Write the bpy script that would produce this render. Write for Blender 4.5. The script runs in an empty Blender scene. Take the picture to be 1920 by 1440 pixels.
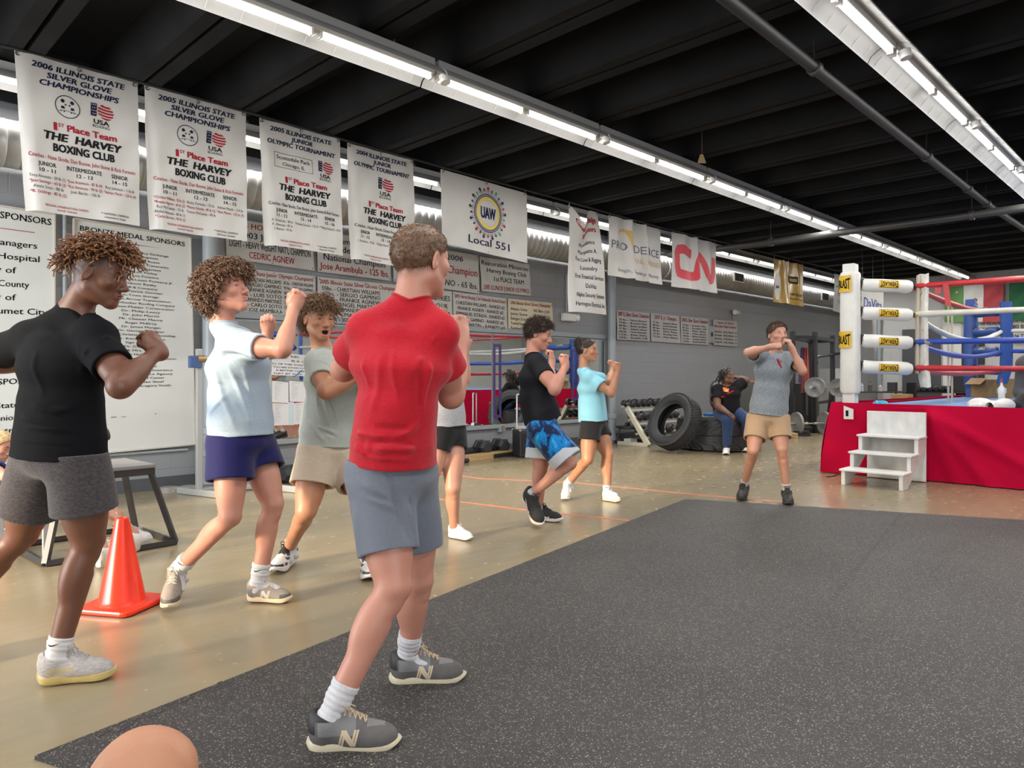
import bpy,bmesh,math,random
import numpy as np
from mathutils import Vector,Matrix
from mathutils.bvhtree import BVHTree
# ------------------------------------------------------------------ camera
SC=bpy.context.scene
COL=SC.collection
FPX,CAMH,HZ=1350.0,1.2,703.0
YAW=math.radians(44.797)
FWD=np.array([math.cos(YAW),math.sin(YAW),0.0])
RGT=np.array([math.sin(YAW),-math.cos(YAW),0.0])
UPV=np.array([0.0,0.0,1.0])
CAM=np.array([0.0,0.0,CAMH])
cam_data=bpy.data.cameras.new('camera')
cam_data.sensor_width=36.0
cam_data.lens=36.0*FPX/1920.0
cam_data.shift_y=-(720.0-HZ)/1920.0
cam_data.clip_start=0.05
cam=bpy.data.objects.new('camera',cam_data)
COL.objects.link(cam)
cam.location=CAM
cam.rotation_euler=(math.pi/2,0,YAW-math.pi/2)
SC.camera=cam
# ------------------------------------------------------------------ exposure, world, sun, daylight
SC.view_settings.view_transform='Standard'
SC.view_settings.look='None'
SC.view_settings.gamma=1.0
SC.view_settings.use_curve_mapping=False
SC.view_settings.exposure=-0.2
SC.cycles.max_bounces=7
SC.cycles.diffuse_bounces=4
SC.cycles.glossy_bounces=4
SC.cycles.transparent_max_bounces=8
SC.cycles.sample_clamp_indirect=6.0
SC.cycles.caustics_reflective=False
SC.cycles.caustics_refractive=False
WORLD=bpy.data.worlds.new('sky')
SC.world=WORLD
WORLD.use_nodes=True
_bg=WORLD.node_tree.nodes['Background']
_bg.inputs[0].default_value=(0.75,0.86,1.0,1)
_bg.inputs[1].default_value=1.2
def add_light(name,kind,loc,direction,energy,color,**kw):
 d=bpy.data.lights.new(name,kind)
 d.energy=energy
 d.color=color
 for k,v in kw.items():
  setattr(d,k,v)
 o=bpy.data.objects.new(name,d)
 COL.objects.link(o)
 o.location=loc
 o.rotation_euler=Vector(direction).to_track_quat('-Z','Y').to_euler()
 return o
DOOR_X,DOOR_Y0,DOOR_Y1,DOOR_Z=-3.6,3.5,7.3,3.3
add_light('sun','SUN',(-8,5,6),(0.963,-0.05,-0.262),7.5,(1.0,0.78,0.50),angle=math.radians(7))
add_light('daylight_open_door','AREA',(DOOR_X-0.15,(DOOR_Y0+DOOR_Y1)/2,DOOR_Z/2),(1,0,0),430,(0.93,0.96,1.0),shape='RECTANGLE',size=DOOR_Y1-DOOR_Y0,size_y=DOOR_Z)
WIN_X0,WIN_X1,WIN_Z0,WIN_Z1,SIDE_Y=-3.0,1.5,0.4,3.2,-5.5
add_light('daylight_side_windows','AREA',((WIN_X0+WIN_X1)/2,SIDE_Y-0.15,(WIN_Z0+WIN_Z1)/2),(0,1,0),330,(0.96,0.97,1.0),shape='RECTANGLE',size=WIN_X1-WIN_X0,size_y=WIN_Z1-WIN_Z0)
# ------------------------------------------------------------------ pixel -> place (1920 x 1440 frame)
def ray(px,py):
 return FWD+RGT*((px-960.0)/FPX)+UPV*((HZ-py)/FPX)
def P(px,py,z):
 return CAM+ray(px,py)*z
def onZ(px,py,Z=0.0):
 d=ray(px,py)
 return CAM+d*((Z-CAMH)/d[2])
def onY(px,py,Y):
 d=ray(px,py)
 return CAM+d*(Y/d[1])
def onX(px,py,X):
 d=ray(px,py)
 return CAM+d*(X/d[0])
def depth_of(p):
 return float(np.dot(np.asarray(p)-CAM,FWD))
# ------------------------------------------------------------------ materials
MATS={}
def srgb(h):
 if isinstance(h,str):
  h=h.lstrip('#')
  c=[int(h[i:i+2],16)/255.0 for i in(0,2,4)]
  return tuple(((x/12.92)if x<=0.04045 else((x+0.055)/1.055)**2.4)for x in c)
 return tuple(h)
def mat(name,color,rough=0.6,metal=0.0,noise=0.0,nscale=8.0,bump=0.0,bscale=60.0,spec=None,emit=None,estr=0.0,sheen=0.0,stretch=None,sss=0.0):
 if name in MATS:
  return MATS[name]
 m=bpy.data.materials.new(name)
 m.use_nodes=True
 nt=m.node_tree
 b=nt.nodes['Principled BSDF']
 c=srgb(color)
 b.inputs['Base Color'].default_value=(*c,1)
 b.inputs['Roughness'].default_value=rough
 b.inputs['Metallic'].default_value=metal
 if spec is not None:
  b.inputs['Specular IOR Level'].default_value=spec
 if sheen:
  b.inputs['Sheen Weight'].default_value=sheen
 if sss:
  b.inputs['Subsurface Weight'].default_value=sss
  b.inputs['Subsurface Radius'].default_value=(0.02,0.007,0.004)
  b.inputs['Subsurface Scale'].default_value=0.6
 if emit is not None:
  b.inputs['Emission Color'].default_value=(*srgb(emit),1)
  b.inputs['Emission Strength'].default_value=estr
 if noise or bump:
  tc=nt.nodes.new('ShaderNodeTexCoord')
  mp=nt.nodes.new('ShaderNodeMapping')
  nt.links.new(tc.outputs['Object'],mp.inputs['Vector'])
  if stretch:
   mp.inputs['Scale'].default_value=stretch
  if noise:
   n=nt.nodes.new('ShaderNodeTexNoise')
   n.inputs['Scale'].default_value=nscale
   n.inputs['Detail'].default_value=4
   nt.links.new(mp.outputs[0],n.inputs['Vector'])
   r=nt.nodes.new('ShaderNodeMapRange')
   r.inputs['From Min'].default_value=0.3
   r.inputs['From Max'].default_value=0.7
   r.inputs['To Min'].default_value=1-noise
   r.inputs['To Max'].default_value=1+noise
   nt.links.new(n.outputs['Fac'],r.inputs['Value'])
   mx=nt.nodes.new('ShaderNodeVectorMath')
   mx.operation='SCALE'
   mx.inputs[0].default_value=c
   nt.links.new(r.outputs[0],mx.inputs['Scale'])
   nt.links.new(mx.outputs[0],b.inputs['Base Color'])
  if bump:
   n2=nt.nodes.new('ShaderNodeTexNoise')
   n2.inputs['Scale'].default_value=bscale
   n2.inputs['Detail'].default_value=3
   nt.links.new(mp.outputs[0],n2.inputs['Vector'])
   bp=nt.nodes.new('ShaderNodeBump')
   bp.inputs['Strength'].default_value=bump
   bp.inputs['Distance'].default_value=0.01
   nt.links.new(n2.outputs['Fac'],bp.inputs['Height'])
   nt.links.new(bp.outputs[0],b.inputs['Normal'])
 MATS[name]=m
 return m
# ------------------------------------------------------------------ objects
def tag(o,label=None,cat=None,group=None,kind=None):
 if label:o['label']=label
 if cat:o['category']=cat
 if group:o['group']=group
 if kind:o['kind']=kind
 return o
def empty(name,loc,label=None,cat=None,group=None,rz=0.0):
 o=bpy.data.objects.new(name,None)
 COL.objects.link(o)
 o.empty_display_size=0.1
 o.location=tuple(float(x)for x in loc)
 o.rotation_euler=(0,0,rz)
 tag(o,label,cat,group)
 return o
def np_mesh(name,verts,faces,mats=None,midx=None,smooth=True):
 """verts (n,3); faces: (m,3|4) array, or list of tuples"""
 me=bpy.data.meshes.new(name)
 if isinstance(faces,np.ndarray):
  n=len(verts);m,k=faces.shape
  me.vertices.add(n)
  me.vertices.foreach_set('co',np.ascontiguousarray(verts,dtype=np.float32).ravel())
  me.loops.add(m*k)
  me.loops.foreach_set('vertex_index',np.ascontiguousarray(faces,dtype=np.int32).ravel())
  me.polygons.add(m)
  me.polygons.foreach_set('loop_start',np.arange(0,m*k,k,dtype=np.int32))
  me.update(calc_edges=True)
 else:
  me.from_pydata([tuple(map(float,v))for v in verts],[],[tuple(int(i)for i in f)for f in faces])
  me.update()
 for mm in(mats or[]):
  me.materials.append(mm)
 if midx is not None:
  me.polygons.foreach_set('material_index',np.asarray(midx,dtype=np.int32))
 if smooth:
  me.polygons.foreach_set('use_smooth',np.ones(len(me.polygons),dtype=bool))
 me.update()
 return me
def link(name,me,parent=None,loc=(0,0,0)):
 o=bpy.data.objects.new(name,me)
 COL.objects.link(o)
 if parent is not None:
  o.parent=parent
 o.location=tuple(float(x)for x in loc)
 return o
def unit(v):
 v=np.asarray(v,dtype=float)
 return v/(np.linalg.norm(v)+1e-12)
def frame_of(axis,hint=(0,0,1)):
 a=unit(axis)
 h=np.asarray(hint,dtype=float)
 if abs(np.dot(a,unit(h)))>0.98:
  h=np.array([1.0,0,0])if abs(a[0])<0.9 else np.array([0,1.0,0])
 u=unit(np.cross(h,a))
 w=np.cross(a,u)
 return a,u,w
class MB:
 """collects shapes into ONE mesh"""
 def __init__(s):
  s.v=[];s.f=[];s.m=[]
 def add(s,vs,fs,m=0):
  o=len(s.v)
  s.v.extend([tuple(map(float,x))for x in vs])
  for f in fs:
   s.f.append(tuple(i+o for i in f));s.m.append(m)
  return s
 def box(s,c,size,m=0,axes=None,taper=1.0):
  c=np.asarray(c,float);hx,hy,hz=[x/2 for x in size]
  A=np.eye(3)if axes is None else np.asarray(axes,float)
  vs=[]
  for dz in(-1,1):
   t=taper if dz>0 else 1.0
   for dx,dy in((-1,-1),(1,-1),(1,1),(-1,1)):
    vs.append(c+A[0]*dx*hx*t+A[1]*dy*hy*t+A[2]*dz*hz)
  return s.add(vs,[(3,2,1,0),(4,5,6,7),(0,1,5,4),(1,2,6,5),(2,3,7,6),(3,0,4,7)],m)
 def bar(s,a,b,w,h=None,m=0,hint=(0,0,1)):
  a=np.asarray(a,float);b=np.asarray(b,float)
  ax,u,v=frame_of(b-a,hint)
  return s.box((a+b)/2,(w,h or w,np.linalg.norm(b-a)),m,axes=(u,v,ax))
 def cyl(s,a,b,r0,r1=None,n=20,m=0,caps=True):
  r1=r0 if r1 is None else r1
  a=np.asarray(a,float);b=np.asarray(b,float)
  ax,u,v=frame_of(b-a)
  vs=[]
  for p,r in((a,r0),(b,r1)):
   for i in range(n):
    t=2*math.pi*i/n
    vs.append(p+r*(math.cos(t)*u+math.sin(t)*v))
  fs=[(i,(i+1)%n,n+(i+1)%n,n+i)for i in range(n)]
  if caps:
   fs+=[tuple(reversed(range(n))),tuple(range(n,2*n))]
  return s.add(vs,fs,m)
 def tube(s,pts,r,n=8,m=0,closed=False,caps=True):
  pts=[np.asarray(p,float)for p in pts]
  k=len(pts);vs=[]
  rr=r if hasattr(r,'__len__')else[r]*k
  u=None
  for i,p in enumerate(pts):
   q0=pts[(i-1)%k]if(closed or i>0)else p
   q1=pts[(i+1)%k]if(closed or i<k-1)else p
   ax=unit(q1-q0)
   if u is None:
    _,u,w=frame_of(ax)
   else:
    u=unit(u-ax*np.dot(u,ax));w=np.cross(ax,u)
   for j in range(n):
    t=2*math.pi*j/n
    vs.append(p+rr[i]*(math.cos(t)*u+math.sin(t)*w))
  fs=[]
  for i in range(k if closed else k-1):
   a=i*n;b=((i+1)%k)*n
   for j in range(n):
    fs.append((a+j,a+(j+1)%n,b+(j+1)%n,b+j))
  if caps and not closed:
   fs+=[tuple(reversed(range(n))),tuple(range((k-1)*n,k*n))]
  return s.add(vs,fs,m)
 def lathe(s,prof,c=(0,0,0),axis=(0,0,1),n=32,m=0,hint=(0,0,1)):
  """prof: list of (radius, height)"""
  c=np.asarray(c,float);ax,u,v=frame_of(axis,hint)
  vs=[]
  for r,h in prof:
   for i in range(n):
    t=2*math.pi*i/n
    vs.append(c+ax*h+max(r,1e-4)*(math.cos(t)*u+math.sin(t)*v))
  fs=[]
  for k in range(len(prof)-1):
   for i in range(n):
    fs.append((k*n+i,k*n+(i+1)%n,(k+1)*n+(i+1)%n,(k+1)*n+i))
  return s.add(vs,fs,m)
 def prism(s,poly,o,ax,ay,depth,m=0):
  """2-D polygon in the frame (ax, ay) at o, extruded by the vector depth"""
  o=np.asarray(o,float);ax=np.asarray(ax,float);ay=np.asarray(ay,float);d=np.asarray(depth,float)
  n=len(poly)
  vs=[o+ax*p[0]+ay*p[1]for p in poly]+[o+ax*p[0]+ay*p[1]+d for p in poly]
  fs=[tuple(reversed(range(n))),tuple(range(n,2*n))]+[(i,(i+1)%n,n+(i+1)%n,n+i)for i in range(n)]
  return s.add(vs,fs,m)
 def sphere(s,c,r,n=16,k=10,m=0,axes=None):
  c=np.asarray(c,float)
  rx,ry,rz=(r,r,r)if not hasattr(r,'__len__')else r
  A=np.eye(3)if axes is None else np.asarray(axes,float)
  vs=[]
  for j in range(k+1):
   th=math.pi*j/k
   for i in range(n):
    t=2*math.pi*i/n
    vs.append(c+A[0]*rx*math.sin(th)*math.cos(t)+A[1]*ry*math.sin(th)*math.sin(t)+A[2]*rz*math.cos(th))
  fs=[(j*n+i,(j+1)*n+i,(j+1)*n+(i+1)%n,j*n+(i+1)%n)for j in range(k)for i in range(n)]
  return s.add(vs,fs,m)
 def build(s,name,mats,parent=None,origin=None,smooth=False,bevel=0.0,seg=2):
  if not isinstance(mats,(list,tuple)):
   mats=[mats]
  o=np.zeros(3)if origin is None else np.asarray(origin,float)
  me=np_mesh(name,[np.asarray(v)-o for v in s.v],s.f,mats,s.m,smooth=smooth)
  ob=link(name,me,parent,loc=(o if(parent is None and origin is not None)else(0,0,0)))
  if smooth=='auto' or smooth:
   try:
    me.set_sharp_from_angle(angle=math.radians(38))
   except Exception:
    pass
  if bevel:
   md=ob.modifiers.new('bevel','BEVEL')
   md.width=bevel;md.segments=seg;md.limit_method='ANGLE';md.angle_limit=math.radians(40)
  return ob
def copy_tree(o,parent=None):
 c=o.copy();COL.objects.link(c)
 if parent is not None:
  c.parent=parent
 for ch in list(o.children):
  copy_tree(ch,c)
 return c
def structure(o):
 o['kind']='structure'
 return o
# ------------------------------------------------------------------ lettering
_txt={}
def text_geo(body,bold=0.0,shear=0.0,res=2):
 key=(body,bold,shear)
 if key in _txt:
  return _txt[key]
 cu=bpy.data.curves.new('lettering_tmp','FONT')
 cu.body=body;cu.size=1.0;cu.resolution_u=res
 cu.shear=shear;cu.fill_mode='FRONT'
 ob=bpy.data.objects.new('lettering_tmp',cu)
 COL.objects.link(ob)
 dg=bpy.context.evaluated_depsgraph_get()
 me=bpy.data.meshes.new_from_object(ob.evaluated_get(dg))
 vs=np.array([v.co[:2]for v in me.vertices])if len(me.vertices)else np.zeros((0,2))
 fs=[tuple(p.vertices)for p in me.polygons]
 bpy.data.objects.remove(ob);bpy.data.curves.remove(cu);bpy.data.meshes.remove(me)
 if bold>0 and len(vs):
  sh=[(-bold,-0.4*bold),(bold,0.4*bold)]if bold<0.02 else[(-bold,-0.5*bold),(bold,-0.5*bold),(-bold,0.5*bold),(bold,0.5*bold)]
  n0=len(vs);f0=fs;vs=np.concatenate([vs+np.array(q)for q in sh]);fs=[tuple(i+n0*k for i in f)for k in range(len(sh))for f in f0]
 _txt[key]=(vs,fs)
 return vs,fs
CAPH=0.70
def fit_text(body,cx,cy,w=None,h=0.05,bold=0.0,shear=0.0,align='c',arc=0.0):
 """2-D verts fitted to width w, cap height h, centred (or left aligned) at cx, mid-height cy (y up)"""
 vs,fs=text_geo(body,bold,shear)
 if len(vs)==0:
  return vs,fs
 v=vs.copy()
 x0,x1=v[:,0].min(),v[:,0].max()
 sy=h/CAPH
 sx=sy if w is None else w/max(x1-x0,1e-6)
 wid=(x1-x0)*sx
 off={'c':cx-wid/2,'l':cx,'r':cx-wid}[align]
 v[:,0]=(v[:,0]-x0)*sx+off
 v[:,1]=v[:,1]*sy+cy-h/2
 return v,fs
def split_long(vs,fs,maxlen):
 """triangulate and split edges longer than maxlen so that lettering can follow a curved sheet"""
 bm=bmesh.new()
 bv=[bm.verts.new((p[0],p[1],0))for p in vs]
 for f in fs:
  try:bm.faces.new([bv[i]for i in f])
  except Exception:pass
 bmesh.ops.triangulate(bm,faces=bm.faces[:])
 for _ in range(4):
  ed=[e for e in bm.edges if e.calc_length()>maxlen]
  if not ed:break
  bmesh.ops.subdivide_edges(bm,edges=ed,cuts=1)
  bmesh.ops.triangulate(bm,faces=[f for f in bm.faces if len(f.verts)>3])
 bm.verts.index_update()
 v=np.array([(p.co.x,p.co.y)for p in bm.verts]).reshape(-1,2)
 f=[tuple(x.index for x in q.verts)for q in bm.faces]
 bm.free()
 return v,f
class Sheet:
 """a hanging sheet: width w, height h in metres, mapped by fn(x, y) -> 3-D (x right 0..w, y up 0..h), fn gives point; nrm towards viewer"""
 def __init__(s,TL,TR,BL,BR,wave=None,push=(0,-1,0)):
  s.TL,s.TR,s.BL,s.BR=[np.asarray(q,float)for q in(TL,TR,BL,BR)]
  s.w=(np.linalg.norm(s.TR-s.TL)+np.linalg.norm(s.BR-s.BL))/2
  s.h=(np.linalg.norm(s.BL-s.TL)+np.linalg.norm(s.BR-s.TR))/2
  s.push=unit(push);s.wave=wave
  s.items=[]
 def pt(s,xy,lift=0.0):
  xy=np.asarray(xy,float).reshape(-1,2)
  u=(xy[:,0]/s.w)[:,None];v=(1-xy[:,1]/s.h)[:,None]
  q=(s.TL*(1-u)+s.TR*u)*(1-v)+(s.BL*(1-u)+s.BR*u)*v
  d=np.full(len(xy),lift)
  if s.wave is not None:
   r=s.wave(u[:,0],v[:,0])
   if isinstance(r,tuple):
    q=q+r[1];r=r[0]
   d=d+r
  return q+d[:,None]*s.push
 def text(s,body,cx,cy,m,w=None,h=0.05,bold=0.0,shear=0.0,align='c',layer=1):
  """cx, cy, w, h as fractions of the sheet (cy measured from the top)"""
  v,f=fit_text(body,cx*s.w,(1-cy)*s.h,None if w is None else w*s.w,h*s.h,bold,shear,align)
  s.items.append((v,f,m,layer));return s
 def poly(s,pts,m,layer=1):
  v=np.array([(p[0]*s.w,(1-p[1])*s.h)for p in pts])
  s.items.append((v,[tuple(range(len(v)))],m,layer));return s
 def rect(s,x0,y0,x1,y1,m,layer=1):
  return s.poly([(x0,y0),(x0,y1),(x1,y1),(x1,y0)],m,layer)
 def ring(s,cx,cy,r0,r1,m,n=36,layer=1,ar=1.0):
  """annulus; radii as fractions of the width"""
  vs=[];c=np.array([cx*s.w,(1-cy)*s.h])
  for r in(r0,r1):
   for i in range(n):
    t=2*math.pi*i/n
    vs.append(c+np.array([math.cos(t),math.sin(t)*ar])*r*s.w)
  fs=[(i,(i+1)%n,n+(i+1)%n,n+i)for i in range(n)]
  s.items.append((np.array(vs),fs,m,layer));return s
 def disc(s,cx,cy,r,m,n=28,layer=1,ar=1.0):
  c=np.array([cx*s.w,(1-cy)*s.h])
  vs=[c+np.array([math.cos(2*math.pi*i/n),math.sin(2*math.pi*i/n)*ar])*r*s.w for i in range(n)]
  s.items.append((np.array(vs),[tuple(range(n))],m,layer));return s
 def build(s,name,m,label,cat,group=None,nx=20,ny=24,thick=0.003,curl=0.05,parent=None,item_name='lettering',kind=None,rim=True):
  gx,gy=np.meshgrid(np.linspace(0,s.w,nx+1),np.linspace(0,s.h,ny+1),indexing='ij')
  xy=np.stack([gx.ravel(),gy.ravel()],1)
  A=s.pt(xy);B=s.pt(xy,-thick)
  n=len(xy);idx=np.arange(n).reshape(nx+1,ny+1)
  q=np.stack([idx[:-1,:-1],idx[1:,:-1],idx[1:,1:],idx[:-1,1:]],-1).reshape(-1,4)
  per=list(idx[:,0])+list(idx[-1,1:])+list(idx[-2::-1,-1])+list(idx[0,-2:0:-1])
  side=[(per[i]+n,per[(i+1)%len(per)]+n,per[(i+1)%len(per)],per[i])for i in range(len(per))]
  f=np.concatenate([q,q[:,::-1]+n,np.array(side)])
  org=(s.TL+s.TR)/2
  V=np.concatenate([A,B])-org
  if parent is not None:
   V=V+org-np.array(parent.location)
  o=link(name,np_mesh(name,V,f,[m],None,smooth=True),parent,loc=(org if parent is None else(0,0,0)))
  try:o.data.set_sharp_from_angle(angle=math.radians(50))
  except Exception:pass
  if parent is None:
   tag(o,label,cat,group,kind)
  if s.items:
   mats=[];VV=[];FF=[];MI=[];base=0
   for v,fs,mm,layer in s.items:
    if len(v)==0:continue
    if s.wave is not None:
     v,fs=split_long(v,fs,curl)
    p=s.pt(v,0.0032*layer)-org
    if parent is not None:
     p=p+org-np.array(parent.location)
    if mm not in mats:mats.append(mm)
    VV.append(p);FF+=[tuple(i+base for i in g)for g in fs];MI+=[mats.index(mm)]*len(fs);base+=len(v)
   link(item_name,np_mesh(item_name,np.concatenate(VV),FF,mats,MI,smooth=False),o)
  return o
# ================================================================== the hall
WL=7.94
XE=22.1
CEIL,STEM=4.25,3.86
XN=DOOR_X
def node_mat(name):
 m=bpy.data.materials.new(name);m.use_nodes=True
 MATS[name]=m
 return m,m.node_tree,m.node_tree.nodes['Principled BSDF']
# ---- polished concrete
m,nt,b=node_mat('polished_concrete')
tc=nt.nodes.new('ShaderNodeTexCoord')
n1=nt.nodes.new('ShaderNodeTexNoise');n1.inputs['Scale'].default_value=0.55;n1.inputs['Detail'].default_value=7
n2=nt.nodes.new('ShaderNodeTexNoise');n2.inputs['Scale'].default_value=9.0;n2.inputs['Detail'].default_value=6
n3=nt.nodes.new('ShaderNodeTexNoise');n3.inputs['Scale'].default_value=55.0;n3.inputs['Detail'].default_value=3
mp=nt.nodes.new('ShaderNodeMapping');mp.inputs['Scale'].default_value=(0.6,3.2,1);mp.inputs['Rotation'].default_value=(0,0,0.5)
n4=nt.nodes.new('ShaderNodeTexNoise');n4.inputs['Scale'].default_value=5.0;n4.inputs['Detail'].default_value=8
for n in(n1,n2,n3):nt.links.new(tc.outputs['Object'],n.inputs['Vector'])
nt.links.new(tc.outputs['Object'],mp.inputs['Vector']);nt.links.new(mp.outputs[0],n4.inputs['Vector'])
def mixc(nt,fac,a,b_,fmin=0.35,fmax=0.65):
 r=nt.nodes.new('ShaderNodeMapRange');r.inputs['From Min'].default_value=fmin;r.inputs['From Max'].default_value=fmax
 nt.links.new(fac,r.inputs['Value'])
 x=nt.nodes.new('ShaderNodeMix');x.data_type='RGBA'
 nt.links.new(r.outputs[0],x.inputs['Factor'])
 for sock,val in((x.inputs['A'],a),(x.inputs['B'],b_)):
  if isinstance(val,tuple):sock.default_value=(*val,1)
  else:nt.links.new(val,sock)
 return x.outputs['Result']
c1=mixc(nt,n1.outputs['Fac'],(0.232,0.192,0.120),(0.318,0.258,0.152))
c2=mixc(nt,n4.outputs['Fac'],c1,(0.228,0.195,0.128),0.40,0.95)
nt.links.new(c2,b.inputs['Base Color'])
r=nt.nodes.new('ShaderNodeMapRange');r.inputs['To Min'].default_value=0.14;r.inputs['To Max'].default_value=0.34
nt.links.new(n2.outputs['Fac'],r.inputs['Value']);nt.links.new(r.outputs[0],b.inputs['Roughness'])
bp=nt.nodes.new('ShaderNodeBump');bp.inputs['Strength'].default_value=0.03;bp.inputs['Distance'].default_value=0.01
nt.links.new(n2.outputs['Fac'],bp.inputs['Height']);nt.links.new(bp.outputs[0],b.inputs['Normal'])
# ---- painted block wall
def block_mat(name,col,ax=('X','Z')):
 m,nt,b=node_mat(name)
 tc=nt.nodes.new('ShaderNodeTexCoord')
 sp=nt.nodes.new('ShaderNodeSeparateXYZ');cb=nt.nodes.new('ShaderNodeCombineXYZ')
 nt.links.new(tc.outputs['Object'],sp.inputs[0])
 nt.links.new(sp.outputs[ax[0]],cb.inputs['X']);nt.links.new(sp.outputs[ax[1]],cb.inputs['Y'])
 br=nt.nodes.new('ShaderNodeTexBrick')
 br.inputs['Scale'].default_value=1.0;br.inputs['Brick Width'].default_value=0.41;br.inputs['Row Height'].default_value=0.205
 br.inputs['Mortar Size'].default_value=0.006;br.inputs['Mortar Smooth'].default_value=0.4
 br.inputs['Color1'].default_value=(*[x*1.02 for x in col],1);br.inputs['Color2'].default_value=(*[x*0.98 for x in col],1)
 br.inputs['Mortar'].default_value=(*[x*0.93 for x in col],1)
 nt.links.new(cb.outputs[0],br.inputs['Vector'])
 n=nt.nodes.new('ShaderNodeTexNoise');n.inputs['Scale'].default_value=26;n.inputs['Detail'].default_value=5
 nt.links.new(tc.outputs['Object'],n.inputs['Vector'])
 nt.links.new(br.outputs['Color'],b.inputs['Base Color'])
 b.inputs['Roughness'].default_value=0.5
 mm=nt.nodes.new('ShaderNodeMath');mm.operation='MULTIPLY_ADD'
 mm.inputs[1].default_value=-1.0
 nt.links.new(br.outputs['Fac'],mm.inputs[0]);
 m2=nt.nodes.new('ShaderNodeMath');m2.operation='MULTIPLY';m2.inputs[1].default_value=0.35
 nt.links.new(n.outputs['Fac'],m2.inputs[0]);nt.links.new(m2.outputs[0],mm.inputs[2])
 bp=nt.nodes.new('ShaderNodeBump');bp.inputs['Strength'].default_value=0.5;bp.inputs['Distance'].default_value=0.007
 nt.links.new(mm.outputs[0],bp.inputs['Height']);nt.links.new(bp.outputs[0],b.inputs['Normal'])
 return m
BLOCK=block_mat('grey_painted_block',(0.250,0.263,0.280))
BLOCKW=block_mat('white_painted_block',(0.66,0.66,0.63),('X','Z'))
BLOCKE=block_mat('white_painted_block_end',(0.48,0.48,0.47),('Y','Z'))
# ---- rubber mat with colour flecks
m,nt,b=node_mat('flecked_rubber')
tc=nt.nodes.new('ShaderNodeTexCoord')
base=nt.nodes.new('ShaderNodeTexNoise');base.inputs['Scale'].default_value=1.3;base.inputs['Detail'].default_value=6
nt.links.new(tc.outputs['Object'],base.inputs['Vector'])
col=mixc(nt,base.outputs['Fac'],(0.012,0.0118,0.0126),(0.025,0.0242,0.025))
wn=nt.nodes.new('ShaderNodeTexNoise');wn.inputs['Scale'].default_value=60
nt.links.new(tc.outputs['Object'],wn.inputs['Vector'])
ad=nt.nodes.new('ShaderNodeMixRGB');ad.blend_type='ADD';ad.inputs['Fac'].default_value=0.012
nt.links.new(tc.outputs['Object'],ad.inputs[1]);nt.links.new(wn.outputs['Color'],ad.inputs[2])
for sc_,th,prob,cA in((130.0,0.34,0.74,(0.27,0.24,0.185)),(85.0,0.23,0.82,(0.26,0.235,0.19)),(210.0,0.42,0.66,(0.115,0.105,0.095))):
 vo=nt.nodes.new('ShaderNodeTexVoronoi');vo.inputs['Scale'].default_value=sc_;vo.inputs['Randomness'].default_value=1.0
 nt.links.new(ad.outputs[0],vo.inputs['Vector'])
 lt=nt.nodes.new('ShaderNodeMath');lt.operation='LESS_THAN';lt.inputs[1].default_value=th
 nt.links.new(vo.outputs['Distance'],lt.inputs[0])
 sx=nt.nodes.new('ShaderNodeSeparateColor');nt.links.new(vo.outputs['Color'],sx.inputs[0])
 gt=nt.nodes.new('ShaderNodeMath');gt.operation='GREATER_THAN';gt.inputs[1].default_value=prob
 nt.links.new(sx.outputs[0],gt.inputs[0])
 mu=nt.nodes.new('ShaderNodeMath');mu.operation='MULTIPLY'
 nt.links.new(lt.outputs[0],mu.inputs[0]);nt.links.new(gt.outputs[0],mu.inputs[1])
 col=mixc(nt,mu.outputs[0],col,cA,0.0,1.0)
nt.links.new(col,b.inputs['Base Color'])
b.inputs['Roughness'].default_value=0.58
bn=nt.nodes.new('ShaderNodeTexNoise');bn.inputs['Scale'].default_value=260
nt.links.new(tc.outputs['Object'],bn.inputs['Vector'])
bp=nt.nodes.new('ShaderNodeBump');bp.inputs['Strength'].default_value=0.35;bp.inputs['Distance'].default_value=0.003
nt.links.new(bn.outputs['Fac'],bp.inputs['Height']);nt.links.new(bp.outputs[0],b.inputs['Normal'])
RUBBER=m
M_BLACK=mat('black_paint',(0.013,0.013,0.014),0.55,noise=0.15,nscale=3)
M_CEIL=mat('black_ceiling_paint',(0.0120,0.0120,0.0125),0.85,noise=0.25,nscale=1.5,bump=0.15,bscale=12,spec=0.15)
M_WHITE=mat('white_paint',(0.72,0.72,0.70),0.4,noise=0.04,nscale=6)
M_GREYP=mat('grey_pipe_paint',(0.30,0.335,0.36),0.35)
M_DGREY=mat('dark_grey_paint',(0.075,0.082,0.090),0.45,noise=0.1,nscale=5)
M_STEEL=mat('galvanised_steel',(0.42,0.42,0.41),0.34,metal=0.75,noise=0.08,nscale=7)
M_CHROME=mat('chrome',(0.7,0.7,0.7),0.18,metal=1.0)
M_BRASS=mat('dull_brass',(0.42,0.28,0.12),0.4,metal=0.7)
M_MIRROR=mat('mirror_glass',(0.86,0.90,0.89),0.015,metal=1.0)
M_VINYL=mat('banner_vinyl',(0.44,0.43,0.405),0.38,noise=0.03,nscale=4)
M_VINYL_W=mat('banner_vinyl_plain',(0.47,0.47,0.45),0.42,noise=0.03,nscale=4)
M_CREAM=mat('cream_vinyl',(0.60,0.54,0.40),0.45,noise=0.04,nscale=4)
M_NAVY_INK=mat('navy_ink',(0.008,0.010,0.038),0.6,spec=0.15)
M_BLACK_INK=mat('black_ink',(0.006,0.006,0.007),0.6,spec=0.15)
M_RED_INK=mat('red_ink',(0.29,0.008,0.020),0.6,spec=0.15)
M_BLUE_INK=mat('blue_ink',(0.04,0.10,0.42),0.5)
M_YEL_INK=mat('yellow_ink',(0.62,0.47,0.05),0.5)
M_GREEN_INK=mat('green_ink',(0.03,0.26,0.10),0.5)
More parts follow.
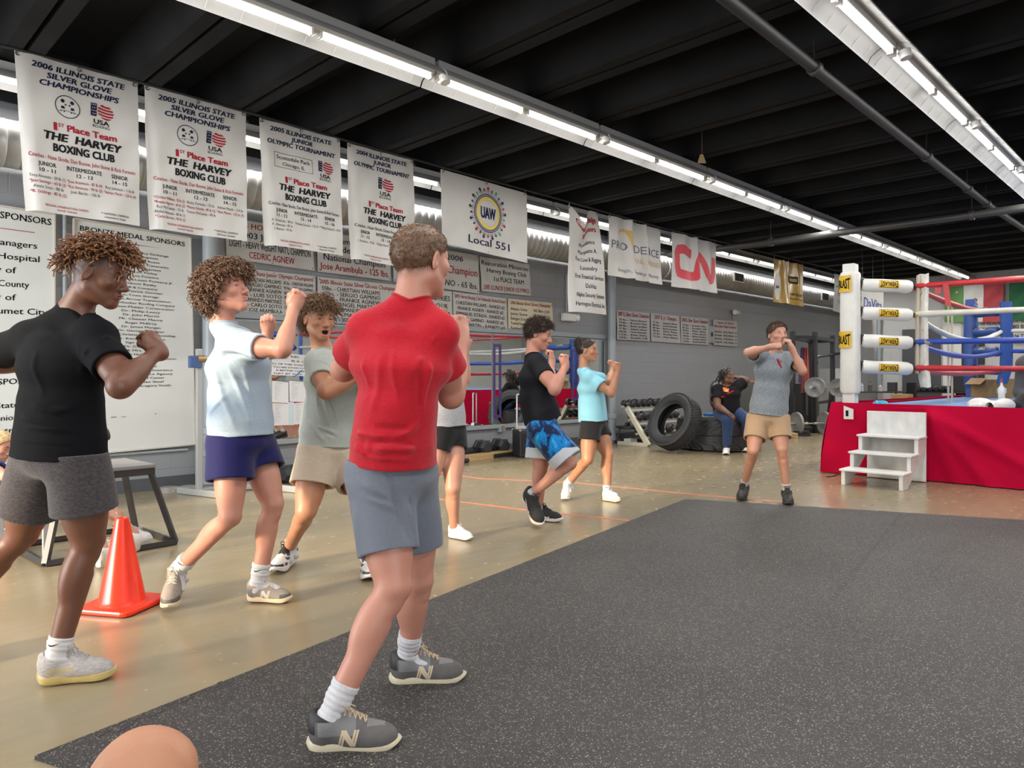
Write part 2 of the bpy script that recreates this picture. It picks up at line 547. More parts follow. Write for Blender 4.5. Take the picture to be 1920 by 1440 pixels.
M_GOLD_INK=mat('gold_ink',(0.47,0.30,0.06),0.5)
M_GREY_INK=mat('grey_ink',(0.09,0.09,0.095),0.6,spec=0.15)
M_SLATE_INK=mat('slate_ink',(0.085,0.09,0.15),0.6,spec=0.15)
M_BOARD=mat('white_board',(0.62,0.635,0.61),0.35,noise=0.02,nscale=3)
M_WOOD=mat('pine_wood',(0.48,0.32,0.15),0.55,noise=0.18,nscale=6,stretch=(0.4,6,6))
M_TAPE=mat('orange_floor_tape',(0.62,0.17,0.08),0.5,noise=0.2,nscale=15)
M_GROM=mat('brass_grommet',(0.20,0.18,0.14),0.4,metal=0.8)
# ---- shell
def plate(name,corners,m,thick):
 """corners in order, thickness vector"""
 c=[np.asarray(q,float)for q in corners];t=np.asarray(thick,float)
 mb=MB();n=len(c)
 mb.add(c+[q+t for q in c],[tuple(range(n)),tuple(reversed(range(n,2*n)))]+[(i,n+i,n+(i+1)%n,(i+1)%n)for i in range(n)])
 return structure(mb.build(name,m))
plate('floor',[(XN-6,SIDE_Y-3,0),(XE,SIDE_Y-3,0),(XE,WL,0),(XN-6,WL,0)],MATS['polished_concrete'],(0,0,-0.2))
plate('wall_left',[(XN-0.2,WL,0),(XE+0.2,WL,0),(XE+0.2,WL,CEIL),(XN-0.2,WL,CEIL)],BLOCK,(0,0.2,0))
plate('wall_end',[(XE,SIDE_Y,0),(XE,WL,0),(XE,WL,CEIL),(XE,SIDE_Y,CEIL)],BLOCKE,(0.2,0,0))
# side wall with a window opening, near wall with the roll-up door
mb=MB()
def wpanel(mb,x0,x1,z0,z1):mb.box(((x0+x1)/2,SIDE_Y-0.1,(z0+z1)/2),(x1-x0,0.2,z1-z0))
wpanel(mb,XN,WIN_X0,0,CEIL);wpanel(mb,WIN_X1,XE,0,CEIL);wpanel(mb,WIN_X0,WIN_X1,0,WIN_Z0);wpanel(mb,WIN_X0,WIN_X1,WIN_Z1,CEIL)
structure(mb.build('wall_right',BLOCKW))
mb=MB()
def npanel(mb,y0,y1,z0,z1):mb.box((XN-0.1,(y0+y1)/2,(z0+z1)/2),(0.2,y1-y0,z1-z0))
npanel(mb,SIDE_Y,DOOR_Y0,0,CEIL);npanel(mb,DOOR_Y1,WL,0,CEIL);npanel(mb,DOOR_Y0,DOOR_Y1,DOOR_Z,CEIL)
structure(mb.build('wall_near',block_mat('near_block',(0.45,0.45,0.44),('Y','Z'))))
# window frame bars
mb=MB()
for i in range(4):
 x=WIN_X0+(WIN_X1-WIN_X0)*i/3
 mb.box((x,SIDE_Y-0.08,(WIN_Z0+WIN_Z1)/2),(0.06,0.08,WIN_Z1-WIN_Z0))
for z in(WIN_Z0,(WIN_Z0+WIN_Z1)/2,WIN_Z1):
 mb.box(((WIN_X0+WIN_X1)/2,SIDE_Y-0.08,z),(WIN_X1-WIN_X0,0.08,0.06))
structure(mb.build('window_1',M_DGREY))
# ceiling: black channel slabs, paired ribs every 0.92 m
mb=MB()
PITCH,X0R=0.92,2.30
k0=int((XN-X0R)/PITCH)-1;k1=int((XE-X0R)/PITCH)+1
prof=[]
for k in range(k0,k1+1):
 xc=X0R+k*PITCH
 prof+=[(xc-0.20,CEIL),(xc-0.135,STEM),(xc-0.022,STEM),(xc-0.022,STEM+0.16),(xc+0.022,STEM+0.16),(xc+0.022,STEM),(xc+0.135,STEM),(xc+0.20,CEIL)]
prof=[p for p in prof]
xa,xb=prof[0][0]-0.3,prof[-1][0]+0.3
prof=[(xa,CEIL)]+prof+[(xb,CEIL)]
n=len(prof)
vs=[(x,SIDE_Y-0.2,z)for x,z in prof]+[(x,WL+0.2,z)for x,z in prof]+[(xa,SIDE_Y-0.2,CEIL+0.15),(xb,SIDE_Y-0.2,CEIL+0.15),(xa,WL+0.2,CEIL+0.15),(xb,WL+0.2,CEIL+0.15)]
fs=[(i,i+1,n+i+1,n+i)for i in range(n-1)]+[(2*n,2*n+2,2*n+3,2*n+1)]
mb.add(vs,fs)
structure(mb.build('ceiling',M_CEIL))
# dark painted band of the wall below the ceiling, baseboard
mb=MB();mb.box(((XN+XE)/2,WL-0.012,3.98),(XE-XN,0.03,0.56));structure(mb.build('trim_1',M_BLACK))
mb=MB();mb.box(((XN+XE)/2,WL-0.008,0.065),(XE-XN,0.016,0.13));structure(mb.build('baseboard_left',M_DGREY))
# ---- floor mat (large rubber mat of joined tiles)
mat_px=[(1285,938),(65,1425)]
A=onZ(1285,938);B=onZ(65,1425);C=onZ(1920,978)
dAB=unit(B-A);dAC=unit(C-A)
corners=[A,B,B+dAC*0.75+dAB*0.02,B+np.array([1.2,-2.3,0]),A+dAC*6.5+dAB*4.0,A+dAC*7.0]
mb=MB();t=0.014
n=len(corners);top=[q+np.array([0,0,t])for q in corners]
mb.add([q+np.array([0,0,0.001])for q in corners]+top,[tuple(range(n))[::-1],tuple(range(n,2*n))]+[(i,(i+1)%n,n+(i+1)%n,n+i)for i in range(n)])
floor_mat=mb.build('rubber_floor_mat',RUBBER,origin=A)
tag(floor_mat,'large black rubber mat with pale flecks covering the foreground floor','floor mat')
# puzzle seams of the mat tiles: a shallow groove line of interlocking tabs
seam=MB()
def seam_line(a,b,amp=0.012,step=0.06):
 a=np.asarray(a,float);b=np.asarray(b,float)
 d=unit(b-a);nrm=np.array([-d[1],d[0],0]);L=np.linalg.norm(b-a);pts=[]
 k=0;s_=0.0
 while s_<L:
  sgn=1 if k%2==0 else-1
  pts+=[a+d*s_+nrm*amp*sgn,a+d*min(s_+step,L)+nrm*amp*sgn]
  s_+=step;k+=1
 for p,q in zip(pts[:-1],pts[1:]):
  if np.linalg.norm(q-p)>1e-6:seam.bar(p+np.array([0,0,t]),q+np.array([0,0,t]),0.0025,0.0016)
seam_line(onZ(1690,965),onZ(1655,1010));seam_line(onZ(1655,1010),onZ(1560,1130))
seam_line(onZ(180,1395),onZ(420,1285));
sm=seam.build('seam',M_BLACK,floor_mat,origin=A)
# ---- orange lines taped on the floor
def tape(px,name_label,w=0.045):
 pts=[onZ(x,y)for x,y in px]
 mb=MB()
 d=unit(pts[-1]-pts[0]);nrm=np.array([-d[1],d[0],0])*w/2
 vs=[]
 for p in pts:vs+=[p+nrm+(0,0,0.0012),p-nrm+(0,0,0.0012)]
 k=len(pts)
 for p in pts:vs+=[p+nrm,p-nrm]
 fs=[(2*i,2*i+2,2*i+3,2*i+1)for i in range(k-1)]
 fs+=[(2*i,2*k+2*i,2*k+2*i+2,2*i+2)for i in range(k-1)]+[(2*i+1,2*i+3,2*k+2*i+3,2*k+2*i+1)for i in range(k-1)]
 mb.add(vs,fs)
 tag(mb.build('floor_tape',M_TAPE,origin=pts[0]),name_label,'tape line')
tape([(560,905),(700,918),(826,936),(1010,959),(1180,976)],'orange tape line on the concrete running under the white shoes and blue shorts')
tape([(800,883),(900,897),(1080,905),(1300,927),(1480,942)],'orange tape line farther back, running towards the feet of the grey shirt boy')
# ---- suspended pipes
def pipe_thing(name,pts,r,m,label,cat,group=None,clamps=()):
 mb=MB();mb.tube(pts,r,14)
 o=mb.build(name,m,origin=pts[0],smooth=True)
 for c in clamps:
  k=MB();p=np.asarray(c,float)
  k.lathe([(r*1.05,-0.035),(r*1.35,-0.03),(r*1.35,0.03),(r*1.05,0.035)],p,axis=np.asarray(pts[1])-np.asarray(pts[0]),n=14)
  k.cyl(p+(0,0,r),p+(0,0,STEM-p[2]),0.006,n=6)
  k.build('hanger',m,o,origin=pts[0],smooth=True)
 return tag(o,label,cat,group)
M_PIPEB=mat('black_pipe',(0.010,0.010,0.011),0.55)
a=onZ(1365,0,3.62);b2=onZ(1858,388,3.62);c=onZ(1925,432,3.62)
a0=a+(a-b2)*0.5
pipe_thing('sprinkler_pipe',[a0,b2,c+(c-b2)*4],0.045,M_PIPEB,'dark sprinkler pipe running lengthwise under the black ceiling','pipe',clamps=[a+(b2-a)*f for f in(0.18,0.58,0.82,0.96)])
xc=onZ(1858,398,3.5)[0]
pipe_thing('sprinkler_main',[(xc,WL-0.1,3.5),(xc,SIDE_Y,3.5)],0.055,mat('grey_black_pipe',(0.05,0.049,0.047),0.45),'thick sprinkler main crossing the hall under the lengthwise pipe','pipe',clamps=[(xc,5.6,3.5),(xc,2.6,3.5)])
# the rail the hanging banners are tied to
rail=[onY(x,y,6.43)for x,y in((-60,72),(27,91),(265,155),(470,212),(645,262),(826,312),(1065,378),(1240,427),(1345,452),(1510,492),(1660,531))]
pipe_thing('banner_rail',rail,0.012,M_BLACK,'thin black rail under the ceiling that the row of banners hangs from','rail')
# ---- spiral duct along the wall
mb=MB();yD,zD,rD=7.50,3.205,0.205
prof=[]
x=-2.0
while x<XE-0.1:
 prof+=[(rD,x),(rD+0.006,x+0.012),(rD,x+0.024)]
 x+=0.11
mb.lathe(prof,(0,yD,zD),axis=(1,0,0),n=28)
duct=mb.build('air_duct',mat('duct_steel',(0.33,0.325,0.31),0.42,metal=0.55,noise=0.15,nscale=2),origin=(0,yD,zD),smooth=True)
tag(duct,'long round spiral metal air duct along the top of the grey wall','air duct')
for px,py in((1383,521),(1545,557)):
 p=onY(px,py,yD-rD)
 k=MB();k.box(p+(0,0.0,0),(0.42,0.08,0.20));g=k.build('vent',M_STEEL,duct,origin=(0,yD,zD),bevel=0.008)
 k=MB();k.box(p+(0,-0.04,0),(0.36,0.01,0.15));k.build('grille',M_BLACK,g,origin=(0,yD,zD))
for xx in(0.3,2.35,6.4,11.5):
 k=MB();k.lathe([(rD,-0.03),(rD+0.02,-0.025),(rD+0.02,0.025),(rD,0.03)],(xx,yD,zD),axis=(1,0,0),n=28)
 k.build('joint_ring',M_STEEL,duct,origin=(0,yD,zD),smooth=True)
# ---- fluorescent strip lights
M_REFL=mat('white_reflector',(0.50,0.50,0.49),0.35)
M_TUBE=mat('lit_tube',(1,1,1),0.4,emit=(1.0,0.98,0.95),estr=11.0)
M_SOCK=mat('lamp_socket',(0.62,0.62,0.60),0.4)
ZT=3.69
def make_strip(label,group):
 r=empty('strip_light',(0,0,ZT),label,'ceiling light',group)
 L=2.2
 mb=MB()
 sec=[(-0.175,-0.03),(-0.15,0.015),(-0.10,0.05),(-0.05,0.068),(0.05,0.068),(0.10,0.05),(0.15,0.015),(0.175,-0.03)]
 th=0.006;n=len(sec)
 vs=[]
 for xx in(-L/2+0.008,L/2-0.008):
  vs+=[(xx,y,z)for y,z in sec]+[(xx,y*1.01,z+th)for y,z in sec]
 fs=[]
 for i in range(n-1):
  fs+=[(i,i+1,2*n+i+1,2*n+i),(n+i+1,n+i,3*n+i,3*n+i+1)]
  fs+=[(i,n+i,n+i+1,i+1),(2*n+i+1,3*n+i+1,3*n+i,2*n+i)]
 fs+=[(0,2*n,3*n,n),(n-1,2*n-1,4*n-1,3*n-1)]
 mb.add(vs,fs)
 mb.build('reflector',M_REFL,r,smooth=True)
 mb=MB();mb.box((0,0,0.045),(L-0.03,0.075,0.05));mb.box((0,0,0.11),(L-0.04,0.10,0.07));mb.build('housing',M_REFL,r,bevel=0.006)
 for sx in(-1,1):
  mb=MB();mb.cyl((sx*L/4-0.50,0,-0.005),(sx*L/4+0.50,0,-0.005),0.0165,n=10);mb.build('tube',M_TUBE,r,smooth=True)
 for xx in(-L/2+0.035,-0.035,0.035,L/2-0.035):
  mb=MB();mb.box((xx,0,0.004),(0.022,0.05,0.055));mb.build('socket',M_SOCK,r,bevel=0.004)
 mb=MB();mb.cyl((-L/2+0.06,-0.07,0.01),(-L/2+0.06,-0.085,-0.05),0.05,0.042,16);mb.build('sensor',M_SOCK,r,smooth=True)
 for xx in(-0.7,0.7):
  mb=MB();mb.cyl((xx,0,0.14),(xx,0,STEM+0.02-ZT),0.004,n=6);mb.build('hanger',M_STEEL,r)
 ld=bpy.data.lights.get('tube_glow')
 if ld is None:
  ld=bpy.data.lights.new('tube_glow','AREA');ld.shape='RECTANGLE';ld.size=2.0;ld.size_y=0.034;ld.energy=38;ld.color=(1.0,0.97,0.93)
 lo=bpy.data.objects.new('tube_glow',ld);COL.objects.link(lo);lo.parent=r;lo.location=(0,0,-0.0225)
# ribs pressed into the reflector
 mb=MB()
 for i in range(9):
  xx=-L/2+0.12+i*(L-0.24)/8
  for sg in(-1,1):
   mb.bar((xx,sg*0.168,-0.017),(xx,sg*0.105,0.044),0.006,0.004)
 mb.build('slots',M_SOCK,r)
 return r
rows=[(1.84,'nearest row, over the mat'),(4.72,'middle row'),(7.32,'row above the duct by the wall'),(-1.05,'row over the boxing ring')]
proto=None
for y,where in rows:
 k=0
 xx=6.02-2.2*4+1.1
 while xx<XE-1.0:
  lab='white fluorescent strip light with reflector in the '+where
  if proto is None:
   proto=o=make_strip(lab,'strip lights, '+where)
  else:
   o=copy_tree(proto);o['label']=lab;o['group']='strip lights, '+where
  o.location=(xx,y,ZT)
  xx+=2.2;k+=1
# ================================================================== things on the left wall
def wsheet(TL,TR,BR,BL,Y=WL-0.012,wave=None):
 return Sheet(onY(*TL,Y),onY(*TR,Y),onY(*BL,Y),onY(*BR,Y),wave)
rng=random.Random(4)
# ---- sponsor boards
def board(TL,TR,BR,BL,label,name='sponsor_board',thick=0.03):
 s=Sheet(onY(*TL,WL-0.035),onY(*TR,WL-0.035),onY(*BL,WL-0.035),onY(*BR,WL-0.035))
 return s
s=board((138,410),(356,446),(365,833),(132,855),'')
K,R=M_BLACK_INK,M_RED_INK
s.text('BRONZE MEDAL SPONSORS',0.5,0.035,K,w=0.90,h=0.022,bold=0.012)
s.poly([(0.28,0.072),(0.5,0.0705),(0.72,0.072),(0.5,0.0735)],R);s.disc(0.5,0.072,0.008,R);s.disc(0.53,0.072,0.005,R);s.disc(0.47,0.072,0.005,R)
names=['Harvey Currency Exchange','Ingalls Baptist','Dr. Glenda Busse','Mr. & Mrs. Joe Cavanetta','D & M Enterprises','Dr. Leo Finley','Mr. Lou Fonseca','Mr. & Mrs. Louis Fonseca Jr.','Gibson Realty','Gill & Company','Dr. Patrick Gorman','In-Town Storage',"John's Arrow Transmission",'Knickerbocker Roofing Company','Lagestee-Mulder Construction','Dr. Philip Leevy','Dr. John Morris','Mr. Chester Morris','Roger McElroy','Dr. James Morgan','Dr. George Morrison','New Christian Life Fellowship','Dr. Kenneth Peterson','Sign Concepts','Dr. Dean Skoda','Mr. & Mrs. G. Steele','South Holland Bank','Suburban Trailer Owners Assoc.','Midway Park','Stone Chapel','Thornton Tracery Insurance','Tri-State Insurance Agency','Calumet Food Center','Metropolitan Steel','Mr. & Mrs. Gregory Smith']
for i,nme in enumerate(names):
 s.text(nme,0.55,0.105+i*0.0178,K,w=min(0.62,0.0205*len(nme)),h=0.0095,bold=0.006)
for x0,y0,x1,y1 in((0.30,0.845,0.345,0.848),(0.385,0.846,0.42,0.848),(0.655,0.84,0.672,0.843)):
 s.rect(x0,y0,x1,y1,M_GREY_INK)
o=s.build('sponsor_board',M_BOARD,'tall white bronze medal sponsor board listing names on the grey wall','sign board','sponsor boards',nx=2,ny=2,thick=0.03)
fr=MB();q=[s.pt([(a,b_)])[0]for a,b_ in((0,0),(s.w,0),(s.w,s.h),(0,s.h))]
for i in range(4):fr.bar(q[i],q[(i+1)%4],0.012,0.045,hint=(0,1,0))
fr.build('frame',mat('board_trim',(0.55,0.50,0.45),0.5),o,origin=(s.TL+s.TR)/2)
s=board((-150,362),(102,402),(101,868),(-170,905),'')
s.text('GOLD MEDAL SPONSORS',0.50,0.033,K,w=0.95,h=0.026,bold=0.014)
s.rect(0.30,0.083,0.84,0.0855,R)
for i,(tx,xr)in enumerate((('Park District Managers',0.86),('Ingalls Memorial Hospital',0.88),('City of',0.70),('Cook County',0.80),('City of',0.70),('City of Calumet City',0.945))):
 s.text(tx,xr,0.135+i*0.052,K,w=0.04*len(tx),h=0.024,bold=0.010,align='r')
s.text('SILVER MEDAL SPONSORS',0.50,0.665,K,w=0.95,h=0.022,bold=0.014)
for i,tx in enumerate(('Blue State Farm','Thornton Senior Home','School District 152','UAW Local 401')):
 s.text(tx,0.93,0.755+i*0.048,K,w=0.036*len(tx),h=0.021,bold=0.010,align='r')
o=s.build('sponsor_board',M_BOARD,'white sponsor board cut off by the left edge, with Hospital and Calumet City lettering','sign board','sponsor boards',nx=2,ny=2,thick=0.03)
fr=MB();q=[s.pt([(a,b_)])[0]for a,b_ in((0,0),(s.w,0),(s.w,s.h),(0,s.h))]
for i in range(4):fr.bar(q[i],q[(i+1)%4],0.012,0.045,hint=(0,1,0))
fr.build('frame',MATS['board_trim'],o,origin=(s.TL+s.TR)/2)
# ---- pipes on the wall
p0=onY(121,500,WL-0.03)
pipe_thing('conduit',[(p0[0],WL-0.03,0.3),(p0[0],WL-0.03,3.4)],0.018,M_GREYP,'thin grey conduit pipe on the wall between the two sponsor boards','pipe')
p1=onY(395,700,WL-0.13)
drain=pipe_thing('drain_pipe',[(p1[0],p1[1],0),(p1[0],p1[1],STEM)],0.085,M_GREYP,'fat pale grey drain pipe with a clean-out plug beside the bronze sponsor board','pipe')
k=MB()
for z in(0.02,0.32,0.56):k.lathe([(0.085,0),(0.10,0.006),(0.10,0.07),(0.085,0.08)],(p1[0],p1[1],z),n=24)
k.build('coupling',M_GREYP,drain,origin=(p1[0],p1[1],0),smooth=True)
c=onY(400,862,p1[1]-0.07);dd=unit((-0.35,-1,0))
k=MB();k.lathe([(0.0,0.13),(0.075,0.13),(0.085,0.12),(0.085,0.0)],c,axis=dd,n=24);k.box(c+dd*0.135,(0.05,0.05,0.05),axes=(np.cross(dd,UPV),dd,UPV))
k.build('cleanout_plug',mat('plug_grey',(0.36,0.37,0.36),0.4,metal=0.3),drain,origin=(p1[0],p1[1],0),bevel=0.005)
p2=onY(1147,700,WL-0.12)
pipe2=pipe_thing('drain_pipe',[(p2[0],p2[1],0),(p2[0],p2[1],STEM)],0.075,M_GREYP,'pale grey drain pipe behind the woman in the light blue tee','pipe')
k=MB()
for z in(0.03,0.42):k.lathe([(0.075,0),(0.092,0.006),(0.092,0.08),(0.075,0.09)],(p2[0],p2[1],z),n=24)
k.build('coupling',M_GREYP,pipe2,origin=(p2[0],p2[1],0),smooth=True)
k=MB();k.tube([(p0[0]+0.1,WL-0.02,0.40),(p1[0]-0.2,WL-0.02,0.40)],0.016,8)
tag(k.build('conduit',M_GREYP,origin=(p0[0],WL-0.02,0.40),smooth=True),'thin grey conduit running level under the bronze sponsor board','pipe')
# ---- wall mirror: two panes
mx0,mx1,mxs=onY(428,820,WL)[0],onY(1133,745,WL)[0],onY(922,795,WL)[0]
mz0=onY(870,799,WL)[2];mz1=onY(880,624,WL)[2]
for i,(a,b2,lab)in enumerate(((mx0,mxs,'left pane of the long wall mirror with papers taped on it'),(mxs,mx1,'right pane of the long wall mirror behind the black tee man'))):
 k=MB();k.box(((a+b2)/2,WL-0.008,(mz0+mz1)/2),(b2-a-0.006,0.012,mz1-mz0))
 o=k.build('wall_mirror',M_MIRROR,origin=((a+b2)/2,WL-0.008,mz0))
 tag(o,lab,'mirror','wall mirror panes')
 k=MB()
 k.box((a+0.004,WL-0.012,(mz0+mz1)/2),(0.018,0.016,mz1-mz0));k.box((b2-0.004,WL-0.012,(mz0+mz1)/2),(0.018,0.016,mz1-mz0))
 k.box(((a+b2)/2,WL-0.012,mz1),(b2-a,0.016,0.02))
 k.build('edge_strip',M_GREYP,o,origin=((a+b2)/2,WL-0.008,mz0))
k=MB();k.box(((mx0+mx1)/2,WL-0.03,mz0-0.035),(mx1-mx0+0.3,0.06,0.06));structure(k.build('trim_2',M_GREYP,bevel=0.006))
k=MB();k.box(((mx0+mx1)/2,WL-0.02,mz1+0.06),(mx1-mx0+0.2,0.04,0.08));structure(k.build('trim_3',M_GREYP,bevel=0.006))
# purple rectangles of tape on the mirror
M_PURP=mat('purple_tape',(0.055,0.03,0.16),0.5)
for(x0,y0,x1,y1,lab)in((925,645,940,783,'purple tape rectangle on the mirror, left of the black tee man'),(1072,655,1085,750,'purple tape rectangle on the mirror beside the woman with the bun')):
 a=onY(x0,y0,WL-0.018);b2=onY(x1,y1,WL-0.018)
 k=MB();w=0.045;zc=(a[2]+b2[2])/2;xm=(a[0]+b2[0])/2
 xw=abs(b2[0]-a[0]);zh=abs(a[2]-b2[2])
 for dx in(-1,1):k.box((xm+dx*(xw/2-w/2),WL-0.018,zc),(w,0.003,zh))
 for dz in(-1,1):k.box((xm,WL-0.018,zc+dz*(zh/2-w/2)),(xw-2*w,0.003,w))
 tag(k.build('tape_rectangle',M_PURP,origin=(xm,WL-0.018,zc)),lab,'tape outline','purple tape rectangles')
# papers taped on the mirror
M_PAPER=mat('paper',(0.74,0.74,0.76),0.6)
M_PAPERB=mat('pale_blue_paper',(0.58,0.70,0.74),0.6)
M_BTAPE=mat('blue_tape',(0.02,0.11,0.36),0.5)
def paper(TL,TR,BR,BL,m,label,texts,group='papers on the mirror',name='paper_sheet'):
 s=wsheet(TL,TR,BR,BL,WL-0.022)
 for tx,cx,cy,w,h in texts:s.text(tx,cx,cy,M_BLACK_INK,w=w,h=h,bold=0.004)
 return s,s.build(name,m,label,'paper',group,nx=2,ny=2,thick=0.002)
def scribble(n,x0,y0,dy,seed,wmax=0.5):
 r=random.Random(seed);out=[]
 for i in range(n):
  w=wmax*r.uniform(0.4,1.0)
  out.append((''.join(r.choice('aeinorstlm ')for _ in range(int(w*34)+3)).strip()or 'on',x0+w/2,y0+i*dy,w,0.016))
 return out
s,o=paper((493,658),(594,668),(594,706),(505,703),M_PAPER,'handwritten white note taped to the mirror with blue tape',[('EVERY KID',0.42,0.13,0.45,0.09),('IS A 10 IN',0.70,0.33,0.4,0.09),('ALL OF THIS, DON\'T EAT',0.5,0.50,0.85,0.075),('IF YOU ARE DOWN STAND UP',0.5,0.64,0.9,0.075),('A BETTER CHAMPION',0.55,0.78,0.8,0.075),('DAY BY DAY.',0.4,0.92,0.6,0.07)])
for(x,y,dx,dy)in((487,693,12,18),(552,706,14,-12),(466,700,8,-5)):
 a=onY(x,y,WL-0.026);b2=onY(x+dx,y+dy,WL-0.026)
 k=MB();k.bar(a,b2,0.004,0.035,hint=(0,1,0));tag(k.build('tape_strip',M_BTAPE,origin=a),{487:'strip of blue tape at the left corner of the handwritten note',552:'strip of blue tape at the lower right corner of the handwritten note',466:'scrap of blue tape left of the handwritten note'}[x],'tape','blue tape strips')
for i,(c,lab)in enumerate(((((510,714),(541,717),(541,756),(510,754)),'upper left printed sheet taped to the mirror'),(((542,714),(573,717),(573,754),(543,753)),'upper right printed sheet taped to the mirror'),(((511,756),(541,757),(541,797),(511,798)),'lower left printed sheet taped to the mirror'),(((551,756),(573,754),(573,795),(551,796)),'lower right printed sheet taped to the mirror, beside the pale blue strip'))):
 paper(*c,M_PAPER,lab,[('Workout List',0.4,0.08,0.5,0.03)]+scribble(12,0.14,0.16,0.06,i,0.42))
paper((541,754),(551,754),(551,797),(541,797),M_PAPERB,'pale blue strip between the two lower printed sheets',[])
# ---- banners fixed to the wall
def slack(amp,seed):
 r=random.Random(seed);ph=[r.uniform(0,6.28)for _ in range(4)]
 def f(u,v):
  e=np.sin(np.pi*u)
  a=amp*(0.5*np.sin(2*np.pi*(1.3*u+0.8*v)+ph[0])*v+0.5*np.sin(2*np.pi*(2.1*u-0.7*v)+ph[1])*0.6+0.5*np.cos(2*np.pi*(u*0.8-v*1.2)+ph[2])*e)
  return 0.012+np.abs(a)+a*0.3
 return f
WB=[]
def wall_banner(TL,TR,BR,BL,label,texts,m=None,amp=0.012,seed=1,lift=0.0):
 s=wsheet(TL,TR,BR,BL,WL-0.02-lift,slack(amp,seed))
 for t in texts:
  tx,cx,cy,w,h,mm=t[:6]
  s.text(tx,cx,cy,mm,w=w,h=h,bold=t[6]if len(t)>6 else 0.010,align=t[7]if len(t)>7 else 'c')
 for gx,gy in((0.02,0.05),(0.98,0.05),(0.98,0.95),(0.02,0.95),(0.5,0.04),(0.5,0.96)):
  s.disc(gx,gy,0.007,M_GROM,n=10)
 o=s.build('wall_banner',m or M_VINYL_W,label,'banner','banners on the block wall',nx=24,ny=14,curl=0.035)
 return o
N_,RI,KI=M_NAVY_INK,M_RED_INK,M_BLACK_INK
wall_banner((421,408),(584,432),(588,508),(424,484),'white wall banner reading Light-Heavy Weight Champion in blue and red above the curly haired boy',[('- HOME OF -',0.47,0.13,0.5,0.13,RI),('2003 Jr. Olympic',0.5,0.36,0.72,0.15,N_),("LIGHT - HEAVY WEIGHT NAT'L CHAMPION",0.5,0.60,0.93,0.17,N_),('CEDRIC AGNEW',0.5,0.84,0.52,0.16,RI)],seed=1)
wall_banner((593,433),(728,452),(732,527),(595,509),'white wall banner ending in 125 lbs. in red, left of the red tee man\'s head',[('Home of',0.42,0.17,0.4,0.15,N_),('Golden Gloves',0.5,0.38,0.7,0.16,N_),('National Champion',0.5,0.61,0.85,0.16,N_),('Jose Arambula - 125 lbs.',0.5,0.84,0.95,0.16,RI)],seed=2)
wall_banner((735,454),(896,479),(897,551),(737,528),'white wall banner ending in 65 lbs. right of the red tee man\'s head',[('Home of 2006',0.5,0.16,0.6,0.14,N_),('National Champion',0.62,0.47,0.72,0.2,RI),('SERGIO GAMINO - 65 lbs.',0.53,0.82,0.9,0.15,N_)],seed=3)
wall_banner((898,481),(991,496),(994,555),(902,546),'white wall banner with dark lettering and a red bottom line under the union banner',[('Restoration Ministries',0.5,0.16,0.95,0.13,KI),('Harvey Boxing Club',0.52,0.36,0.8,0.13,KI),('1st PLACE TEAM',0.55,0.60,0.62,0.14,KI),('2005 ILLINOIS JUNIOR OLYMPICS',0.5,0.86,0.92,0.13,RI)],amp=0.022,seed=4)
rowsA=['CHRISTIAN WILLIAMS','SERGIO GAMINO','FRANKIE AGNEW','LUIS SOTO','ARMANDO MARTINEZ','CARLO SOTO','JOSE ARAMBULA']
wts=['85 lbs.','90 lbs.','60 lbs.','95 lbs.','119 lbs.','132 lbs.']
wall_banner((428,500),(590,518),(592,596),(430,583),'white Junior Olympic champions list banner behind the curly haired boy',[('2005 Illinois State Junior Olympic Champions',0.5,0.09,0.94,0.10,RI)]+[('55 lbs. - '+n_,0.03,0.24+i*0.115,0.55,0.085,KI,0.008,'l')for i,n_ in enumerate(rowsA)]+[(n_+' - '+rowsA[i],0.61,0.24+i*0.115,0.36,0.075,KI,0.008,'l')for i,n_ in enumerate(wts)],seed=5)
wall_banner((594,519),(765,537),(766,612),(596,598),'white Silver Gloves champions list banner partly hidden by the red tee man',[('2005 Illinois State Silver Gloves Champions',0.44,0.10,0.84,0.10,RI)]+[(w_+' - '+n_,0.04,0.25+i*0.12,0.62,0.095,KI,0.008,'l')for i,(w_,n_)in enumerate(zip(['55lbs.','60lbs.','75lbs.','85lbs.','95lbs.','119lbs.','125lbs.'],['CHRISTIAN WILLIAMS','SERGIO GAMINO','FRANKIE AGNEW','ANGEL MARTINEZ','EMMANUEL ESTRADA','MARIO LOPEZ','JOSE ARAMBULA']))],seed=6)
wall_banner((767,538),(846,547),(848,616),(768,612),'white wall banner half hidden behind the red tee man\'s right shoulder',[('MINISTRIES',0.62,0.2,0.66,0.14,KI),('BOXING CLUB',0.5,0.42,0.75,0.14,KI),('1st PLACE TEAM',0.5,0.66,0.7,0.13,KI)],seed=7)
wall_banner((848,547),(949,560),(950,621),(849,611),'white nationally ranked boxers banner right of the red tee man\'s fist',[('2005 Harvey Boxing Club Nationally Ranked Boxers',0.5,0.11,0.95,0.10,RI)]+[(n_,0.5,0.30+i*0.155,0.9-0.05*(i%2),0.10,KI)for i,n_ in enumerate(['CHRISTIAN WILLIAMS - RANKED #2','FRANKIE AGNEW - RANKED #2','EMMANUEL ESTRADA - RANKED #2','SERGIO GAMINO - RANKED #2','JOSE MARTIN - RANKED #3'])],seed=8)
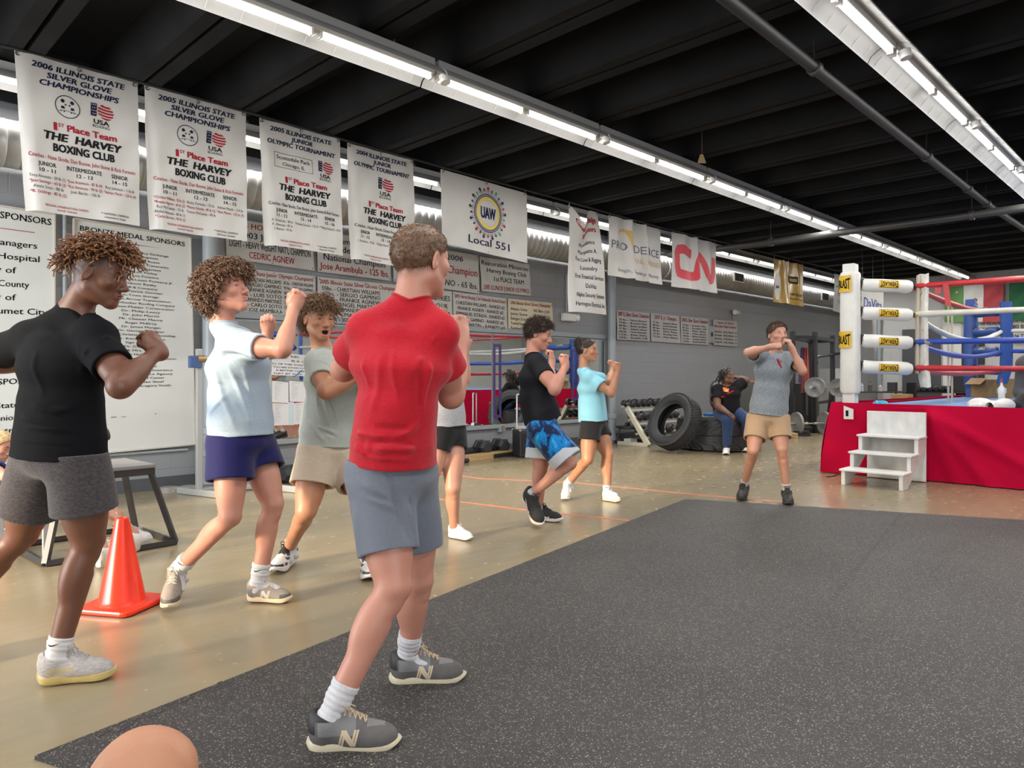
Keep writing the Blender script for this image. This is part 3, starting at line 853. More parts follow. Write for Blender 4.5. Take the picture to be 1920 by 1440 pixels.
wall_banner((951,560),(1034,568),(1036,627),(952,620),'cream wall banner with a red heading above the black tee man',[('2006 Illinois Silver Gloves Champions',0.5,0.11,0.9,0.10,RI)]+[(n_,0.05,0.30+i*0.15,0.36,0.09,KI,0.008,'l')for i,n_ in enumerate(['Alexis Soto','Javier Stone','Sergio Soto','Tavares Negrete','Raymond Jones'])]+[(n_,0.55,0.30+i*0.15,0.4,0.09,KI,0.008,'l')for i,n_ in enumerate(['90 lbs. J.D.','90 Raymond Jr.','101 lbs. R.S.'])],m=M_CREAM,seed=9)
for i,(c,head,pos)in enumerate(((((1155,581),(1217,587),(1218,640),(1156,637)),'2007 IL Silver Gloves Champions','first of the four small white list banners, nearest the drain pipe'),(((1219,587),(1273,593),(1275,644),(1220,640)),'2007 IL Jr. Olympics','second small white list banner from the drain pipe'),(((1275,593),(1327,598),(1328,647),(1276,644)),'2008 IL Silver Gloves Champions','third small white list banner from the drain pipe'),(((1336,599),(1381,603),(1382,650),(1337,647)),'- State of 2010 -','small white list banner farthest right, apart from the other three'))):
 r=random.Random(40+i)
 pool=['Aaleyah Leftoom','Brandon Diaz','Hector Jimenez','Rodelin Hill','Elias Stiny','Daniel Alexander','Brian Jenkins']
 r.shuffle(pool)
 if i<3:
  L=[(head,0.5,0.12,0.94 if i!=1 else 0.76,0.14,RI)]
  for k in range(7-i%2):L+=[('%d lbs. -'%(70+9*k+i),0.06,0.31+k*0.10,0.28,0.065,KI,0.010,'l'),(pool[k],0.40,0.31+k*0.10,0.5,0.065,KI,0.010,'l')]
 else:
  L=[(head,0.5,0.10,0.8,0.08,RI),('Illinois Junior Olympic Champions',0.5,0.24,0.9,0.10,RI)]
  for k in range(4):L+=[(pool[k][:11],0.05,0.46+k*0.135,0.28,0.075,KI,0.010,'l'),('65 lbs. Novice',0.40,0.46+k*0.135,0.42,0.075,KI,0.010,'l'),('1st',0.88,0.46+k*0.135,0.09,0.07,KI,0.01,'l')]
 wall_banner(*c,pos,L,m=mat('grey_white_vinyl',(0.40,0.40,0.395),0.5,noise=0.04),amp=0.008,seed=20+i)
# small fittings on the wall
def emergency_light(px,py,label,conduit_top=None,box=True):
 p=onY(px,py,WL-0.05)
 r=empty('emergency_light',p,label,'emergency light','emergency lights on the wall')
 if box:
  k=MB();k.box((0,0,0),(0.30,0.09,0.13));k.build('housing',M_WHITE,r,bevel=0.015)
  k=MB();k.cyl((0.14,0,0),(0.22,-0.02,0),0.055,0.065,16);k.build('lamp_head',M_WHITE,r,smooth=True)
 else:
  for sx in(-1,1):
   k=MB();k.cyl((0.02*sx,0,0),(0.09*sx,-0.05,-0.01),0.04,0.055,14);k.build('lamp_head',M_WHITE,r,smooth=True)
 k=MB();k.cyl((-0.02,0.03,0.05),(-0.02,0.03,conduit_top-p[2]),0.013,n=8);k.build('conduit',M_GREYP,r,smooth=True)
emergency_light(1066,595,'white emergency light box on the wall above the woman with the bun',2.9)
emergency_light(1378,585,'twin headed emergency light hanging on a conduit, above the rightmost list banner',2.45,box=False)
k=MB();k.box(onY(1333,627,WL-0.03),(0.22,0.05,0.36));sw=k.build('switch_box',M_GREYP,origin=onY(1333,627,WL-0.03),bevel=0.01)
tag(sw,'grey electrical switch box on the wall between two list banners','switch')
k=MB();k.box((-0.01,-0.03,0),(0.05,0.02,0.09));k.build('toggle',M_BLACK,sw)
p=onY(940,803,WL-0.035)
k=MB();k.box(p,(0.12,0.07,0.12));ob=k.build('wall_outlet',M_GREYP,origin=p,bevel=0.01);tag(ob,'grey electrical outlet box under the mirror','outlet')
k=MB();k.box((0,-0.037,0),(0.07,0.006,0.09));k.build('face_plate',M_STEEL,ob)
# ================================================================== banners hanging from the rail
YB=6.43
def hang(TL,TR,BR,BL,wave=None,Y=YB):
 return Sheet(onY(*TL,Y),onY(*TR,Y),onY(*BL,Y),onY(*BR,Y),wave)
def ripple(a,seed,curl=0.0):
 r=random.Random(seed);ph=[r.uniform(0,6.28)for _ in range(3)]
 def f(u,v):
  w=a*(0.6*np.sin(2*np.pi*(0.9*u+0.4*v)+ph[0])+0.4*np.sin(2*np.pi*(1.7*u-0.9*v)+ph[1]))*(0.3+0.7*v)
  w=w+0.25*a*np.sin(2*np.pi*(3.1*u+2.3*v)+ph[2])
  c=np.clip((0.10-u)/0.10,0,1)**2*curl*np.clip(v*1.3,0,1)
  return w-c
 return f
def usa_emblem(s,cx,cy,k,asp):
 """cx, cy fractions; k = size as a fraction of the width"""
# globe with red stripes
 gx,gy,r=cx+0.26*k,cy-0.12*k/asp,0.42*k
 for i in range(5):
  y0=-0.92+i*0.40;y1=y0+0.235
  up,lo=[],[]
  for j in range(11):
   t=-1+2*j/10
   xx0=math.sqrt(max(0,1-y0*y0))*t;xx1=math.sqrt(max(0,1-y1*y1))*t
   up.append((gx+r*xx0,gy+(r*y0+0.10*r*(1-t*t)+0.06*r*t)/asp))
   lo.append((gx+r*xx1,gy+(r*y1+0.10*r*(1-t*t)+0.06*r*t)/asp))
  for j in range(10):s.poly([up[j],lo[j],lo[j+1],up[j+1]],M_RED_INK)
 fx0,fx1,fy0,fy1=cx-0.52*k,cx-0.17*k,cy-0.52*k/asp,cy+0.22*k/asp
 s.poly([(fx0+0.03*k,fy0),(fx0,fy1),(fx1-0.05*k,fy1),(fx1,fy0)],M_NAVY_INK)
 for i in range(4):
  for j in range(3 if i%2==0 else 2):
   s.disc(fx0+(0.07+0.10*j+(0.05 if i%2 else 0))*k,fy0+(0.10+0.17*i)*k/asp,0.030*k,M_VINYL,n=6,layer=2)
 s.text('USA',cx+0.03*k,cy+0.50*k/asp,M_BLACK_INK,w=0.82*k,h=0.26*k/asp,bold=0.03)
 s.text('BOXING.',cx+0.03*k,cy+0.76*k/asp,M_BLACK_INK,w=0.92*k,h=0.15*k/asp,bold=0.006)
def boxers_ring(s,cx,cy,r,asp):
 s.ring(cx,cy,r*0.93,r,M_NAVY_INK,n=40)
 for sg,mm in((-1,M_BLACK_INK),(1,M_NAVY_INK)):
  x=cx+sg*r*0.38
  s.disc(x,cy-r*0.45/asp,r*0.16,mm,n=12)
  s.poly([(x-r*0.12,cy+0.0/asp),(x+r*0.12,cy+0.0/asp),(x+r*0.15,cy+r*0.22/asp),(x-r*0.15,cy+r*0.22/asp)][::-1],mm)
  s.disc(x-sg*r*0.22,cy-r*0.16/asp,r*0.08,mm,n=10)
  s.disc(x-sg*r*0.10,cy+r*0.45/asp,r*0.06,mm,n=8);s.disc(x+sg*r*0.14,cy+r*0.42/asp,r*0.06,mm,n=8)
 for i in range(8):
  t0=math.pi*(0.08+0.105*i);t1=math.pi*(0.08+0.105*(i+1))
  q=[(cx+r*0.85*math.cos(t),cy+(r*0.62-r*0.28*math.sin(t))/asp)for t in(t0,t1)]
  s.poly([q[0],q[1],(q[1][0],q[1][1]+0.035*r/asp),(q[0][0],q[0][1]+0.035*r/asp)],M_GREY_INK)
def grommets(o,s,n=3,top=CEIL):
 k=MB();rl=np.array(rail)
 for i in range(n):
  x=s.w*(0.025+0.95*i/(n-1))
  p=s.pt([(x,s.h*0.985)])[0]
  k.lathe([(0.008,0),(0.018,0.002),(0.018,-0.006)],p,axis=s.push,n=12)
  zr=float(np.interp(p[0],rl[:,0],rl[:,2]))if abs(p[1]-YB)<0.3 else top
  k.cyl(p,np.array([p[0],p[1]if zr==top else YB,zr]),0.003,n=5)
 k.build('grommets',M_GROM,o,origin=(s.TL+s.TR)/2)
def team_banner(TL,TR,BR,BL,label,title,dy,cols,seed,circle=True,place=None,coaches='Coaches - Nate Skoda, Dan Boone, John Stone & Rick Fornuto',notes=None,ink=None):
 s=hang(TL,TR,BR,BL,ripple(0.018,seed,0.10))
 asp=s.h/s.w
 for i,(t,w)in enumerate(title):s.text(t,0.50,0.055+0.052*i,M_NAVY_INK,w=w,h=0.036,bold=0.035,shear=0.18)
 if circle:
  boxers_ring(s,0.385,0.285,0.105,asp);usa_emblem(s,0.665,0.275,0.17,asp)
 elif place:
  s.rect(0.14,0.238,0.62,0.242,M_GREY_INK);s.rect(0.14,0.352,0.62,0.355,M_GREY_INK);s.rect(0.14,0.24,0.145,0.355,M_GREY_INK);s.rect(0.615,0.24,0.62,0.355,M_GREY_INK)
  s.text(place[0],0.38,0.272,M_BLACK_INK,w=0.42,h=0.030,bold=0.012);s.text(place[1],0.38,0.322,M_BLACK_INK,w=0.28,h=0.028,bold=0.012)
  usa_emblem(s,0.78,0.29,0.17,asp)
 else:
  usa_emblem(s,0.53,0.30,0.20,asp)
 y0=dy
 s.text('1',0.275,y0+0.002,M_RED_INK,w=0.030,h=0.048,bold=0.05);s.text('ST',0.325,y0-0.012,M_RED_INK,w=0.050,h=0.022,bold=0.02)
 s.text('Place Team',0.585,y0,M_RED_INK,w=0.43,h=0.042,bold=0.04)
 s.text('THE  HARVEY',0.51,y0+0.068,M_BLACK_INK,w=0.67,h=0.050,bold=0.05,shear=0.18)
 s.text('BOXING CLUB',0.51,y0+0.140,M_BLACK_INK,w=0.53,h=0.050,bold=0.05,shear=0.05)
 s.text(coaches,0.50,y0+0.212,M_RED_INK if circle else M_BLACK_INK,w=0.92,h=0.026,bold=0.012)
 xs=(0.185,0.50,0.815)
 for(hd,age,lst),x in zip(cols,xs):
  s.text(hd,x,y0+0.262,M_BLACK_INK,w=0.025*len(hd),h=0.027,bold=0.02)
  s.text(age,x,y0+0.302,M_BLACK_INK,w=0.135,h=0.025,bold=0.02)
  for j,(nm,red)in enumerate(lst):
   s.text(nm,x,y0+0.345+0.034*j,M_RED_INK if red else M_GREY_INK,w=min(0.30,0.0135*len(nm)),h=0.020,bold=0.008)
 s.text('*REGIONAL WINNER/NATIONAL RANKING',0.33,0.952,M_RED_INK,w=0.38,h=0.015,bold=0.008);s.text(notes[0],0.33,0.975,M_RED_INK,w=0.17,h=0.014,bold=0.006)
 s.text('** NATIONAL CHAMPION',0.76,0.952,M_BLACK_INK,w=0.26,h=0.015,bold=0.006);s.text(notes[1],0.76,0.975,M_BLACK_INK,w=0.2,h=0.014,bold=0.006)
 o=s.build('hanging_banner',M_VINYL,label,'banner','boxing banners hanging from the rail',nx=28,ny=24)
 grommets(o,s)
 return o
SG=lambda y:[(y+' ILLINOIS STATE',0.77),('SILVER GLOVE',0.54),('CHAMPIONSHIPS',0.66)]
JO=lambda y:[(y+' ILLINOIS STATE',0.77),('JUNIOR',0.27),('OLYMPIC TOURNAMENT',0.86)]
team_banner((27,93),(258,156),(262,424),(54,392),'white 2006 silver glove team banner, leftmost of the hanging row',SG('2006'),0.425,[('JUNIOR','10 - 11',[('Troy Almousa - 50 lb (1)',0),('*Juan Santiago - 65 lb (3)',1),('Alexis Soto - 80 lb',0),('*R. Giddings - 85 lb (2)',1)]),('INTERMEDIATE','12 - 13',[('*Jose Arambula - 85 lb (4)',1),('*Kal Almousa - 90 lb (5)',1),('Josh Bardo - 106 lb',0)]),('SENIOR','14 - 15',[('Roy Johnson - 116 lb',0),('*Adrian Marsh - 125 lb (4)',1)])],1,notes=('Norfolk, Nebraska','Independence, Kansas'))
team_banner((271,160),(461,211),(463,453),(287,428),'white 2005 silver glove team banner, second in the hanging row',SG('2005'),0.425,[('JUNIOR','10 - 11',[('*Christian Williams - 50 lb (2)',1),('*Frankie Agnew - 60 lb (2)',1),('Roy McCauley - 70 lb',0),('Khaled Almousa - 80 lb (1)',0),('*Carlos Barrera - 90 lb (2)',1)]),('INTERMEDIATE','12 - 13',[('Ricky Fornuto - 75 lb',0),('*Manny Estrada - 80 lb (2)',1),('Trevor McCauley - 90 lb',0)]),('SENIOR','14 - 15',[('Adrian Marsh - 119 lb',0),('*Alex Martin - 132 lb (3)',1)])],2,notes=('Scottsbluff, Nebraska','Johnson, Kansas'))
team_banner((486,221),(637,261),(643,480),(507,458),'white 2005 junior Olympic team banner with a park name box, third in the hanging row',JO('2005'),0.445,[('JUNIOR','11 - 12',[('A. Arambula - 80 lb',0),('K. Almousa - 85 lb',0),('J. Ramos - 95 lb',0)]),('INTERMEDIATE','13 - 14',[('Emanuel Estrada - 125 lb',0)]),('SENIOR','15 - 16',[('**Tiffany Perez (F) - 110 lb',0)])],3,circle=False,place=('Scottsdale Park','Chicago, IL'),notes=('Regional Champ','National Champ'))
team_banner((651,268),(775,301),(778,508),(668,484),'white 2004 junior Olympic team banner right above the red tee man\'s head',JO('2004'),0.485,[('JUNIOR','11 - 12',[('J. Arambula - 75 lb',0)]),('INTERMEDIATE','13 - 14',[('*Kaliel Marsh - 114 lb',0)]),('SENIOR','15 - 16',[])],4,circle=False,coaches='Coaches - Nate Skoda, Daniel Boone & R. Fornuto',notes=('Regional Champ','National Champ'))
# union banner
s=hang((827,317),(988,363),(989,493),(828,455),ripple(0.012,6))
asp=s.h/s.w;cx,cy=0.515,0.435
R0=0.165
s.ring(cx,cy,R0*0.84,R0,M_SLATE_INK,n=48);s.ring(cx,cy,R0*0.905,R0*0.925,M_VINYL,n=48,layer=2)
s.ring(cx,cy,R0*0.70,R0*0.83,M_YEL_INK,n=48)
for i in range(32):
 t=2*math.pi*i/32
 f=lambda r,tt:(cx+r*math.cos(tt),cy+r*math.sin(tt)/asp)
 s.poly([f(R0*0.63,t),f(R0*0.71,t-0.06),f(R0*0.71,t+0.06)],M_YEL_INK)
pc=[M_RED_INK,M_NAVY_INK,M_GREEN_INK,M_BLACK_INK,M_NAVY_INK,M_RED_INK,M_NAVY_INK,M_GREEN_INK]
for i in range(26):
 t=2*math.pi*i/26-math.pi/2
 mm=pc[i%8]if i%3 else M_NAVY_INK
 big=1.0 if i%2==0 else 0.7
 if i==0:mm=M_RED_INK
 f=lambda r,a:(cx+r*math.cos(t)-a*math.sin(t),cy+(r*math.sin(t)+a*math.cos(t))/asp)
 b0=R0*1.04;hh=R0*0.34*big;w=R0*0.13*big
 s.poly([f(b0+hh,0),f(b0+hh*0.62,-w*0.9),f(b0+hh*0.62,w*0.9)],mm)
 s.poly([f(b0+hh*0.66,-w*0.25),f(b0+hh*0.30,-w*0.3),f(b0+hh*0.30,w*0.3),f(b0+hh*0.66,w*0.25)][::-1],mm)
 for sg in(-1,1):
  s.poly([f(b0+hh*0.34,sg*w*0.05),f(b0,sg*w*0.75),f(b0,sg*w*0.35)],mm)
  s.poly([f(b0+hh*0.58,sg*w*0.2),f(b0+hh*0.25,sg*w*1.15),f(b0+hh*0.22,sg*w*0.9)],mm)
s.text('UAW',cx,cy,M_NAVY_INK,w=0.175,h=0.155,bold=0.05)
s.text('Local 551',0.53,0.845,M_NAVY_INK,w=0.49,h=0.105,bold=0.016)
for gx,gy in((0.52,0.975),(0.985,0.97)):s.disc(gx,gy,0.006,M_GROM,n=8)
o=s.build('hanging_banner',M_VINYL,'broad white UAW Local 551 union banner with a gear emblem ringed by figures','banner','boxing banners hanging from the rail',nx=24,ny=16);grommets(o,s)
def folds(list_,a=0.05):
 """list of (u0, slant, width, amp): vertical folds"""
 def f(u,v):
  w=np.zeros_like(u)
  for u0,sl,wd,am in list_:
   x=(u-u0-sl*v)/wd
   w=w+am*np.exp(-x*x)
  return w+a*0.25*np.sin(2*np.pi*(1.3*u+0.7*v))
 return f
# badge sponsors banner (its top sags in a V)
def sagV(u,v):
 top=np.clip(1-v*3.2,0,1)
 d=0.10*np.exp(-((u-0.32)/0.22)**2)*top
 off=np.zeros((len(u),3));off[:,2]=-0.26*np.exp(-((u-0.34)/0.20)**2)*np.clip(1-v*1.6,0,1)**1.5
 return d+0.02*np.sin(5*u+6*v)-0.10*np.clip((0.12-u)/0.12,0,1)**2*v,off
s=hang((1065,383),(1122,398),(1139,590),(1077,584),sagV)
s.text('Golden Badge',0.52,0.085,RI,w=0.78,h=0.055,bold=0.035);s.text('Sponsors',0.60,0.175,RI,w=0.55,h=0.05,bold=0.035)
for i,(tx,w)in enumerate((('Providence',0.52),('Marquette A.',0.58),('Fox Cove & Rigging',0.76),('Laundry',0.48),('First Financial Services',0.82),('DaVita',0.3),('Alpha Security Systems',0.84),('Harrington Electrical, Inc.',0.90))):
 s.text(tx,0.53,0.30+i*0.088,N_,w=w,h=0.042,bold=0.012,shear=0.1)
o=s.build('hanging_banner',M_VINYL,'narrow white badge sponsors banner sagging at its top, right of the union banner','banner','boxing banners hanging from the rail',nx=20,ny=30,curl=0.04);grommets(o,s,2)
# bank banner
s=hang((1140,404),(1237,431),(1242,534),(1140,516),folds([(0.36,0.03,0.05,0.09),(0.66,0.02,0.04,0.07),(0.12,0,0.1,0.03)]))
s.text('PRO  IDENCE',0.5,0.46,M_SLATE_INK,w=0.92,h=0.135,bold=0.0)
sw=[(0.13,0.30),(0.17,0.20),(0.26,0.16),(0.36,0.19),(0.385,0.36),(0.44,0.30),(0.50,0.24),(0.46,0.33),(0.385,0.54),(0.33,0.30),(0.30,0.225),(0.24,0.215),(0.17,0.25)]
for a_,b_,c_,d_ in((0,1,11,12),(1,2,10,11),(2,3,9,10),(3,4,8,9),(4,5,7,8)):s.poly([sw[a_],sw[d_],sw[c_],sw[b_]],M_GOLD_INK)
s.text('BANK & TRUST',0.70,0.66,M_GOLD_INK,w=0.58,h=0.09,bold=0.0)
s.text('Strength, Stewardship and Security',0.55,0.87,M_GREY_INK,w=0.78,h=0.06,bold=0.0)
o=s.build('hanging_banner',M_VINYL,'glossy white bank banner with a gold swoosh and deep vertical folds','banner','boxing banners hanging from the rail',nx=60,ny=14,curl=0.03);grommets(o,s)
# railway banner
s=hang((1259,435),(1341,457),(1345,550),(1260,537),folds([(0.50,0.0,0.05,0.08),(0.25,0.05,0.1,0.03),(0.8,-0.05,0.08,0.03)]))
def stroke(s,pts,wd,m,layer=1):
 P_=[np.array(p,float)*(s.w,s.h)for p in pts]
 L,Rr=[],[]
 for i,p in enumerate(P_):
  d=unit(np.append(P_[min(i+1,len(P_)-1)]-P_[max(i-1,0)],0))[:2];n_=np.array([-d[1],d[0]])*wd*s.w/2
  L.append((p+n_)/(s.w,s.h));Rr.append((p-n_)/(s.w,s.h))
 for i in range(len(P_)-1):s.poly([L[i],Rr[i],Rr[i+1],L[i+1]],m,layer)
cn=[(0.42,0.33),(0.22,0.27),(0.13,0.29),(0.10,0.36),(0.115,0.60),(0.15,0.72),(0.24,0.745),(0.36,0.76),(0.45,0.75),(0.49,0.68),(0.52,0.45),(0.545,0.34),(0.60,0.33),(0.66,0.42),(0.76,0.66),(0.83,0.77),(0.89,0.74),(0.92,0.62),(0.925,0.30)]
sm_=[]
for i in range(len(cn)-1):
 for t in(0,0.5):sm_.append(tuple(np.array(cn[i])*(1-t)+np.array(cn[i+1])*t))
sm_.append(cn[-1])
stroke(s,sm_,0.105,mat('red_ink_bright',(0.50,0.012,0.03),0.45))
o=s.build('hanging_banner',M_VINYL,'white banner with the fat red CN letters','banner','boxing banners hanging from the rail',nx=48,ny=14,curl=0.03);grommets(o,s)
# gold plastic banner
s=hang((1450,486),(1505,497),(1507,575),(1451,566),folds([(0.25,0.06,0.06,0.06),(0.45,-0.05,0.05,0.05),(0.72,0.04,0.07,0.05)]))
s.rect(0.42,0.33,0.72,0.50,M_BLACK_INK);s.text('CORNER',0.57,0.415,M_GOLD_INK,w=0.26,h=0.07,bold=0.02,layer=2)
s.disc(0.12,0.62,0.10,M_VINYL,n=20,ar=2.0);s.text('Jets',0.12,0.62,M_BLACK_INK,w=0.12,h=0.08,bold=0.02,layer=2)
s.text('1-800-JJ-BOXIT',0.74,0.75,M_BLACK_INK,w=0.46,h=0.055,bold=0.02);s.text('www.gymbanner.com',0.70,0.85,M_BLACK_INK,w=0.54,h=0.045,bold=0.008)
o=s.build('hanging_banner',mat('gold_vinyl',(0.30,0.185,0.03),0.22,noise=0.1),'shiny gold plastic banner hanging near the ring post','banner','boxing banners hanging from the rail',nx=40,ny=14,curl=0.03);grommets(o,s)
# bank banner behind the post
s=hang((1564,513),(1632,531),(1632,600),(1563,583),folds([(0.3,0.1,0.1,0.05)]))
s.text('FIFTH THIRD BANK',0.53,0.50,M_NAVY_INK,w=0.86,h=0.13,bold=0.0);s.text('The things we do for dreams.',0.5,0.72,M_GREY_INK,w=0.8,h=0.08,bold=0.0)
stroke(s,[(0.03,0.34),(0.2,0.30),(0.45,0.31)],0.02,M_GREEN_INK)
o=s.build('hanging_banner',mat('grey_vinyl',(0.36,0.37,0.36),0.4),'grey white bank banner half hidden behind the white ring post','banner','boxing banners hanging from the rail',nx=24,ny=10);grommets(o,s)
# clinic banner seen between the turnbuckles
s=Sheet(P(1616,520,16.0),P(1657,533,16.3),P(1615,586,16.0),P(1656,592,16.3),None,push=-FWD)
s.text('DaVita',0.52,0.69,M_BLUE_INK,w=0.84,h=0.30,bold=0.02)
o=s.build('hanging_banner',M_VINYL,'white clinic banner with blue lettering seen between the upper turnbuckle pads','banner','boxing banners hanging from the rail',nx=6,ny=6);grommets(o,s)
# tag dangling from the ceiling
p=onZ(1316,296,STEM-0.15)
k=MB();k.cyl(p+(0,0,CEIL-p[2]),p+(0,0,0.03),0.002,n=5);k.prism([(-0.02,0.04),(0.015,0.04),(0.05,-0.06),(-0.05,-0.06)],p,RGT,UPV,FWD*0.004)
tag(k.build('paper_tag',mat('tan_tag',(0.40,0.28,0.13),0.6),origin=p),'small tan tag dangling from the black ceiling','tag')
# ================================================================== soft shapes: blended solids turned into one mesh
def smin(a,b,k):
 h=np.clip(0.5+0.5*(a-b)/k,0,1)
 return a+(b-a)*h-k*h*(1-h)
class Field:
 def __init__(s,lo,hi,v):
  s.v=float(v);s.lo=np.asarray(lo,float)
  s.n=np.maximum(4,np.ceil((np.asarray(hi,float)-s.lo)/v).astype(int)+1)
  s.D=np.full(s.n,0.25,np.float32)
 def _win(s,lo,hi,pad):
  a=np.clip(np.floor((lo-pad-s.lo)/s.v).astype(int),0,s.n)
  b=np.clip(np.ceil((hi+pad-s.lo)/s.v).astype(int)+1,0,s.n)
  if np.any(b-a<1):return None
  ax=[(s.lo[i]+s.v*np.arange(a[i],b[i])).astype(np.float32)for i in range(3)]
  return(slice(a[0],b[0]),slice(a[1],b[1]),slice(a[2],b[2])),np.meshgrid(*ax,indexing='ij',sparse=True)
 def _put(s,sl,d,k,op):
  T=s.D[sl];d=d.astype(np.float32,copy=False);k=np.float32(k)
  if op=='u':s.D[sl]=smin(T,d,k)
  elif op=='s':s.D[sl]=-smin(-T,d,k)
  elif op=='i':s.D[sl]=-smin(-T,-d,k)
 def cone(s,a,b,ra,rb,k=0.012,op='u'):
  a=np.asarray(a,float);b=np.asarray(b,float);rm=max(ra,rb)
  w=s._win(np.minimum(a,b)-rm,np.maximum(a,b)+rm,max(k,3*s.v))
  if w is None:return s
  sl,(x,y,z)=w;d=b-a;L2=max(float(d@d),1e-9)
  t=np.clip(((x-a[0])*d[0]+(y-a[1])*d[1]+(z-a[2])*d[2])/L2,0,1)
  q=np.sqrt((x-a[0]-t*d[0])**2+(y-a[1]-t*d[1])**2+(z-a[2]-t*d[2])**2)-(ra+(rb-ra)*t)
  s._put(sl,q,k,op);return s
 def ell(s,c,r,axes=None,k=0.012,op='u'):
  c=np.asarray(c,float);r=np.asarray(r,float)if hasattr(r,'__len__')else np.full(3,float(r))
  A=np.eye(3)if axes is None else np.asarray(axes,float)
  ext=np.sqrt(((A*r[:,None])**2).sum(0))
  w=s._win(c-ext,c+ext,max(k,3*s.v))
  if w is None:return s
  sl,(x,y,z)=w;X,Y,Z=x-c[0],y-c[1],z-c[2]
  p=[A[i][0]*X+A[i][1]*Y+A[i][2]*Z for i in range(3)]
  k0=np.sqrt(sum((p[i]/r[i])**2 for i in range(3)));k1=np.sqrt(sum((p[i]/r[i]**2)**2 for i in range(3)))
  s._put(sl,k0*(k0-1)/np.maximum(k1,1e-6),k,op);return s
 def ecap(s,a,b,side,ra,rb,k=0.02,op='u',endk=0.6):
  """tapered limb with an elliptic section: ra, rb = (lateral, depth) radii at a and b; rounded ends"""
  a=np.asarray(a,float);b=np.asarray(b,float);d=b-a;L=np.linalg.norm(d);ax=d/max(L,1e-6)
  u=unit(np.asarray(side,float)-ax*np.dot(side,ax));v=np.cross(ax,u);rm=max(ra[0],ra[1],rb[0],rb[1])
  w=s._win(np.minimum(a,b)-rm,np.maximum(a,b)+rm,max(k,3*s.v))
  if w is None:return s
  sl,(x,y,z)=w;X,Y,Z=x-a[0],y-a[1],z-a[2]
  h=X*ax[0]+Y*ax[1]+Z*ax[2];t=np.clip(h/max(L,1e-6),0,1);o=h-t*L
  pu=X*u[0]+Y*u[1]+Z*u[2];pv=X*v[0]+Y*v[1]+Z*v[2]
  ru=ra[0]+(rb[0]-ra[0])*t;rv=ra[1]+(rb[1]-ra[1])*t;ro=endk*np.minimum(ru,rv)
  k0=np.sqrt((pu/ru)**2+(pv/rv)**2+(o/ro)**2);k1=np.sqrt((pu/ru**2)**2+(pv/rv**2)**2+(o/ro**2)**2)
  s._put(sl,k0*(k0-1)/np.maximum(k1,1e-6),k,op);return s
 def plane(s,p,n,k=0.002,within=None):
  """cut away everything on the side n points to"""
  n=unit(n).astype(np.float32);p=np.asarray(p,np.float32)
  w=s._win(s.lo,s.lo+s.v*s.n,0)if within is None else s._win(np.asarray(within[0]),np.asarray(within[1]),0)
  if w is None:return s
  sl,(x,y,z)=w
  d=(x-p[0])*n[0]+(y-p[1])*n[1]+(z-p[2])*n[2]
  s._put(sl,np.ascontiguousarray(np.broadcast_to(d,s.D[sl].shape)),k,'i');return s
 def mesh(s):
  D=s.D.copy();D[0],D[-1]=0.25,0.25;D[:,0],D[:,-1]=0.25,0.25;D[:,:,0],D[:,:,-1]=0.25,0.25
  S=(D<0);nx,ny,nz=D.shape
  c=np.zeros((nx-1,ny-1,nz-1),np.uint8)
  for i in(0,1):
   for j in(0,1):
    for k in(0,1):c+=S[i:nx-1+i,j:ny-1+j,k:nz-1+k]
  idx=np.argwhere((c>0)&(c<8));N=len(idx)
  ids=np.full(c.shape,-1,np.int32);ids[idx[:,0],idx[:,1],idx[:,2]]=np.arange(N)
  acc=np.zeros((N,3),np.float32);cnt=np.zeros(N,np.float32)
  I,J,K=idx.T
  val={}
  for i in(0,1):
   for j in(0,1):
    for k in(0,1):val[(i,j,k)]=D[I+i,J+j,K+k]
  for p in val:
   for a in range(3):
    if p[a]==0:
     q=list(p);q[a]=1;q=tuple(q);da,db=val[p],val[q]
     m=(da<0)!=(db<0);t=np.where(m,da/np.where(m,da-db,1),0)
     for x in range(3):acc[:,x]+=np.where(m,p[x]+(t if x==a else 0),0)
     cnt+=m
  V=s.lo+s.v*(idx+acc/np.maximum(cnt,1)[:,None])
  F=[]
  for a in range(3):
   b,cc=(a+1)%3,(a+2)%3
   s0=[slice(1,-1)]*3;s1=[slice(1,-1)]*3
   s0[a]=slice(0,-1);s1[a]=slice(1,None)
   A,B=S[tuple(s0)],S[tuple(s1)]
   for flip,m in((False,A&~B),(True,~A&B)):
    e=np.argwhere(m)
    if not len(e):continue
    e[:,b]+=1;e[:,cc]+=1
    def g(db,dc):
     q=e.copy();q[:,b]+=db;q[:,cc]+=dc
     return ids[q[:,0],q[:,1],q[:,2]]
    quad=np.stack([g(-1,-1),g(0,-1),g(0,0),g(-1,0)],1)
    F.append(quad[:,::-1]if flip else quad)
  F=np.concatenate(F);F=F[(F>=0).all(1)]
  return V,F
def vnormals(V,F):
 a=np.cross(V[F[:,2]]-V[F[:,0]],V[F[:,3]]-V[F[:,1]]);N=np.zeros_like(V)
 for i in range(4):np.add.at(N,F[:,i],a)
 return N/(np.linalg.norm(N,axis=1,keepdims=True)+1e-12)
def relax(V,F,it=2,lam=0.5):
 e=np.concatenate([F[:,[0,1]],F[:,[1,2]],F[:,[2,3]],F[:,[3,0]]])
 n=len(V);deg=np.bincount(e[:,0],minlength=n)+np.bincount(e[:,1],minlength=n)
 for _ in range(it):
  A=np.stack([np.bincount(e[:,0],V[e[:,1],x],n)+np.bincount(e[:,1],V[e[:,0],x],n)for x in range(3)],1)
  V=V*(1-lam)+lam*A/np.maximum(deg,1)[:,None]
 return V
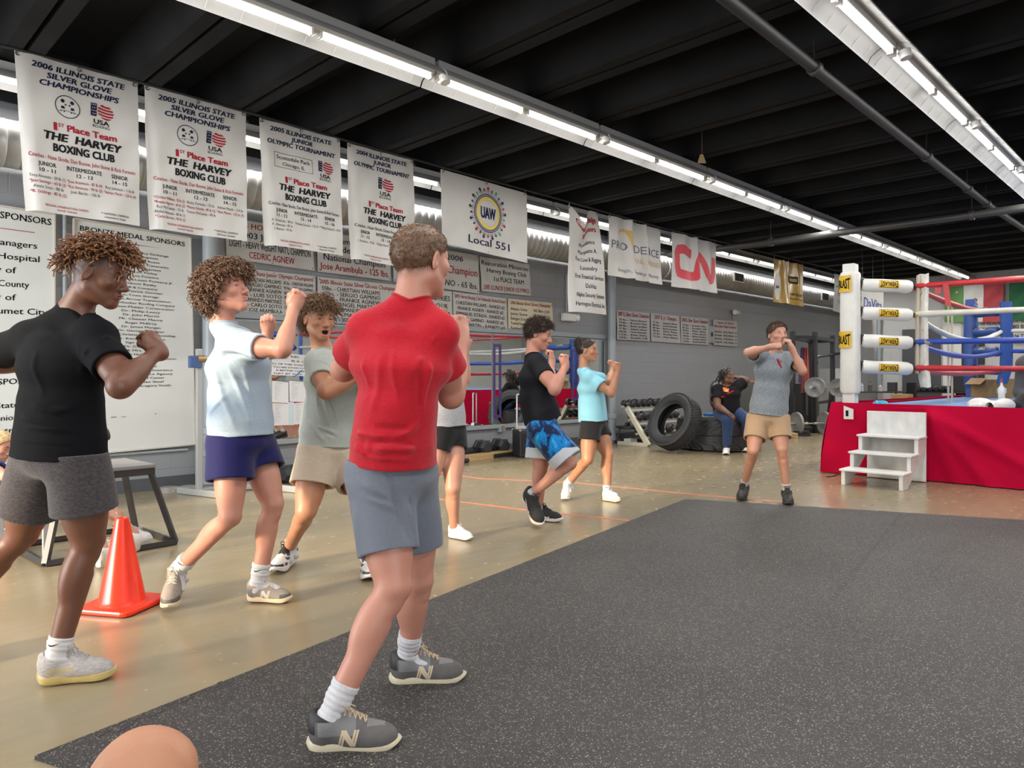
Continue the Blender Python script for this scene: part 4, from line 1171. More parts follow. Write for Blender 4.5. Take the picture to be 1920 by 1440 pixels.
class Noise:
 """smooth pseudo noise from a few rotated sine waves"""
 def __init__(s,seed,n=7):
  r=np.random.RandomState(seed);d=r.normal(size=(n,3));s.d=d/np.linalg.norm(d,axis=1,keepdims=True)*r.uniform(0.6,1.7,(n,1));s.p=r.uniform(0,6.28,n)
 def __call__(s,P_):
  return np.sin(P_@s.d.T+s.p).mean(1)*1.6
# ================================================================== boxing ring
M_VINW=mat('white_pad_vinyl',(0.70,0.70,0.67),0.42,noise=0.07,nscale=5,bump=0.25,bscale=9)
M_VINB=mat('blue_pad_vinyl',(0.03,0.085,0.30),0.4,noise=0.08,nscale=5,bump=0.2,bscale=9)
M_REDCLOTH=mat('red_skirt_cloth',(0.47,0.0015,0.036),0.85,noise=0.05,nscale=3,bump=0.1,bscale=200,spec=0.12)
M_CANVAS=mat('blue_ring_canvas',(0.13,0.24,0.45),0.8,noise=0.12,nscale=4)
M_LABEL=mat('yellow_label',(0.70,0.44,0.02),0.45)
M_RROPE=mat('red_rope_cover',(0.46,0.02,0.025),0.4,noise=0.12,nscale=9)
M_WROPE=mat('white_rope_cover',(0.62,0.60,0.53),0.45,noise=0.10,nscale=6)
M_BROPE=mat('blue_rope_cover',(0.02,0.06,0.36),0.4,noise=0.12,nscale=9)
M_STRAP=mat('cream_strap',(0.50,0.45,0.36),0.7)
M_BSTRAP=mat('black_strap',(0.02,0.02,0.02),0.6)
RX0,RX1,RY1,RY0,RZ=9.05,15.25,3.45,-2.75,0.80
ring=empty('boxing_ring',(RX0,RY1,0),'raised boxing ring with red skirt, white and blue padded corners','boxing ring')
RO=np.array([RX0,RY1,0.0])
k=MB();k.box(((RX0+RX1)/2,(RY0+RY1)/2,RZ-0.03),(RX1-RX0-0.03,RY1-RY0-0.03,0.06));k.build('canvas_floor',M_CANVAS,ring,origin=RO)
k=MB();k.box(((RX0+RX1)/2,(RY0+RY1)/2,RZ/2-0.04),(RX1-RX0-0.5,RY1-RY0-0.5,RZ-0.1));k.build('platform',M_BLACK,ring,origin=RO)
def skirt_wave(seed,flare=0.10):
 r=random.Random(seed);ph=[r.uniform(0,6.28)for _ in range(4)]
 def f(u,v):
  mk=np.clip((u-0.168)*60,0,1);d1=np.exp(-((v-0.08-(u-0.17)*8.5)/0.10)**2)*mk
  d2=np.exp(-((v-0.08-(u-0.17)*4.0)/0.07)**2)*mk
  return 0.01+0.015*np.sin(9*u+2*v+ph[0])*v+0.02*np.sin(17*u-3*v+ph[1])*v+flare*np.exp(-(u/0.04)**2)*v+0.05*d1+0.04*d2+0.03*np.exp(-((v-0.10-(u-0.17)*15.0)/0.14)**2)*mk+0.012*np.sin(31*u+4*v)
 return f
ZS=RZ+0.035
sf=Sheet((RX0,RY1,ZS+0.03),(RX0,RY0,ZS),(RX0,RY1+0.10,0.01),(RX0,RY0,0.01),skirt_wave(3),push=(-1,0,0))
sf.build('skirt',M_REDCLOTH,'','',nx=120,ny=24,parent=ring,thick=0.006)
sl=Sheet((RX1,RY1,ZS),(RX0,RY1,ZS+0.03),(RX1,RY1+0.05,0.01),(RX0-0.06,RY1+0.10,0.01),skirt_wave(5,0.0),push=(0,1,0))
sl.build('skirt',M_REDCLOTH,'','',nx=60,ny=12,parent=ring,thick=0.006)
sb=Sheet((RX0,RY0,ZS),(RX1,RY0,ZS),(RX0,RY0,0.01),(RX1,RY0,0.01),skirt_wave(7,0.0),push=(0,-1,0))
sb.build('skirt',M_REDCLOTH,'','',nx=40,ny=8,parent=ring,thick=0.006)
k=MB();k.box((RX0+0.012,(RY0+RY1)/2,ZS-0.02),(0.03,RY1-RY0,0.03));k.box(((RX0+RX1)/2,RY1-0.012,ZS-0.02),(RX1-RX0,0.03,0.03));k.build('edge_padding',M_REDCLOTH,ring,origin=RO,bevel=0.008)
# small white tag at the corner of the skirt
c=onX(1592,775,RX0-0.10);k=MB();k.prism([(-0.06,-0.07),(0.05,-0.07),(0.05,0.05),(-0.06,0.09)],c,(0,-1,0),UPV,(-0.006,0,0));k.build('tag',M_WHITE,ring,origin=RO)
k=MB();k.box(c+(-0.009,0.02,0.0),(0.004,0.03,0.07));k.build('tag_print',M_BLACK_INK,ring,origin=RO)
def padded(a,b,r,name,m,parent,squash=1.0,n=22,seed=0,hint=(0,0,1)):
 """stuffed cylinder from a to b with puckered ends"""
 a=np.asarray(a,float);b=np.asarray(b,float);ax,u,v=frame_of(b-a,hint);L=np.linalg.norm(b-a)
 rr=random.Random(seed);ph=[rr.uniform(0,6.28)for _ in range(4)]
 rows=15;vs=[]
 for i in range(rows):
  t=i/(rows-1)
  e=min(t,1-t)*L/r
  s_=(0.80+0.20*min(1,e/0.35))*(1+0.025*math.sin(9*t+ph[0]))
  for j in range(n):
   q=2*math.pi*j/n
   w=s_*(1+0.02*math.sin(3*q+8*t+ph[1])+0.015*math.sin(5*q-5*t+ph[2]))
   vs.append(a+ax*L*t+r*w*(math.cos(q)*u*squash+math.sin(q)*v))
 mb=MB()
 fs=[(i*n+j,i*n+(j+1)%n,(i+1)*n+(j+1)%n,(i+1)*n+j)for i in range(rows-1)for j in range(n)]
 fs+=[tuple(range(n))[::-1],tuple(range((rows-1)*n,rows*n))]
 mb.add(vs,fs)
 o=mb.build(name,m,parent,origin=RO,smooth=True)
 return o
HTS=(2.29,1.945,1.605,1.285)
def wrap_label(parent,a,b,r,toward,m_bg,body,flip=True,w=0.24,half=0.55,lift=0.006,t0=0.3):
 """label wrapped over the side of a roll, facing 'toward'"""
 a=np.asarray(a,float);b=np.asarray(b,float);ax=unit(b-a);L=np.linalg.norm(b-a)
 tv=unit(np.asarray(toward)-ax*np.dot(toward,ax));uv=np.cross(ax,tv)
 def mp(s_,q,l):return a+ax*(L*t0+s_)+(r+l)*(math.cos(q)*tv+math.sin(q)*uv)
 mb=MB();N=8
 vs=[mp(s_,-half+2*half*j/N,lift)for s_ in(0,w)for j in range(N+1)]
 mb.add(vs,[(j,j+1,N+2+j,N+1+j)for j in range(N)],0)
 v,f=fit_text(body,0,0,w*0.88,half*2*0.80,bold=0.03);v,f=split_long(v,f,0.09)
 x=v[:,0];hgt=0.55+0.45*(np.abs(x)/(w*0.44))**1.5
 y=v[:,1]*hgt
 sg=-1 if flip else 1
 mb.add([mp(w/2+sg*xx,-sg*yy,lift+0.002)for xx,yy in zip(x,y)],f,1)
 for e in(-1,1):
  q0=e*half*0.92
  mb.add([mp(0.01,q0,lift+0.002),mp(w-0.01,q0,lift+0.002),mp(w-0.01,q0-e*0.05,lift+0.002),mp(0.01,q0-e*0.05,lift+0.002)],[(0,1,2,3)],1)
 return mb.build('label',[m_bg,M_BLACK_INK],parent,origin=RO)
def corner(post,inner,m,blue,lettering,detail=True):
 post=np.asarray(post,float);inner=np.asarray(inner,float)
 d=unit(inner-post)
 k=MB();k.box(post+(0,0,1.28),(0.145,0.145,2.56));po=k.build('corner_post',M_WHITE if not blue else M_VINB,ring,origin=RO,bevel=0.012)
 k=MB();pts=[]
 n=28
 prof=[(0.98,0.9),(1.02,1.0),(1.5,0.97),(1.9,1.0),(2.3,0.97),(2.43,1.0),(2.455,0.9)]
 vs=[]
 for z,s_ in prof:
  for j in range(n):
   q=2*math.pi*j/n
   cx_,sy_=math.cos(q),math.sin(q)
   rr=0.108*s_/max(abs(cx_),abs(sy_))**0.55
   vs.append(post+(cx_*rr,sy_*rr,z))
 fs=[(i*n+j,i*n+(j+1)%n,(i+1)*n+(j+1)%n,(i+1)*n+j)for i in range(len(prof)-1)for j in range(n)]+[tuple(range(n))[::-1],tuple(range((len(prof)-1)*n,len(prof)*n))]
 k.add(vs,fs);k.build('post_pad',m,po,origin=RO,smooth=True)
 if lettering:
  for z in(2.31,1.63):
   a=post+(0,0,z-0.5);b2=post+(0,0,z+0.5)
   mb=MB();tv=unit(np.array([-0.93,0.38,0]));uv=np.cross(UPV,tv)
   def mp(q,zz,l=0.004):
    rr=0.125+l
    return post+rr*(math.cos(q)*tv+math.sin(q)*uv)+np.array([0,0,z+zz])
   N=8;h2=0.10
   qs=[-1.2+2.0*j/N for j in range(N+1)]
   mb.add([mp(q,s_)for s_ in(-h2,h2)for q in qs],[(j,j+1,N+2+j,N+1+j)for j in range(N)],0)
   v,f=fit_text('EVERLAST',0,0,1.8,0.14,bold=0.03);v,f=split_long(v,f,0.2)
   mb.add([mp(-0.2+xx,yy*(0.6+0.4*abs(xx/0.9)),0.007)for xx,yy in v],f,1)
   mb.build('label',[M_LABEL,M_BLACK_INK],po,origin=RO)
 for i,z in enumerate(HTS):
  a=post+d*0.13+(0,0,z+0.015);b2=inner-d*0.07+(0,0,z-0.01)
  o=padded(a,b2,0.080,'turnbuckle_pad',m,ring,seed=i)
  if lettering:wrap_label(o,a,b2,0.081,-FWD+np.array([0,0,(0.15,0.05,0.0,0.0)[i]]),M_LABEL,'EVERLAST',flip=True)
  elif detail:wrap_label(o,a,b2,0.081,-FWD,M_WHITE,'EVERLAST',flip=True,w=0.16)
  k=MB();k.tube([post+d*0.06+(0,0,z+0.10),post+d*0.13+(0,0,z+0.06),post+d*0.15+(0,0,z-0.05)],[0.03,0.045,0.02],8);k.build('strap',M_BSTRAP,o,origin=RO,smooth=True)
  k=MB();k.cyl(b2-d*0.02,inner+(0,0,z),0.03,0.02,10);k.build('hook',M_BSTRAP,o,origin=RO)
# long inside corner pad hanging over the ropes
 s_=np.array([d[1],-d[0],0]);pc=inner+d*0.08
 k=MB();n=8
 secs=[(2.43,0.10,0.0),(2.3,0.105,0.005),(1.9,0.10,0.02),(1.6,0.105,0.015),(1.34,0.105,0.01),(1.27,0.10,0.0),(1.16,0.10,-0.035),(1.05,0.085,-0.06)]
 vs=[]
 for z,hw,of in secs:
  for j in range(12):
   q=2*math.pi*j/12;cx_,sy_=math.cos(q),math.sin(q)
   e=1/max(abs(cx_),abs(sy_))**0.7
   vs.append(pc+s_*hw*cx_*e*0.98+d*(0.038*sy_*e)-s_*of+(0,0,z+0.008*math.sin(3*q)))
 fs=[(i*12+j,i*12+(j+1)%12,(i+1)*12+(j+1)%12,(i+1)*12+j)for i in range(len(secs)-1)for j in range(12)]+[tuple(range(12)),tuple(range((len(secs)-1)*12,len(secs)*12))[::-1]]
 k.add(vs,fs)
 mm=m if blue else mat('worn_white_vinyl',(0.66,0.65,0.60),0.5,noise=0.2,nscale=9,bump=0.6,bscale=14)
 cp=k.build('corner_pad',mm,ring,origin=RO,smooth=True)
 if not blue:
  k=MB();k.tube([pc-d*0.06+s_*0.01+(0,0,2.42),pc-d*0.075+s_*0.012+(0,0,1.9),pc-d*0.07-s_*0.005+(0,0,1.22)],0.022,4);k.build('strap',M_STRAP,cp,origin=RO)
  for z,sx in((2.2,0.05),(1.95,-0.06),(1.75,0.07)):
   k=MB();k.box(pc-d*0.052+s_*sx+(0,0,z),(0.03,0.01,0.02));k.build('patch',M_BRASS,cp,origin=RO)
 else:
  for z in(2.30,1.62,1.22):
   k=MB();k.box(pc-d*0.05+(0,0,z),(0.15,0.012,0.11),axes=(s_,d,UPV));k.build('label',M_WHITE,cp,origin=RO)
p1_,i1_=np.array([9.20,3.28,0]),np.array([9.75,2.70,0])
p2_,i2_=np.array([15.05,3.28,0]),np.array([14.5,2.70,0])
p3_,i3_=np.array([9.20,-2.58,0]),np.array([9.75,-2.0,0])
p4_,i4_=np.array([15.05,-2.58,0]),np.array([14.5,-2.0,0])
corner(p1_,i1_,M_VINW,False,True)
corner(p2_,i2_,M_VINB,True,False)
corner(p3_,i3_,M_VINB,True,False,False)
corner(p4_,i4_,M_VINW,False,False,False)
RM=[M_RROPE,M_WROPE,M_BROPE,M_RROPE]
def rope(a,b,m,sag,r=0.030,bare=None,seed=0):
 a=np.asarray(a,float);b=np.asarray(b,float);N=30;pts=[];rad=[]
 rr=random.Random(seed);ph=rr.uniform(0,6)
 for i in range(N+1):
  t=i/N
  p=a*(1-t)+b*t;p=p-(0,0,sag*4*t*(1-t))
  pts.append(p);rad.append(r*(1+0.10*math.sin(14*t+ph)+0.05*math.sin(37*t)))
 k=MB();k.tube(pts,rad,10)
 o=k.build('rope',m,ring,origin=RO,smooth=True)
 return o
for i,z in enumerate(HTS):
 up=np.array([0,0,z])
 rope(i1_+up,i3_+up,RM[i],0.02,0.033,seed=i)
 rope(i1_+up+(0.02,0,-0.03),i2_+up,RM[i],(0.10,0.22,0.12,0.05)[i],0.036,seed=10+i)
 rope(i3_+up,i4_+up,RM[i],0.05,0.03,seed=20+i);rope(i2_+up,i4_+up,RM[i],0.05,0.03,seed=30+i)
# bare stretch of the blue rope, taped spots, vertical spacer ties
for(x0,x1,z,m,r)in((1735,1768,HTS[2],mat('bare_rope',(0.40,0.34,0.27),0.8,noise=0.3,nscale=40),0.034),(1702,1722,HTS[1],mat('rust_tape',(0.50,0.30,0.10),0.6,noise=0.3,nscale=20),0.035)):
 a=onX(x0,640,i1_[0]);b2=onX(x1,640,i1_[0]);a[2]=z-0.003;b2[2]=z-0.004
 k=MB();k.tube([a,(a+b2)/2,b2],r,10);k.build('rope_wrap',m,ring,origin=RO,smooth=True)
for f in(0.30,0.34):
 q=i1_*(1-f)+i2_*f
 k=MB();k.tube([q+(0,0,z_)for z_ in(2.22,1.76,1.50,1.24,0.82)],0.013,6);k.build('rope_spacer',M_STRAP,ring,origin=RO,smooth=True)
for(x,y,w,h)in((1773,541,0.06,0.30),):
 a=onX(x,y,i1_[0]-0.03);k=MB();k.prism([(-0.03,0.06),(0.03,0.06),(0.06,-0.22),(0.0,-0.20),(-0.01,-0.10)],a,(0,-1,0),UPV,(-0.008,0,0));k.build('loose_flap',M_RROPE,ring,origin=RO)
a=onX(1757,545,i1_[0]-0.03);k=MB();k.prism([(-0.02,0.04),(0.05,0.03),(0.04,-0.04),(-0.02,-0.03)],a,(0,-1,0),UPV,(-0.008,0,0));k.build('loose_flap',M_RROPE,ring,origin=RO)
# ---- white wooden steps in front of the ring
M_STEP=mat('white_worn_wood',(0.72,0.72,0.71),0.42,noise=0.05,nscale=5)
fl=onZ(1579,909);fr_=onZ(1690,916);bl=onZ(1622,896);br_=onZ(1732,905)
ex=np.array([1.0,0,0]);ey=np.array([0,-1.0,0]);SX=fl[0]
fl=np.array([SX,onX(1577,900,SX)[1],0]);fr_=np.array([SX,onX(1693,900,SX)[1],0])
SO=(fl+fr_)/2;SW=np.linalg.norm(fr_-fl)
steps=empty('ring_steps',SO,'white three tread wooden steps leading up to the ring','steps')
AX=(ex,ey,UPV)
DEP=0.78
TH=[0.175,0.345,0.52]
for sg in(-1,1):
 mb=MB();c0=SO+ey*sg*(SW/2-0.02)
 poly=[(0.0,0),(0.16,0),(DEP,TH[2]*0.70),(DEP,TH[2]-0.02),(0.52,TH[2]-0.02),(0.52,TH[1]-0.02),(0.26,TH[1]-0.02),(0.26,TH[0]-0.02),(0.0,TH[0]-0.02)]
 mb.prism(poly,c0-ey*0.02,ex,UPV,ey*0.04);mb.build('stringer',M_STEP,steps,origin=SO,bevel=0.004)
for i,z in enumerate(TH):
 mb=MB();mb.box(SO+ex*(0.125+0.26*i)+(0,0,z-0.01),(0.29,SW+0.03,0.022),axes=AX);mb.build('tread',M_STEP,steps,origin=SO,bevel=0.004)
 mb=MB();mb.box(SO+ex*(0.24+0.26*i)+(0,0,z-0.028),(0.02,SW-0.08,0.03),axes=AX);mb.build('cleat',M_STEP,steps,origin=SO)
mb=MB();mb.box(SO+ex*(DEP+0.03)+(0,0,0.395),(0.03,SW,0.77),axes=AX);bp_=mb.build('back_panel',mat('scuffed_white_board',(0.70,0.71,0.70),0.4,noise=0.12,nscale=10,stretch=(1,1,0.6)),steps,origin=SO,bevel=0.004)
# ---- on the ring floor
c=onX(1651,768,9.33);c[2]=RZ
mb=MB();mb.lathe([(0.115,0.0),(0.118,0.012),(0.105,0.03),(0.075,0.075),(0.05,0.09),(0.035,0.092),(0.0,0.088)],c,n=32)
dc=mb.build('disc_cone',mat('turquoise_plastic',(0.02,0.36,0.55),0.35),origin=c,smooth=True);tag(dc,'turquoise plastic disc cone on the ring edge behind the white steps','disc cone')
def glove(c,d,label):
 d=unit(d);s_=np.cross(UPV,d)
 r=empty('boxing_glove',c,label,'boxing glove','white boxing gloves on the ring edge')
 f=Field(np.array(c)+[-0.30,-0.30,-0.02],np.array(c)+[0.30,0.30,0.28],0.007)
 f.ell(c+d*0.06+(0,0,0.075),(0.115,0.078,0.07),(d,s_,UPV));f.ell(c+d*0.12+s_*0.01+(0,0,0.06),(0.07,0.075,0.055),(d,s_,UPV),k=0.03)
 f.cone(c-d*0.0+(0,0,0.06),c-d*0.15+(0,0,0.055),0.058,0.056,k=0.03)
 f.cone(c+d*0.02+s_*0.075+(0,0,0.06),c+d*0.10+s_*0.085+(0,0,0.05),0.03,0.028,k=0.018)
 f.cone(c-d*0.12+(0,0,0.055),c-d*0.25+(0,0,0.055),0.042,0.05,k=0.005,op='s')
 f.plane(c+(0,0,0.002),(0,0,-1))
 v,q=f.mesh();link('shell',np_mesh('shell',v-c,q,[mat('white_glove_leather',(0.74,0.72,0.70),0.4)]),r)
 k=MB();k.cyl(c-d*0.13+(0,0,0.055),c-d*0.135+(0,0,0.055),0.045,n=18);k.build('lining',M_BLACK,r,origin=c)
 k=MB();k.lathe([(0.058,-0.02),(0.062,-0.015),(0.062,0.03),(0.058,0.035)],c-d*0.10+(0,0,0.057),axis=d,n=18);k.build('wrist_band',M_WHITE,r,origin=c,smooth=True)
gz=RZ+0.002
c=onX(1848,757,RX0+0.28);c[2]=gz;glove(c,(0.35,0.9,0),'white boxing glove lying on the left of the pair, palm side down')
c=onX(1876,757,RX0+0.22);c[2]=gz;glove(c,(0.75,-0.35,0),'white boxing glove of the pair nearest the person on the ring edge, black opening forward')
# ================================================================== gym floor things
# orange cone
c=onZ(229,1137);co=empty('traffic_cone',c,'bright orange traffic cone between the black tee boy and the curly haired boy','traffic cone')
M_CONE=mat('orange_cone_plastic',(0.80,0.035,0.012),0.28)
mb=MB();ca=math.radians(-12);e1=unit(RGT*math.cos(ca)+FWD*math.sin(ca));e2=np.cross(UPV,e1)
hw=0.165;pts=[]
for sx,sy in((1,1),(-1,1),(-1,-1),(1,-1)):
 a0=math.atan2(sy,sx)
 for j in range(5):
  t=a0-math.pi/4+j*math.pi/8
  pts.append((sx*(hw-0.04)+0.04*math.cos(t),sy*(hw-0.04)+0.04*math.sin(t)))
mb.prism(pts,c+(0,0,0.002),e1,e2,(0,0,0.026));mb.build('base',M_CONE,co,origin=c,bevel=0.008)
mb=MB();mb.lathe([(0.125,0.028),(0.118,0.034),(0.108,0.05),(0.034,0.445),(0.030,0.457),(0.022,0.46),(0.018,0.455),(0.016,0.40)],c,n=40);mb.build('cone_body',M_CONE,co,origin=c,smooth=True)
mb=MB();mb.prism([(x*1.0,y*1.0)for x,y in pts],c,e1,e2,(0,0,0.003));mb.build('rubber_foot',M_BLACK,co,origin=c)
# plyometric step frame behind the black tee boy
M_BSTEEL=mat('black_steel',(0.028,0.028,0.03),0.38,noise=0.1,nscale=12)
B0,B1,B2=onZ(69,1027),onZ(263,991),onZ(245,1010)
u1=unit(np.array([1.0,0.05,0]));u2=np.array([-u1[1],u1[0],0])
PC=np.array([1.52,5.62,0]);hw,hd=0.40,0.36;th,td=0.27,0.25;PH=0.56
ply=empty('plyometric_box',PC,'black steel plyometric step frame with flat top behind the black tee boy','plyo step')
q4=[(-1,-1),(1,-1),(1,1),(-1,1)]
bot=[PC+u1*hw*a+u2*hd*b2+(0,0,0.02)for a,b2 in q4];top=[PC+u1*th*a+u2*td*b2+(0,0,PH-0.03)for a,b2 in q4]
for i in range(4):
 mb=MB();mb.bar(bot[i],top[i],0.034);mb.build('leg',M_BSTEEL,ply,origin=PC)
 mb=MB();mb.bar(bot[i],bot[(i+1)%4],0.034,hint=(0.3,0.2,1));mb.build('base_bar',M_BSTEEL,ply,origin=PC)
mb=MB();mb.box(PC+(0,0,PH-0.035),(2*th+0.05,2*td+0.05,0.05),axes=(u1,u2,UPV));mb.build('rim',M_BSTEEL,ply,origin=PC)
mb=MB();mb.box(PC+(0,0,PH),(2*th+0.06,2*td+0.06,0.025),axes=(u1,u2,UPV));mb.build('top_plate',mat('grey_grip_top',(0.20,0.20,0.20),0.6,bump=0.3,bscale=200),ply,origin=PC,bevel=0.004)
# squat stand next to the drain pipe
M_STAND=mat('pale_grey_steel',(0.44,0.455,0.46),0.38,metal=0.25)
A1,A2=onZ(373,928),onZ(503,917)
st=empty('squat_stand',A1,'pale grey steel squat stand with two uprights in front of the mirror','squat stand')
for a,top_,x in((A1,1.46,0),(A2,1.50,1)):
 mb=MB();mb.bar(a+(0,0,0.03),a+(0,0,top_),0.055,hint=(1,0,0));up_=mb.build('upright',M_STAND,st,origin=A1,bevel=0.006)
 f0=a+unit((0.95,-0.15,0))*0.36-np.array([0,0.30,0]);f1=a-unit((0.4,0,0))*0.16+(0,0.1,0)
 mb=MB();mb.bar(a+np.array([-0.10,0.25,0.032]),a+np.array([0.12,-0.52,0.032]),0.06,hint=(0,0,1));mb.build('foot',M_STAND,st,origin=A1,bevel=0.006)
 zt=top_-0.10
 mb=MB();mb.cyl(a+(0.02,-0.02,zt),a+(0.16,-0.10,zt),0.032,n=14);mb.build('bar_hook',M_STAND,up_,origin=A1,smooth=True)
 mb=MB();mb.cyl(a+(-0.03,-0.04,zt),a+(0.035,-0.045,zt),0.036,n=14);mb.build('pin',M_BRASS,up_,origin=A1,smooth=True)
mb=MB();mb.bar(A1+(0,0.05,0.035),A2+(0,0.05,0.035),0.05);mb.build('cross_bar',M_STAND,st,origin=A1,bevel=0.005)
a=A1+(-0.05,-0.03,1.33);mb=MB();mb.box(a,(0.12,0.06,0.12));mb.build('hook_pad',mat('blue_pad',(0.05,0.10,0.25),0.5),st,origin=A1,bevel=0.01)
# floor drain caps
for px,py,lab in((317,921,'round grey cover plate on the floor by the squat stand'),(354,919,'round grey cover plate next to the fat drain pipe')):
 c=onZ(px,py);mb=MB();mb.lathe([(0.115,0),(0.11,0.035),(0.09,0.045),(0.0,0.045)],c,n=24)
 tag(mb.build('floor_plate',mat('dirty_cap',(0.30,0.29,0.26),0.6,noise=0.3,nscale=15),origin=c,smooth=True),lab,'cover plate','floor cover plates')
# electrical conduit etc. hex dumbbells
M_HEX=mat('black_rubber',(0.022,0.022,0.024),0.5,noise=0.1,nscale=20)
def hex_dumbbell(c,d,r,L,label=None,group=None,m=None,round_=False):
 d=unit(d);s_=np.cross(UPV,d);o=empty('dumbbell',c,label,'dumbbell',group)
 h=r*(math.cos(math.pi/6)if not round_ else 1.0);cc=np.array([0,0,h])
 for sg in(-1,1):
  mb=MB();n=6 if not round_ else 18
  prof=[(r*0.62,sg*L*0.5),(r*0.93,sg*(L*0.5-r*0.25)),(r,sg*(L*0.5-r*0.4)),(r,sg*(L*0.24)),(r*0.8,sg*(L*0.2)),(0.02,sg*L*0.2)]
  ax,u,v=d,s_,UPV
  vs=[]
  for rr,hh in[(0.001,sg*L*0.5)]+prof:
   for i in range(n):
    t=2*math.pi*i/n+(math.pi/6 if not round_ else 0)+math.pi/6
    vs.append(cc+d*hh+rr*(math.cos(t)*s_+math.sin(t)*UPV))
  mb.add(vs,[(k_*n+i,k_*n+(i+1)%n,(k_+1)*n+(i+1)%n,(k_+1)*n+i)for k_ in range(len(prof))for i in range(n)])
  mb.build('head',m or M_HEX,o,bevel=0.003 if not round_ else 0)
 mb=MB();mb.cyl(cc-d*L*0.22,cc+d*L*0.22,r*0.24,n=12);mb.build('handle',M_STEEL,o,smooth=True)
 return o
hex_dumbbell(onZ(547,903),(0.9,0.45,0),0.105,0.34,'big black hex dumbbell on the floor behind the sage tee boy','hex dumbbells by the wall')
PB=onZ(868,866);PE=onZ(965,853)
mb=MB();mb.bar(PB+(0,0,0.045),PE+(0,0,0.045),0.09,0.09)
pk=mb.build('wood_beam',M_WOOD,origin=PB,bevel=0.004);tag(pk,'pale wooden beam on the floor below the mirror, holding dumbbells off the floor edge','wood beam')
pl=np.array([(PB+PE)[0]/2-0.1,7.70,0]);mb=MB();mb.box(pl+(0.1,0.0,0.03),(1.6,0.42,0.06));lo=mb.build('lifting_platform',M_BLACK,origin=pl,bevel=0.005);tag(lo,'low black platform under the mirror behind the wooden beam','platform')
for px,lab in((905,'left black hex dumbbell of the pair beside the wooden beam'),(938,'right black hex dumbbell of the pair beside the wooden beam')):
 c=onZ(px,855);c[1]=7.66;cx_=onY(px,850,7.66);c[0]=cx_[0];c[2]=0.061
 hex_dumbbell(c,(0.25,1,0),0.11,0.30,lab,'hex dumbbells by the wall')
mb=MB();c=onZ(845,872);mb.cyl(c+(0,0,0.03),c+(0.35,0.05,0.03),0.03,n=14);o=mb.build('foam_roller',M_BLACK,origin=c,smooth=True);tag(o,'short black foam roller on the floor left of the wooden beam','roller')
# portable amplifier with pull-up handle
c=onZ(986,856);am=empty('portable_speaker',c,'black portable speaker with silver pull-up handle left of the black tee man','speaker')
e1=unit((0.93,-0.36,0));e2=np.array([-e1[1],e1[0],0]);AX2=(e1,e2,UPV)
mb=MB();mb.box(c+(0,0,0.205),(0.32,0.28,0.39),axes=AX2);mb.build('cabinet',mat('black_tolex',(0.022,0.022,0.024),0.5,bump=0.2,bscale=120),am,origin=c,bevel=0.014)
mb=MB();mb.box(c+e2*(-0.142)+(0,0,0.19),(0.26,0.01,0.30),axes=AX2);mb.build('grille',mat('grille_cloth',(0.012,0.012,0.012),0.8,bump=0.5,bscale=300),am,origin=c)
mb=MB();mb.box(c-e1*0.162+(0,0,0.31),(0.006,0.12,0.05),axes=AX2);mb.build('side_grip',M_BLACK,am,origin=c)
for a_,b_ in((-1,-1),(1,-1),(1,1),(-1,1)):
 mb=MB();mb.box(c+e1*0.155*a_+e2*0.135*b_+(0,0,0.395),(0.03,0.03,0.03),axes=AX2);mb.build('corner_cap',M_STEEL,am,origin=c,bevel=0.006)
 mb=MB();mb.cyl(c+e1*0.13*a_+e2*0.11*b_,c+e1*0.13*a_+e2*0.11*b_+(0,0,0.02),0.015,n=10);mb.build('foot',M_BLACK,am,origin=c)
ha=c-e1*0.10+e2*0.10;hb=c+e1*0.02+e2*0.10
mb=MB();mb.tube([ha+(0,0,0.39),ha+(0,0,0.88),ha+(0.0,0,0.91),hb+(0,0,0.91),hb+(0,0,0.88),hb+(0,0,0.39)],0.011,8);mb.box((ha+hb)/2+(0,0,0.425),(0.16,0.05,0.04),axes=AX2);mb.build('pull_handle',mat('silver_handle',(0.7,0.7,0.7),0.3,metal=0.4),am,origin=c,smooth=True)
# round low black stand beside the drain pipe
c=onZ(1183,829);rs=empty('round_stand',c,'low round black tube stand between the drain pipe and the dumbbell rack','stand')
mb=MB();mb.tube([c+(0.30*math.cos(t),0.30*math.sin(t),0.02)for t in np.linspace(0,2*math.pi,28)[:-1]],0.02,8,closed=True);mb.build('base_ring',M_BSTEEL,rs,origin=c,smooth=True)
mb=MB();mb.lathe([(0.0,0.25),(0.25,0.25),(0.265,0.262),(0.265,0.285),(0.25,0.29),(0.0,0.282)],c,n=32);mb.build('top_disc',M_BSTEEL,rs,origin=c,smooth=True)
for i in range(5):
 t=2*math.pi*i/5+0.3;mb=MB();mb.cyl(c+(0.30*math.cos(t),0.30*math.sin(t),0.02),c+(0.24*math.cos(t),0.24*math.sin(t),0.26),0.016,n=8);mb.build('leg',M_BSTEEL,rs,origin=c,smooth=True)
for dx,lab in((-0.06,'small black dumbbell lying on the left of the round stand'),(0.14,'small dark dumbbell lying on the right of the round stand')):
 hex_dumbbell(c+RGT*dx+(0,0,0.291),(0.9,0.3,0),0.035,0.17,lab,'dumbbells on the round stand')
cb=onZ(1193,834);mb=MB();mb.box(cb+(0.0,0.12,0.05),(0.20,0.14,0.10));o=mb.build('white_carton',M_WHITE,origin=cb+(0,0.12,0),bevel=0.004);tag(o,'small white carton on the floor under the round black stand','box')
